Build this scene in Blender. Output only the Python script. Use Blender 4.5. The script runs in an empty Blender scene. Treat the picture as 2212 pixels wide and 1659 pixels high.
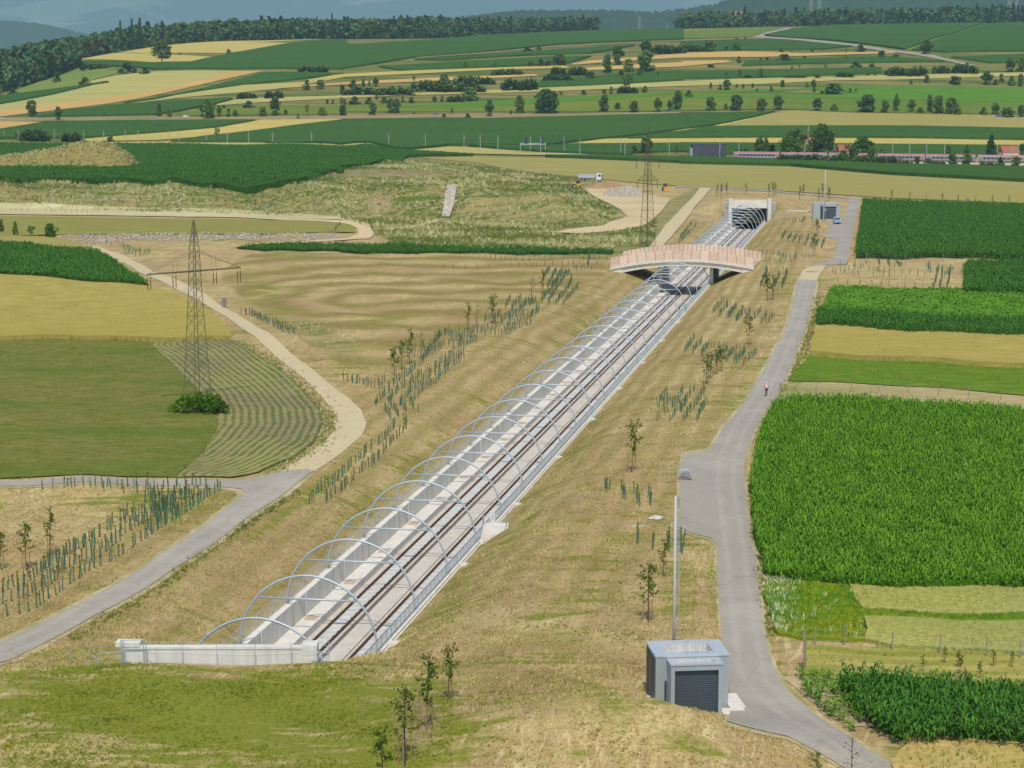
import bpy, math, random
import numpy as np
from mathutils import Vector, Matrix
from mathutils.geometry import delaunay_2d_cdt

SC = bpy.context.scene
COL = SC.collection
rng = np.random.default_rng(11)
random.seed(11)

# ------------------------------------------------------------------ camera
FPX, CX, CY, CAMH = 4450.0, 1106.0, 829.5, 48.0        # the photograph measured at 2212 x 1659
PITCH = math.atan(649.5 / FPX)
CP, SP = math.cos(PITCH), math.sin(PITCH)
cam = bpy.data.cameras.new('camera')
cam.sensor_width = 36.0
cam.lens = FPX / 2212.0 * 36.0
cam.clip_start = 1.0
cam.clip_end = 40000.0
camo = bpy.data.objects.new('camera', cam)
COL.objects.link(camo)
camo.location = (0, 0, CAMH)
camo.rotation_euler = (math.pi / 2 - PITCH, 0, 0)
SC.camera = camo

# ------------------------------------------------------------------ light
SUN_EL = 58.0
SUN_AZ = (0.03, -1.0)                                  # towards the sun: behind the camera and to its left
w = bpy.data.worlds.new("World")
SC.world = w
w.use_nodes = True
nt = w.node_tree
sky = nt.nodes.new('ShaderNodeTexSky')
sky.sky_type = 'NISHITA'
sky.sun_disc = False
sky.sun_elevation = math.radians(SUN_EL)
sky.sun_rotation = math.atan2(SUN_AZ[0], SUN_AZ[1])
nt.links.new(sky.outputs[0], nt.nodes['Background'].inputs[0])
nt.nodes['Background'].inputs[1].default_value = 0.15
sun = bpy.data.lights.new('sun', 'SUN')
sun.energy = 3.5
sun.angle = math.radians(0.55)
sun.color = (1.0, 0.94, 0.84)
suno = bpy.data.objects.new('sun', sun)
COL.objects.link(suno)
n_ = math.hypot(*SUN_AZ)
sdir = Vector((SUN_AZ[0] / n_ * math.cos(math.radians(SUN_EL)), SUN_AZ[1] / n_ * math.cos(math.radians(SUN_EL)), math.sin(math.radians(SUN_EL))))
suno.rotation_euler = sdir.to_track_quat('Z', 'Y').to_euler()
suno.location = (0, 0, 400)
SC.view_settings.view_transform = 'Standard'
SC.view_settings.look = 'None'
SC.view_settings.exposure = 0.10
SC.view_settings.gamma = 1.0
SC.cycles.max_bounces = 6
SC.cycles.volume_bounces = 0
SC.cycles.transparent_max_bounces = 8

# ------------------------------------------------------------------ helpers
def tag(o, label=None, cat=None, group=None, kind=None):
    if label: o['label'] = label
    if cat: o['category'] = cat
    if group: o['group'] = group
    if kind: o['kind'] = kind
    return o

def thing(name, label, cat, loc=(0, 0, 0), rz=0.0, group=None):
    o = bpy.data.objects.new(name, None)
    o.empty_display_size = 0.3
    COL.objects.link(o)
    o.location = loc
    o.rotation_euler = (0, 0, rz)
    return tag(o, label, cat, group)

def dup(root, loc, rz=0.0, scale=(1, 1, 1), label=None, group=None):
    r = root.copy(); COL.objects.link(r)
    r.location = loc; r.rotation_euler = (0, 0, rz); r.scale = scale
    if label: r['label'] = label
    if group: r['group'] = group
    for ch in list(root.children):
        c = ch.copy(); COL.objects.link(c); c.parent = r
        for g in list(ch.children):
            d = g.copy(); COL.objects.link(d); d.parent = c
    return r

class MB:
    """collects shapes, links them as one mesh object"""
    def __init__(s):
        s.v = []; s.f = []; s.m = []
    def add(s, verts, faces, mi=0):
        b = len(s.v)
        s.v.extend([tuple(map(float, q)) for q in verts])
        s.f.extend([tuple(b + i for i in f) for f in faces])
        s.m.extend([mi] * len(faces))
        return s
    def box(s, x0, x1, y0, y1, z0, z1, mi=0, M=None):
        P = [(x0, y0, z0), (x1, y0, z0), (x1, y1, z0), (x0, y1, z0), (x0, y0, z1), (x1, y0, z1), (x1, y1, z1), (x0, y1, z1)]
        if M is not None: P = [M(p) for p in P]
        return s.add(P, [(0, 3, 2, 1), (4, 5, 6, 7), (0, 1, 5, 4), (1, 2, 6, 5), (2, 3, 7, 6), (3, 0, 4, 7)], mi)
    def prism(s, pts, axis_a, axis_b, M=None, mi=0):
        """pts: 2-D outline (counter-clockwise); axis_a/axis_b: functions from (p) to 3-D at both ends"""
        n = len(pts)
        A = [axis_a(p) for p in pts]; B = [axis_b(p) for p in pts]
        F = [tuple(range(n - 1, -1, -1)), tuple(range(n, 2 * n))]
        for i in range(n):
            j = (i + 1) % n
            F.append((i, j, n + j, n + i))
        return s.add(A + B, F, mi)
    def tube(s, pts, r, n=6, mi=0, caps=True):
        pts = [Vector(p) for p in pts]
        rs = r if isinstance(r, (list, tuple)) else [r] * len(pts)
        rings = []
        up = None
        for i, p in enumerate(pts):
            a = pts[max(i - 1, 0)]; b = pts[min(i + 1, len(pts) - 1)]
            t = (b - a)
            t = t.normalized() if t.length > 1e-9 else Vector((0, 0, 1))
            ref = Vector((0, 0, 1)) if abs(t.z) < 0.9 else Vector((1, 0, 0))
            if up is None: up = (ref - t * ref.dot(t)).normalized()
            else:
                up = up - t * up.dot(t)
                up = up.normalized() if up.length > 1e-6 else (ref - t * ref.dot(t)).normalized()
            sd = t.cross(up)
            rings.append([p + (up * math.cos(2 * math.pi * k / n) + sd * math.sin(2 * math.pi * k / n)) * rs[i] for k in range(n)])
        V = [q for ring in rings for q in ring]
        F = []
        for i in range(len(pts) - 1):
            for k in range(n):
                k2 = (k + 1) % n
                F.append((i * n + k, i * n + k2, (i + 1) * n + k2, (i + 1) * n + k))
        if caps:
            F.append(tuple(range(n - 1, -1, -1)))
            F.append(tuple((len(pts) - 1) * n + k for k in range(n)))
        return s.add(V, F, mi)
    def bar(s, a, b, r, mi=0):
        return s.tube([a, b], r, 4, mi)
    def ball(s, c, rx, ry, rz, n=8, m=5, mi=0, jit=0.0, rnd=None):
        V = []; F = []
        for i in range(m + 1):
            ph = math.pi * i / m
            for k in range(n):
                th = 2 * math.pi * k / n
                q = 1 + (rnd.uniform(-jit, jit) if rnd else 0)
                V.append((c[0] + rx * math.sin(ph) * math.cos(th) * q, c[1] + ry * math.sin(ph) * math.sin(th) * q, c[2] + rz * math.cos(ph) * q))
        for i in range(m):
            for k in range(n):
                k2 = (k + 1) % n
                F.append((i * n + k, (i + 1) * n + k, (i + 1) * n + k2, i * n + k2))
        return s.add(V, F, mi)
    def build(s, name, mats, parent=None, smooth=False):
        me = bpy.data.meshes.new(name)
        me.from_pydata(s.v, [], s.f)
        mats = mats if isinstance(mats, (list, tuple)) else [mats]
        for m in mats: me.materials.append(m)
        if len(mats) > 1: me.polygons.foreach_set('material_index', s.m)
        if smooth: me.polygons.foreach_set('use_smooth', [True] * len(me.polygons))
        me.update()
        o = bpy.data.objects.new(name, me)
        COL.objects.link(o)
        if parent is not None: o.parent = parent
        return o

def np_mesh(name, V, F, mats, parent=None, attrs=None, smooth=False, mi=None):
    """V (n,3), F (m,k): one mesh straight from arrays"""
    V = np.asarray(V, np.float32); F = np.asarray(F, np.int32)
    me = bpy.data.meshes.new(name)
    k = F.shape[1]
    me.vertices.add(len(V)); me.vertices.foreach_set('co', V.ravel())
    me.loops.add(F.size); me.loops.foreach_set('vertex_index', F.ravel())
    me.polygons.add(len(F)); me.polygons.foreach_set('loop_start', np.arange(0, F.size, k, dtype=np.int32))
    mats = mats if isinstance(mats, (list, tuple)) else [mats]
    for m in mats: me.materials.append(m)
    if mi is not None: me.polygons.foreach_set('material_index', np.asarray(mi, np.int32))
    if smooth: me.polygons.foreach_set('use_smooth', np.ones(len(F), bool))
    me.update(calc_edges=True)
    for an, av in (attrs or {}).items():
        av = np.asarray(av, np.float32)
        if av.ndim == 1:
            a = me.attributes.new(an, 'FLOAT', 'POINT'); a.data.foreach_set('value', av)
        else:
            a = me.attributes.new(an, 'FLOAT_COLOR', 'POINT')
            a.data.foreach_set('color', np.concatenate([av, np.ones((len(av), 1), np.float32)], 1).ravel())
    o = bpy.data.objects.new(name, me)
    COL.objects.link(o)
    if parent is not None: o.parent = parent
    return o

# ------------------------------------------------------------------ materials
def N(nt, kind, **kw):
    n = nt.nodes.new(kind)
    for k, v in kw.items():
        if k.startswith('i_'): n.inputs[k[2:].replace('_', ' ')].default_value = v
        else: setattr(n, k, v)
    return n

def mix_rgb(nt, fac, a, b, mode='MIX'):
    n = nt.nodes.new('ShaderNodeMix'); n.data_type = 'RGBA'; n.blend_type = mode; n.clamp_factor = True
    for sock, val in ((n.inputs[0], fac), (n.inputs[6], a), (n.inputs[7], b)):
        if hasattr(val, 'is_linked') or hasattr(val, 'links'): nt.links.new(val, sock)
        elif isinstance(val, (int, float)): sock.default_value = val
        else: sock.default_value = (*val, 1.0)
    return n.outputs[2]

def ramp(nt, src, lo, hi):
    n = nt.nodes.new('ShaderNodeMapRange'); n.inputs[1].default_value = lo; n.inputs[2].default_value = hi
    nt.links.new(src, n.inputs[0])
    return n.outputs[0]

def math_(nt, op, a, b=None, c=None):
    n = nt.nodes.new('ShaderNodeMath'); n.operation = op
    for i, val in enumerate((a, b, c)):
        if val is None: continue
        if isinstance(val, (int, float)): n.inputs[i].default_value = val
        else: nt.links.new(val, n.inputs[i])
    return n.outputs[0]

def coords(nt, angle=0.0, sx=1.0, sy=1.0, sz=1.0, obj=False):
    if obj:
        src = nt.nodes.new('ShaderNodeTexCoord').outputs['Object']
    else:
        src = nt.nodes.new('ShaderNodeNewGeometry').outputs['Position']
    m = nt.nodes.new('ShaderNodeMapping')
    m.vector_type = 'TEXTURE' if False else 'POINT'
    r = nt.nodes.new('ShaderNodeVectorRotate'); r.rotation_type = 'Z_AXIS'; r.inputs['Angle'].default_value = angle
    nt.links.new(src, r.inputs['Vector'])
    nt.links.new(r.outputs[0], m.inputs[0])
    m.inputs['Scale'].default_value = (sx, sy, sz)
    return m.outputs[0]

def noise(nt, vec, scale, detail=4.0, rough=0.6, dist=0.0):
    n = nt.nodes.new('ShaderNodeTexNoise')
    n.inputs['Scale'].default_value = scale; n.inputs['Detail'].default_value = detail
    n.inputs['Roughness'].default_value = rough; n.inputs['Distortion'].default_value = dist
    nt.links.new(vec, n.inputs['Vector'])
    return n.outputs['Fac']

def new_mat(name, rough=0.85, spec=0.2, metal=0.0):
    m = bpy.data.materials.new(name); m.use_nodes = True
    b = m.node_tree.nodes['Principled BSDF']
    b.inputs['Roughness'].default_value = rough
    b.inputs['Specular IOR Level'].default_value = spec
    b.inputs['Metallic'].default_value = metal
    return m, m.node_tree, b

def bump(nt, b, h, strength=0.5, dist=0.1):
    n = nt.nodes.new('ShaderNodeBump'); n.inputs['Strength'].default_value = strength; n.inputs['Distance'].default_value = dist
    nt.links.new(h, n.inputs['Height']); nt.links.new(n.outputs[0], b.inputs['Normal'])

def plain(name, c, rough=0.6, spec=0.3, metal=0.0, var=0.12, scale=3.0, obj=True, bumpy=0.0):
    """a solid material with a little uneven wear"""
    m, nt, b = new_mat(name, rough, spec, metal)
    v = coords(nt, obj=obj)
    n = noise(nt, v, scale, 5.0, 0.65)
    f = ramp(nt, n, 0.3, 0.7)
    c0 = tuple(x * (1 - var) for x in c); c1 = tuple(min(1, x * (1 + var)) for x in c)
    nt.links.new(mix_rgb(nt, f, c0, c1), b.inputs['Base Color'])
    if bumpy: bump(nt, b, noise(nt, v, scale * 8, 3.0), bumpy, 0.02)
    return m

def crop(name, c0, c1, c2=None, scale=0.6, big=0.03, ang=0.0, stretch=1.0, rowp=None, rowa=0.3, b_str=0.6, b_dist=0.3, rough=0.9):
    """a field surface: fine noise between c0 and c1, large patches towards c2, optional rows along ang"""
    kb = 0.78 if name == 'gravel' else 0.95 if name in ('sand', 'gravel', 'soil', 'shoulder', 'paving_dust', 'straw_grass', 'dry_strip', 'verge', 'ripe') else 0.66
    c0, c1, c2 = [c and (c[0], c[1], c[2] * kb) for c in (c0, c1, c2)]
    m, nt, b = new_mat(name, rough, 0.02)
    v = coords(nt, ang, 1.0 / stretch, 1.0, 1.0)
    f = ramp(nt, noise(nt, v, scale, 5.0, 0.7), 0.32, 0.68)
    gr = noise(nt, coords(nt), 5.5, 3.0, 0.7)
    f = math_(nt, 'ADD', f, math_(nt, 'MULTIPLY_ADD', gr, 1.2, -0.6))
    col = mix_rgb(nt, f, tuple(x * 0.9 for x in c0), c1)
    vb = coords(nt, ang, 0.35, 1.0, 1.0)
    g = ramp(nt, noise(nt, vb, big, 4.0, 0.6), 0.42, 0.68)
    if c2 is not None: col = mix_rgb(nt, g, col, c2)
    h = noise(nt, v, scale * 2.2, 3.0, 0.7)
    if rowp:
        vr = coords(nt, ang, 1.0, 1.0, 1.0)
        sep = nt.nodes.new('ShaderNodeSeparateXYZ'); nt.links.new(vr, sep.inputs[0])
        wob = math_(nt, 'MULTIPLY', noise(nt, vr, 0.06, 2.0), rowp * 0.8)
        ph = math_(nt, 'MULTIPLY', math_(nt, 'ADD', sep.outputs[1], wob), 2 * math.pi / rowp)
        s_ = math_(nt, 'MULTIPLY_ADD', math_(nt, 'SINE', ph), 0.5, 0.5)
        s_ = math_(nt, 'MULTIPLY', s_, rowa)
        col = mix_rgb(nt, s_, col, tuple(x * 0.45 for x in c0))
    nt.links.new(col, b.inputs['Base Color'])
    bump(nt, b, h, b_str, b_dist)
    return m

# ------------------------------------------------------------------ pixels of the photograph -> rays
def ray(px, py):
    a = (np.asarray(px, float) - CX) / FPX
    b = (CY - np.asarray(py, float)) / FPX
    return a, CP + b * SP, -SP + b * CP          # x, y, z components

def proj(x, y, z):
    d = y * CP - (z - CAMH) * SP
    u = y * SP + (z - CAMH) * CP
    return CX + FPX * x / d, CY - FPX * u / d

def flat(px, py, z):
    dx, dy, dz = ray(px, py)
    t = (z - CAMH) / dz
    return np.array([dx * t, dy * t, z + 0 * t])

TH = math.radians(10.2843)                      # heading of the railway, right of the view axis
CT, ST = math.cos(TH), math.sin(TH)
U0 = -45.23
V0, V1 = 138.2, 691.0                           # ends of the open trough, metres along the line
def T(u, v, z=0.0):
    u = u + U0
    return (u * CT + v * ST, -u * ST + v * CT, z)
def uv(x, y):
    return x * CT - y * ST - U0, x * ST + y * CT

def sst(x, a, b):
    t = np.clip((x - a) / (b - a), 0, 1)
    return t * t * (3 - 2 * t)

# ------------------------------------------------------------------ terrain height
_px = np.array([-700, -400, 0, 345, 700, 1106, 1500, 1850, 2212, 2700, 3000.])
_D = np.array([0, 900, 1160, 1250, 1400, 1534, 1850, 2250, 2450, 2750, 3000, 3400, 3900, 5200.])
def _z(D, y):
    b = (CY - y) / FPX
    return CAMH + D * (-SP + b * CP) / (CP + b * SP)
_Y = {1400: [300, 302, 304, 304, 302, 294, 285, 284, 286, 288, 288],
      1534: [268, 262, 256, 250, 246, 244, 241, 241, 243, 246, 248],
      1850: [235, 215, 192, 138, 134, 128, 120, 118, 118, 118, 118],
      2250: [225, 200, 160, 96, 92, 92, 90, 84, 80, 78, 78],
      2450: [240, 215, 185, 90, 83, 84, 82, 76, 72, 70, 70],
      2750: [320, 300, 260, 110, 95, 73, 70, 62, 57, 55, 55],
      3000: [330, 320, 300, 150, 120, 72, 58, 52, 46, 46, 46]}
_tab = np.zeros((len(_px), len(_D)))
for j, D in enumerate(_D):
    if D <= 1160: _tab[:, j] = 6.0
    elif D == 1250: _tab[:, j] = 7.5
    elif D in _Y: _tab[:, j] = [_z(D, y) for y in _Y[D]]
_tab[:, 11] = _tab[:, 10] * 0.55
_tab[:, 12] = 0.0; _tab[:, 13] = -10.0
_tab[:2, 9:] = np.minimum(_tab[:2, 9:], 0)
_Dg = np.arange(0, 5210, 10.0)
_Pg = np.arange(-700, 3001, 50.0)
_t1 = np.array([np.interp(_Dg, _D, r) for r in _tab])
_t2 = np.array([np.interp(_Pg, _px, _t1[:, k]) for k in range(len(_Dg))]).T
def _blur(a, s, ax):
    k = np.exp(-0.5 * (np.arange(-3 * s, 3 * s + 1) / s) ** 2); k /= k.sum()
    pad = [(0, 0), (0, 0)]; pad[ax] = (3 * s, 3 * s)
    return np.apply_along_axis(lambda r: np.convolve(r, k, 'valid'), ax, np.pad(a, pad, mode='edge'))
_t2 = _blur(_blur(_t2, 4, 1), 2, 0)

# spoil plateau on the left: front edge as (pixel column, distance), outline of its right end
_pfx = np.array([-500, 0, 540, 640, 760, 980, 1120, 1210, 1290, 1345, 1400])
_pfd = np.array([690, 690, 690, 668, 650, 640, 632, 622, 612, 620, 660])
BUMPS = []        # (x, y, height, sx, sy)
def _bumps_init():
    def g(px, py, z): return flat(px, py, z)[:2]
    for px, py, h, sx, sy in ((1250, 1090, 1.5, 5, 7), (1400, 1612, 2.6, 6.6, 3.6), (1130, 1600, 0.9, 8, 5), (760, 720, 0.8, 14, 14), (1050, 660, 1.0, 18, 18), (560, 560, 0.8, 15, 20)):
        x, y = g(px, py, 6.5); BUMPS.append((x, y, h, sx, sy))
_bumps_init()

def Zt(x, y):
    x = np.asarray(x, float); y = np.asarray(y, float)
    yy = np.maximum(y, 30.0)
    pc = np.clip(CX + FPX * x / yy, -699, 2999)
    fi = (pc + 700) / 50.0; i = np.clip(fi.astype(int), 0, len(_Pg) - 2); fi = fi - i
    dj = np.clip(yy, 0, 5195) / 10.0; j = np.clip(dj.astype(int), 0, len(_Dg) - 2); dj = dj - j
    z = (_t2[i, j] * (1 - fi) + _t2[i + 1, j] * fi) * (1 - dj) + (_t2[i, j + 1] * (1 - fi) + _t2[i + 1, j + 1] * fi) * dj
    # plateau
    df = np.interp(pc, _pfx, _pfd)
    m = sst(y, df, df + 26) * (1 - sst(y, 1200, 1320))
    xr = np.interp(y, [600, 640, 700, 800, 900, 1000], [40, 34, 28, 14, -8, -60])
    m = m * (1 - sst(x, xr - 26, xr))
    hgt = 6.0 + 2.2 * sst(x, -95, -60) * (1 - sst(y, 760, 950)) + 0.5 * np.sin(x * 0.09) * np.cos(y * 0.06)
    z = z + m * hgt
    z = z + m * (1 - sst(y, 780, 900)) * (0.95 * np.sin(x * 0.23 + 1.7 * np.sin(y * 0.09)) * np.sin(y * 0.19 + x * 0.07) + 0.5 * np.sin(x * 0.61 + y * 0.33) * np.sin(y * 0.47))
    for bx, by, h, sx, sy in BUMPS:
        z = z + h * np.exp(-0.5 * (((x - bx) / sx) ** 2 + ((y - by) / sy) ** 2))
    # gentle unevenness near the line
    near = sst(y, 100, 130) * (1 - sst(y, 560, 700))
    z = z + near * (0.22 * np.sin(x * 0.21 + 1.3) * np.sin(y * 0.11) + 0.12 * np.sin(x * 0.5 + y * 0.23))
    z = z + 0.6 * (1 - sst(y, 143, 147)) * (1 - sst(x, 2, 14)) * sst(x, -45, -30)
    u, v = uv(x, y)
    du = np.maximum(np.abs(u + 0.1) - 6.2, 0)
    # tunnel cover behind the far portal
    z = z + 3.2 * np.exp(-(du / 9.0) ** 2) * sst(y, 684, 688) * (1 - sst(y, 705, 760))
    # cutting
    inr = sst(y, 145.2, 145.6) * (1 - sst(y, 687, 696))
    end = 1 - sst(y, 145.6, 157)
    far = sst(y, 668, 690)
    zc = 2.2 + 0.53 * du * (1 + 0.06 * np.sin(v * 0.13)) + 4.6 * end + 4.5 * far * sst(du, 0.5, 5)
    zc = np.where((y > 145.2) & (y < 692), zc, 1e3)
    k = 0.9
    d = np.clip((z - zc) / k, -60, 60)
    zs = z - k * np.log1p(np.exp(d))
    return np.where(zc < 500, np.minimum(zs + 0.0, z), z)

_ts = np.concatenate([np.linspace(60, 900, 1700), np.geomspace(900.5, 5200, 1700)])
def hit(px, py, off=0.0):
    """ground points under pixels (arrays) -> (n,3)"""
    px = np.atleast_1d(np.asarray(px, float)); py = np.atleast_1d(np.asarray(py, float))
    out = np.zeros((len(px), 3))
    for k in range(len(px)):
        dx, dy, dz = ray(px[k], py[k])
        D = _ts
        x = dx / dy * D; zr = CAMH + dz / dy * D
        g = zr - (Zt(x, D) + off)
        idx = np.nonzero(g <= 0)[0]
        if len(idx) == 0:
            i = len(D) - 1; Dh = D[i]
            # no ground there: nearest approach (a ridge line)
            i = 1500 + int(np.argmin(g[1500:])); Dh = D[i]
        else:
            i = idx[0]
            Dh = D[i] if i == 0 else D[i - 1] + (D[i] - D[i - 1]) * g[i - 1] / (g[i - 1] - g[i] + 1e-12)
        xh = dx / dy * Dh
        out[k] = (xh, Dh, float(Zt(xh, Dh)) + off)
    return out
def H1(px, py, off=0.0):
    return tuple(hit([px], [py], off)[0])

# views of the photograph the measurements were read from
KA, KB = 0.33591, 0.37489
def R1(*p): return [(x * KA, y * KA) for x, y in p]
def R2(*p): return [(734.4 + x * KA, y * KA) for x, y in p]
def R3(*p): return [(1468.8 + x * KA, y * KA) for x, y in p]
def R4(*p): return [(x * KA, 285.1 + y * KA) for x, y in p]
def R5(*p): return [(734.4 + x * KA, 285.1 + y * KA) for x, y in p]
def R6(*p): return [(1468.8 + x * KA, 285.1 + y * KA) for x, y in p]
def S1(*p): return [(x * KA, 673.9 + y * KA) for x, y in p]
def S2(*p): return [(734.4 + x * KA, 673.9 + y * KA) for x, y in p]
def S3(*p): return [(1468.8 + x * KA, 673.9 + y * KA) for x, y in p]
def Q4(*p): return [(x * KB, 1036.8 + y * KB) for x, y in p]
def Q5(*p): return [(734.4 + x * KB, 1036.8 + y * KB) for x, y in p]
def Q6(*p): return [(1468.8 + x * KB, 1036.8 + y * KB) for x, y in p]

# ------------------------------------------------------------------ the ground
def ell(px, py, cx, cy, rx, ry, rot=0.0):
    c, s = math.cos(math.radians(rot)), math.sin(math.radians(rot))
    dx = px - cx; dy = py - cy
    a = (dx * c + dy * s) / rx; b = (-dx * s + dy * c) / ry
    return np.exp(-1.2 * (a * a + b * b) ** 1.3)

def inpoly(px, py, poly):
    inside = np.zeros(px.shape, bool)
    n = len(poly); j = n - 1
    for i in range(n):
        xi, yi = poly[i]; xj, yj = poly[j]
        c = ((yi > py) != (yj > py)) & (px < (xj - xi) * (py - yi) / (yj - yi + 1e-12) + xi)
        inside ^= c; j = i
    return inside

M = {}
def meadow_mat():
    m, nt, b = new_mat('meadow', 0.95, 0.02)
    at = lambda n: N(nt, 'ShaderNodeAttribute', attribute_name=n).outputs['Fac']
    vs = coords(nt, TH, 1.0, 0.22, 1.0)             # streaks along the line
    vi = coords(nt, 0.0, 1, 1, 1)
    vh = coords(nt, 0.0, 0.28, 1, 1)
    fine = noise(nt, vi, 3.4, 4.0, 0.72)
    streak = noise(nt, vs, 0.9, 5.0, 0.7)
    mid = noise(nt, vh, 0.16, 5.0, 0.62, 0.6)
    big = noise(nt, vi, 0.035, 3.0, 0.55)
    straw = mix_rgb(nt, ramp(nt, streak, 0.34, 0.66), (0.335, 0.248, 0.098), (0.525, 0.41, 0.19))
    straw = mix_rgb(nt, ramp(nt, big, 0.42, 0.66), straw, (0.36, 0.245, 0.115))
    hay = noise(nt, coords(nt, TH, 1.6, 0.16, 1.0), 0.7, 5.0, 0.7, 2.2)
    nomow = math_(nt, 'MULTIPLY_ADD', at('mowa'), -0.8, 1.0)
    straw = mix_rgb(nt, math_(nt, 'MULTIPLY', ramp(nt, noise(nt, vi, 0.085, 5.0, 0.65), 0.46, 0.62), 0.85), straw, (0.33, 0.222, 0.105))
    straw = mix_rgb(nt, math_(nt, 'MULTIPLY', math_(nt, 'MULTIPLY', ramp(nt, hay, 0.52, 0.66), 0.75), nomow), straw, (0.60, 0.49, 0.265))
    straw = mix_rgb(nt, math_(nt, 'MULTIPLY', math_(nt, 'MULTIPLY', ramp(nt, hay, 0.46, 0.32), 0.6), nomow), straw, (0.225, 0.175, 0.055))
    grain = noise(nt, vi, 9.0, 3.0, 0.75)
    straw = mix_rgb(nt, math_(nt, 'MULTIPLY', ramp(nt, grain, 0.52, 0.70), 0.7), straw, (0.155, 0.115, 0.035))
    straw = mix_rgb(nt, math_(nt, 'MULTIPLY', ramp(nt, grain, 0.46, 0.30), 0.5), straw, (0.66, 0.56, 0.33))
    green = mix_rgb(nt, ramp(nt, math_(nt, 'ADD', math_(nt, 'MULTIPLY', fine, 0.5), math_(nt, 'MULTIPLY', grain, 0.5)), 0.34, 0.64), (0.075, 0.115, 0.005), (0.225, 0.245, 0.028))
    g = at('green')
    gm = math_(nt, 'ADD', math_(nt, 'MULTIPLY_ADD', g, 0.62, -0.31), math_(nt, 'ADD', math_(nt, 'MULTIPLY', mid, 0.75), math_(nt, 'MULTIPLY', streak, 0.25)))
    near = noise(nt, vh, 0.75, 5.0, 0.68, 0.4)
    gm = math_(nt, 'ADD', gm, math_(nt, 'MULTIPLY_ADD', near, 0.95, -0.475))
    gm = ramp(nt, gm, 0.47, 0.63)
    col = mix_rgb(nt, math_(nt, 'MULTIPLY', gm, 0.92), straw, green)
    # mown swathes
    mow = at('mow'); ma = at('mowa')
    ph = math_(nt, 'ADD', math_(nt, 'MULTIPLY', mow, 0.56), math_(nt, 'MULTIPLY', noise(nt, vi, 0.06, 4.0), 8.0))
    sw = math_(nt, 'MULTIPLY_ADD', math_(nt, 'SINE', ph), 0.5, 0.5)
    sw = math_(nt, 'MULTIPLY', math_(nt, 'MULTIPLY', sw, ma), ramp(nt, streak, 0.15, 0.5))
    col = mix_rgb(nt, sw, col, mix_rgb(nt, ramp(nt, mid, 0.4, 0.6), (0.205, 0.195, 0.045), (0.235, 0.165, 0.06)))
    # tall flowering weeds
    wd = at('weed')
    vw = noise(nt, vi, 0.55, 5.0, 0.75, 0.8)
    vw2 = noise(nt, vh, 0.12, 4.0, 0.6)
    weed = mix_rgb(nt, ramp(nt, vw, 0.44, 0.64), (0.105, 0.125, 0.025), (0.42, 0.37, 0.19))
    weed = mix_rgb(nt, ramp(nt, vw2, 0.46, 0.60), weed, (0.30, 0.24, 0.095))
    weed = mix_rgb(nt, ramp(nt, noise(nt, vh, 0.2, 4.0, 0.65, 1.0), 0.50, 0.62), weed, (0.10, 0.145, 0.02))
    col = mix_rgb(nt, math_(nt, 'MULTIPLY', wd, 1.0), col, weed)
    # rough grass of the far hill
    hl = at('hill')
    hg = mix_rgb(nt, ramp(nt, noise(nt, coords(nt, 0.2, 0.12, 1, 1), 0.06, 5.0, 0.65), 0.40, 0.62), (0.07, 0.115, 0.020), (0.235, 0.19, 0.065))
    col = mix_rgb(nt, hl, col, hg)
    # bare soil
    sd = at('soil')
    col = mix_rgb(nt, math_(nt, 'MULTIPLY', sd, ramp(nt, math_(nt, 'ADD', fine, sd), 0.6, 1.1)), col, mix_rgb(nt, streak, (0.25, 0.165, 0.095), (0.40, 0.29, 0.17)))
    nt.links.new(col, b.inputs['Base Color'])
    h = math_(nt, 'ADD', math_(nt, 'MULTIPLY', fine, 0.35), math_(nt, 'ADD', math_(nt, 'MULTIPLY', noise(nt, vs, 2.2, 5.0, 0.75), 0.55), math_(nt, 'MULTIPLY', math_(nt, 'MULTIPLY', vw, wd), 1.6)))
    bump(nt, b, h, 0.75, 0.35)
    return m
M['meadow'] = meadow_mat()

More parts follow.
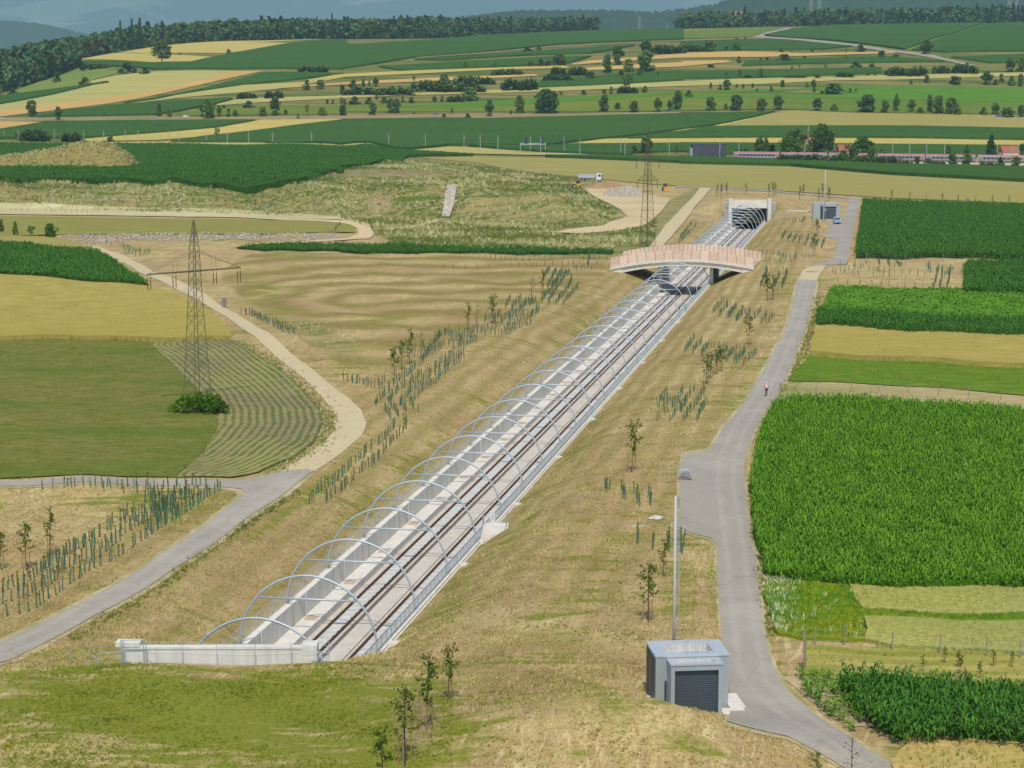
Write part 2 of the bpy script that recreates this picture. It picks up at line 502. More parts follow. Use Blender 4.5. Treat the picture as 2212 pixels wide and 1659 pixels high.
def build_ground():
    D = [104.0]
    while D[-1] < 5150:
        d = D[-1]
        D.append(d + min(18.0, max(0.3, 2.4 * d * d / (FPX * 42))))
    D = np.array(D)
    for s in (145.25, 145.55, 686.9, 687.3):
        D[np.argmin(np.abs(D - s))] = s
    def xline(u, Y):
        v = (Y + (u + U0) * ST) / CT
        return (u + U0) * CT + v * ST
    xl = xline(-5.85, D); xr = xline(5.62, D)
    nl, ni, nr = 270, 8, 250
    tl = np.linspace(0, 1, nl, endpoint=False); ti = np.linspace(0, 1, ni, endpoint=False); tr = np.linspace(0, 1, nr)
    # denser towards the cutting
    tl = 1 - (1 - tl) ** 1.0
    X = np.concatenate([(-0.372 * D)[:, None] * (1 - tl) + xl[:, None] * tl, xl[:, None] * (1 - ti) + xr[:, None] * ti,
                        xr[:, None] * (1 - tr) + (0.372 * D)[:, None] * tr], 1)
    Y = np.repeat(D[:, None], X.shape[1], 1)
    Zv = Zt(X, Y)
    # keep the rim of the cutting at the foot of the walls
    nrow, nc = X.shape
    idx = np.arange(nrow * nc).reshape(nrow, nc)
    F = np.stack([idx[:-1, :-1], idx[:-1, 1:], idx[1:, 1:], idx[1:, :-1]], -1).reshape(-1, 4)
    rr = np.repeat(np.arange(nrow - 1), nc - 1); cc = np.tile(np.arange(nc - 1), nrow - 1)
    hole = (D[rr] > 145.3) & (D[rr] < 687.0) & (cc >= nl) & (cc < nl + ni)
    F = F[~hole]
    V = np.stack([X, Y, Zv], -1).reshape(-1, 3)
    x, y, z = V.T
    px, py = proj(x, y, z)
    u, v = uv(x, y)
    g = np.full(len(V), 0.37) + 0.10 * np.sin(x * 0.09 + 2.0 * np.sin(y * 0.045)) * np.sin(y * 0.075 + 0.6)
    for cx, cy, rx, ry, rot, s in (
        (300, 1560, 640, 160, 2, 0.38), (700, 1500, 240, 60, 5, 0.2), (880, 1530, 90, 90, 0, 0.10), (300, 1085, 240, 30, 0, 0.28), (380, 1140, 90, 40, -20, 0.26),
        (1190, 1330, 130, 40, -25, 0.18), (1280, 1490, 120, 30, 20, 0.22), (1220, 1420, 60, 20, -50, 0.25), (1470, 1250, 50, 120, 0, 0.25), (1540, 1260, 16, 110, 0, 0.3),
        (1600, 1500, 120, 18, 20, 0.2), (1440, 1515, 40, 12, 0, 0.3), (1340, 1170, 60, 26, 0, 0.18), (1500, 1000, 40, 60, 20, 0.12), (900, 1010, 90, 40, -45, 0.22), (760, 1110, 80, 30, -40, 0.22),
        (690, 1050, 100, 16, -40, 0.3), (560, 1150, 140, 14, -38, 0.25), (1030, 860, 120, 30, -35, 0.14), (740, 750, 60, 40, 30, 0.2), (820, 690, 40, 40, -40, 0.2), (560, 640, 60, 40, 60, 0.25),
        (640, 555, 90, 22, 5, 0.2), (1270, 690, 80, 50, -40, 0.1), (1590, 900, 60, 130, 30, 0.12), (1700, 700, 40, 120, 20, 0.15), (1690, 620, 40, 60, 20, 0.12), (1430, 990, 60, 60, 0, 0.05), (640, 870, 50, 20, 50, 0.35),
        (585, 1035, 90, 16, -25, 0.3), (700, 960, 16, 50, -20, 0.3), (1660, 1400, 30, 140, -20, 0.22), (1760, 1560, 60, 60, 30, 0.12), (2050, 1640, 160, 40, 0, 0.35), (1690, 840, 24, 130, 25, 0.3), (1750, 640, 18, 80, 15, 0.3),
        (620, 1260, 160, 18, -35, 0.12), (420, 1340, 120, 16, -32, 0.12), (1120, 1140, 30, 90, 40, 0.15), (960, 1340, 26, 80, 40, 0.2), (980, 1270, 20, 60, 42, 0.2), (1250, 960, 30, 120, 42, 0.15),
        (1320, 1080, 80, 26, 0, -0.3), (1180, 1580, 150, 60, 0, -0.16), (100, 1100, 120, 24, 0, -0.16), (1500, 1420, 80, 40, 0, -0.2), (760, 620, 220, 60, 0, -0.14), (560, 1420, 140, 30, -10, -0.12), (1560, 790, 60, 60, 30, -0.08)):
        g += s * ell(px, py, cx, cy, rx, ry, rot)
    # worn patch under the young trees of the lawn
    soil = 0.9 * ell(px, py, 900, 1560, 60, 70) + 0.5 * ell(px, py, 1250, 1080, 70, 40) + 0.7 * ell(px, py, 1570, 930, 30, 40, 30) + 0.55 * ell(px, py, 1780, 560, 60, 25) + 0.5 * ell(px, py, 300, 1180, 90, 30, -20) + 0.5 * ell(px, py, 1130, 1290, 130, 50, -42) + 0.5 * ell(px, py, 990, 1370, 60, 40, -30) + 0.45 * ell(px, py, 1330, 1330, 70, 50) + 0.4 * ell(px, py, 620, 1290, 120, 30, -30) + 0.45 * ell(px, py, 1180, 1540, 140, 20, 5) + 0.45 * ell(px, py, 1330, 1140, 60, 24) + 0.4 * ell(px, py, 1000, 970, 120, 24, -42) + 0.4 * ell(px, py, 780, 1060, 90, 20, -42) + 0.4 * ell(px, py, 1240, 850, 80, 16, -42) + 0.4 * ell(px, py, 150, 1120, 120, 24) + 0.62 * ell(px, py, 830, 376, 190, 9) + 0.9 * ell(px, py, 1140, 380, 100, 9) + 0.7 * ell(px, py, 820, 440, 40, 26) + 0.6 * ell(px, py, 1060, 455, 60, 14) + 0.6 * ell(px, py, 480, 425, 60, 10) + 0.5 * ell(px, py, 250, 432, 70, 8)
    weed = np.zeros(len(V))
    weed = np.maximum(weed, inpoly(px, py, [(-700, 385), (640, 388), (860, 336), (1000, 350), (1180, 370), (1330, 395), (1345, 440), (1345, 490), (1420, 470), (1420, 530), (1300, 560), (880, 540), (800, 505), (730, 474), (0, 440), (-700, 440)]).astype(float))
    weed = np.maximum(weed, 0.75 * inpoly(px, py, [(1340, 535), (1350, 490), (1400, 470), (1450, 430), (1500, 408), (1512, 404), (1430, 520), (1400, 560)]))
    weed = np.maximum(weed, 0.7 * ell(px, py, 690, 720, 90, 22, 30))
    weed = np.maximum(weed, 0.6 * ell(px, py, 600, 690, 40, 12))
    hill = sst(y, 1120, 1200) * 1.0
    wd = weed.copy()
    # mown swathes of the meadow: nested loops round a spine
    A = flat(1290, 640, 6.5)[:2]; B = flat(800, 640, 6.5)[:2]
    ab = B - A; t = np.clip(((x - A[0]) * ab[0] + (y - A[1]) * ab[1]) / (ab @ ab), 0, 1)
    dm = np.hypot((x - A[0] - t * ab[0]) * 1.0, (y - A[1] - t * ab[1]) * 0.55)
    ma = inpoly(px, py, [(540, 548), (1290, 548), (1320, 590), (1000, 720), (860, 800), (760, 800), (660, 740), (520, 640), (470, 590)]).astype(float) * 1.0
    ma = np.maximum(ma, 0.85 * ell(px, py, 1200, 1435, 230, 110))
    d2 = np.hypot(x - flat(1150, 1420, 6.5)[0], (y - flat(1150, 1420, 6.5)[1]) * 0.6)
    mow = np.where(py > 1000, d2 * 1.6, dm)
    side = (np.abs(u) > 6.5) & (np.abs(u) < 26) & (y > 146) & (y < 660) & (ma < 0.1)
    mow = np.where(side, np.abs(u) * 3.6 + 0.8 * np.sin(v * 0.05), mow); ma = np.where(side, 0.6, ma)
    o = np_mesh('ground', V, F, M['meadow'], attrs={'green': np.clip(g, 0, 1), 'soil': np.clip(soil, 0, 1), 'weed': np.clip(wd, 0, 1), 'hill': hill, 'mow': mow, 'mowa': np.clip(ma, 0, 1)}, smooth=True)
    tag(o, 'dry mown meadow slopes and spoil bank round the railway cutting', 'ground', kind='structure')
build_ground()

# sheets laid on the ground: roads and fields
def world_poly(pts, off=0.0, z=None):
    a = np.array(pts, float)
    return hit(a[:, 0], a[:, 1], off)

def sheet(name, pts, mat, off=0.06, h=0.0, label=None, cat='field', kind='structure', spacing=None, edge_attr=None, ragged=0.0, world=None, jit=0.0, grp=None, hofs=0.4):
    W = world if world is not None else world_poly(pts, h * hofs)
    P = W[:, :2]
    Dm = float(np.median(P[:, 1]))
    sp = spacing or max(1.2, Dm * 0.011)
    ring = []
    r_ = random.Random(len(name) * 31 + int(abs(P[0, 0]) * 7))
    for i in range(len(P)):
        a, b = P[i], P[(i + 1) % len(P)]
        L = np.hypot(*(b - a)); n = max(1, int(L / sp))
        for k in range(n):
            q = a + (b - a) * k / n
            if ragged and k: q = q + np.array([r_.uniform(-ragged, ragged), r_.uniform(-ragged, ragged)])
            ring.append(q)
    ring = np.array(ring)
    x0, y0 = ring.min(0); x1, y1 = ring.max(0)
    gx, gy = np.meshgrid(np.arange(x0 + sp * 0.5, x1, sp), np.arange(y0 + sp * 0.5, y1, sp))
    g = np.stack([gx.ravel(), gy.ravel()], 1) + rng.uniform(-0.2, 0.2, (gx.size, 2)) * sp
    g = g[inpoly(g[:, 0], g[:, 1], [tuple(q) for q in ring])]
    n = len(ring)
    vin = [Vector(q) for q in ring] + [Vector(q) for q in g]
    ed = [(i, (i + 1) % n) for i in range(n)]
    vo, eo, fo, ov, oe, of = delaunay_2d_cdt(vin, ed, [list(range(n))], 1, 1e-4)
    V2 = np.array([tuple(q) for q in vo])
    z = Zt(V2[:, 0], V2[:, 1]) + off + h
    if jit: z = z + rng.normal(0, jit, len(z))
    V = np.column_stack([V2, z])
    F = [tuple(f) for f in fo]
    if h > 0.15:
        cnt = {}
        for f in F:
            for a, b in zip(f, f[1:] + f[:1]):
                cnt[(a, b)] = 1
        bd = [e for e in cnt if (e[1], e[0]) not in cnt]
        low = {}
        Vl = [tuple(q) for q in V]
        for a, b in bd:
            for q in (a, b):
                if q not in low:
                    low[q] = len(Vl); Vl.append((V[q, 0], V[q, 1], V[q, 2] - h - off - 0.3))
            F.append((b, a, low[a], low[b]))
        V = np.array(Vl)
    me = bpy.data.meshes.new(name)
    me.from_pydata([tuple(q) for q in V], [], F)
    me.materials.append(mat)
    if edge_attr is not None:
        a = me.attributes.new('rowd', 'FLOAT', 'POINT')
        a.data.foreach_set('value', np.asarray(edge_attr(V), np.float32))
    me.update()
    # all faces up
    o = bpy.data.objects.new(name, me); COL.objects.link(o)
    tag(o, label, cat, grp, kind)
    return o

# field materials
GA = TH
M['maize_far'] = crop('maize_far', (0.018, 0.066, 0.014), (0.062, 0.136, 0.032), (0.050, 0.108, 0.024), 0.45, 0.02, 0.1, 2.0, b_str=0.7, b_dist=1.0)
M['maize'] = crop('maize', (0.022, 0.075, 0.012), (0.055, 0.14, 0.028), (0.035, 0.10, 0.018), 0.9, 0.03, 0.0, 1.0, b_str=1.0, b_dist=0.8)
M['maize_lush'] = crop('maize_lush', (0.035, 0.115, 0.008), (0.075, 0.20, 0.018), (0.055, 0.16, 0.012), 1.2, 0.03, 0.0, 1.0, b_str=1.0, b_dist=0.5)
M['beet'] = crop('beet', (0.06, 0.17, 0.015), (0.13, 0.29, 0.03), (0.10, 0.25, 0.02), 1.0, 0.03, 0.0, 1.5, b_str=0.7, b_dist=0.4)
M['meadow_bright'] = crop('meadow_bright', (0.065, 0.165, 0.02), (0.105, 0.22, 0.03), (0.085, 0.19, 0.025), 0.2, 0.012, 0.0, 3.0, b_str=0.2)
M['meadow_yellow'] = crop('meadow_yellow', (0.12, 0.165, 0.03), (0.17, 0.20, 0.045), (0.085, 0.15, 0.025), 0.08, 0.012, 0.0, 6.0, b_str=0.2)
M['meadow_pale'] = crop('meadow_pale', (0.12, 0.20, 0.05), (0.19, 0.24, 0.075), (0.22, 0.235, 0.085), 0.1, 0.01, 0.3, 4.0, b_str=0.2)
M['wheat'] = crop('wheat', (0.28, 0.225, 0.085), (0.42, 0.345, 0.145), (0.30, 0.255, 0.09), 0.7, 0.02, 0.0, 3.5, b_str=0.5, b_dist=0.25)
M['wheat_green'] = crop('wheat_green', (0.25, 0.225, 0.10), (0.35, 0.31, 0.145), (0.29, 0.245, 0.105), 0.25, 0.008, 0.25, 6.0, b_str=0.3, b_dist=0.3)
M['wheat_pale'] = crop('wheat_pale', (0.33, 0.31, 0.15), (0.41, 0.38, 0.19), (0.37, 0.32, 0.15), 0.09, 0.008, 0.3, 8.0, b_str=0.2)
M['barley'] = crop('barley', (0.42, 0.325, 0.135), (0.51, 0.40, 0.175), (0.40, 0.335, 0.135), 0.09, 0.008, 0.3, 8.0, b_str=0.2)
M['stubble'] = crop('stubble', (0.46, 0.285, 0.14), (0.54, 0.35, 0.18), (0.43, 0.29, 0.135), 0.09, 0.01, 0.2, 8.0, b_str=0.2)
M['verge'] = crop('verge', (0.24, 0.185, 0.09), (0.34, 0.245, 0.13), (0.17, 0.175, 0.07), 0.12, 0.02, 0.05, 4.0, b_str=0.3)
M['straw_grass'] = crop('straw_grass', (0.44, 0.40, 0.21), (0.58, 0.54, 0.33), (0.36, 0.32, 0.15), 0.5, 0.05, 0.0, 3.0, b_str=0.7, b_dist=0.3)
M['olive_grass'] = crop('olive_grass', (0.19, 0.19, 0.065), (0.27, 0.26, 0.10), (0.235, 0.205, 0.085), 0.4, 0.04, 0.0, 3.0, b_str=0.5, b_dist=0.25)
M['young_crop'] = crop('young_crop', (0.085, 0.11, 0.024), (0.225, 0.20, 0.09), (0.085, 0.13, 0.024), 1.3, 0.10, 0.0, 4.0, b_str=0.5, b_dist=0.2)
M['green_field'] = crop('green_field', (0.075, 0.155, 0.018), (0.15, 0.225, 0.04), (0.09, 0.18, 0.02), 0.9, 0.05, 0.0, 3.0, b_str=0.6, b_dist=0.2)
M['dry_strip'] = crop('dry_strip', (0.33, 0.235, 0.125), (0.50, 0.40, 0.22), (0.25, 0.24, 0.085), 0.9, 0.06, 0.0, 3.0, b_str=0.6, b_dist=0.2)
M['herbs'] = crop('herbs', (0.062, 0.16, 0.012), (0.125, 0.235, 0.02), (0.21, 0.23, 0.018), 1.1, 0.12, 0.0, 1.5, b_str=0.9, b_dist=0.3)
M['onion'] = crop('onion', (0.27, 0.275, 0.085), (0.50, 0.45, 0.19), (0.245, 0.30, 0.135), 1.6, 0.07, 0.0, 1.0, b_str=0.9, b_dist=0.3)
M['mown'] = crop('mown', (0.25, 0.25, 0.06), (0.40, 0.345, 0.15), (0.19, 0.225, 0.04), 0.9, 0.06, 0.04, 5.0, rowp=2.6, rowa=0.28, b_str=0.5, b_dist=0.15)
M['ripe'] = crop('ripe', (0.44, 0.30, 0.125), (0.58, 0.42, 0.20), (0.30, 0.28, 0.05), 0.9, 0.06, 0.0, 3.0, b_str=0.6, b_dist=0.2)
M['soil'] = crop('soil', (0.37, 0.27, 0.165), (0.50, 0.385, 0.245), (0.42, 0.30, 0.18), 0.8, 0.05, 0.0, 2.0, b_str=0.4, b_dist=0.12)
M['sand'] = crop('sand', (0.50, 0.385, 0.22), (0.62, 0.50, 0.31), (0.42, 0.34, 0.18), 0.4, 0.05, 0.4, 3.0, b_str=0.5, b_dist=0.25)
M['gravel'] = crop('gravel', (0.43, 0.345, 0.25), (0.58, 0.48, 0.37), (0.48, 0.41, 0.31), 2.2, 0.10, -0.5, 2.0, b_str=0.4, b_dist=0.06)
M['shoulder'] = crop('shoulder', (0.36, 0.295, 0.165), (0.50, 0.42, 0.26), (0.25, 0.235, 0.09), 1.2, 0.12, 0.0, 1.5, b_str=0.6, b_dist=0.1)
M['paving_dust'] = crop('paving_dust', (0.27, 0.25, 0.20), (0.34, 0.31, 0.25), (0.29, 0.26, 0.18), 0.5, 0.08, 0.0, 4.0, b_str=0.1)

def asphalt_mat():
    m, nt, b = new_mat('asphalt', 0.88, 0.25)
    v = coords(nt); vl = coords(nt, math.radians(-14), 1.0, 0.03, 1.0)
    f = noise(nt, v, 5.0, 4.0, 0.7)
    col = mix_rgb(nt, ramp(nt, f, 0.3, 0.7), (0.262, 0.235, 0.187), (0.325, 0.293, 0.235))
    col = mix_rgb(nt, math_(nt, 'MULTIPLY', ramp(nt, noise(nt, vl, 1.6, 3.0, 0.6), 0.45, 0.65), 0.25), col, (0.345, 0.31, 0.25))
    col = mix_rgb(nt, math_(nt, 'MULTIPLY', ramp(nt, noise(nt, v, 0.09, 4.0, 0.65), 0.48, 0.66), 0.8), col, (0.37, 0.33, 0.26))
    col = mix_rgb(nt, math_(nt, 'MULTIPLY', ramp(nt, noise(nt, v, 0.25, 5.0, 0.7), 0.55, 0.72), 0.6), col, (0.215, 0.20, 0.175))
    rd = N(nt, 'ShaderNodeAttribute', attribute_name='rowd').outputs['Fac']
    tr = ramp(nt, math_(nt, 'ABSOLUTE', math_(nt, 'SUBTRACT', rd, 0.8)), 0.42, 0.08)
    tr = math_(nt, 'MULTIPLY', tr, ramp(nt, noise(nt, v, 0.5, 4.0, 0.7), 0.3, 0.6))
    col = mix_rgb(nt, math_(nt, 'MULTIPLY', tr, 0.55), col, (0.385, 0.35, 0.29))
    cr = nt.nodes.new('ShaderNodeTexVoronoi'); cr.feature = 'DISTANCE_TO_EDGE'; cr.inputs['Scale'].default_value = 0.22
    wv = N(nt, 'ShaderNodeVectorMath', operation='ADD'); nt.links.new(v, wv.inputs[0])
    nz = nt.nodes.new('ShaderNodeTexNoise'); nz.inputs['Scale'].default_value = 0.8; nt.links.new(v, nz.inputs['Vector']); nt.links.new(nz.outputs['Color'], wv.inputs[1]); nt.links.new(wv.outputs[0], cr.inputs['Vector'])
    col = mix_rgb(nt, math_(nt, 'MULTIPLY', ramp(nt, cr.outputs['Distance'], 0.012, 0.004), 0.35), col, (0.16, 0.15, 0.135))
    nt.links.new(col, b.inputs['Base Color'])
    bump(nt, b, f, 0.25, 0.02)
    return m
M['asphalt'] = asphalt_mat()

def row_mat():
    """young row crop on bare soil, rows following the field edge"""
    m, nt, b = new_mat('row_crop', 0.95, 0.08)
    d = N(nt, 'ShaderNodeAttribute', attribute_name='rowd').outputs['Fac']
    v = coords(nt)
    wob = math_(nt, 'MULTIPLY', noise(nt, v, 0.25, 3.0), 0.35)
    s = math_(nt, 'SINE', math_(nt, 'MULTIPLY', math_(nt, 'ADD', d, wob), 2 * math.pi / 1.0))
    soil = mix_rgb(nt, ramp(nt, noise(nt, v, 1.0, 5.0, 0.7), 0.35, 0.65), (0.16, 0.13, 0.06), (0.27, 0.23, 0.105))
    soil = mix_rgb(nt, ramp(nt, noise(nt, v, 0.06, 4.0, 0.6), 0.45, 0.62), soil, (0.25, 0.235, 0.08))
    leaf = mix_rgb(nt, ramp(nt, noise(nt, v, 2.0, 3.0, 0.7), 0.35, 0.65), (0.032, 0.085, 0.007), (0.085, 0.15, 0.016))
    k = math_(nt, 'MULTIPLY', ramp(nt, math_(nt, 'ADD', math_(nt, 'MULTIPLY', s, 0.5), math_(nt, 'MULTIPLY_ADD', noise(nt, v, 0.5, 5.0, 0.75), 3.0, -1.6)), -0.1, 0.5), 0.78)
    nt.links.new(mix_rgb(nt, k, soil, leaf), b.inputs['Base Color'])
    bump(nt, b, k, 0.8, 0.25)
    return m
M['row_crop'] = row_mat()

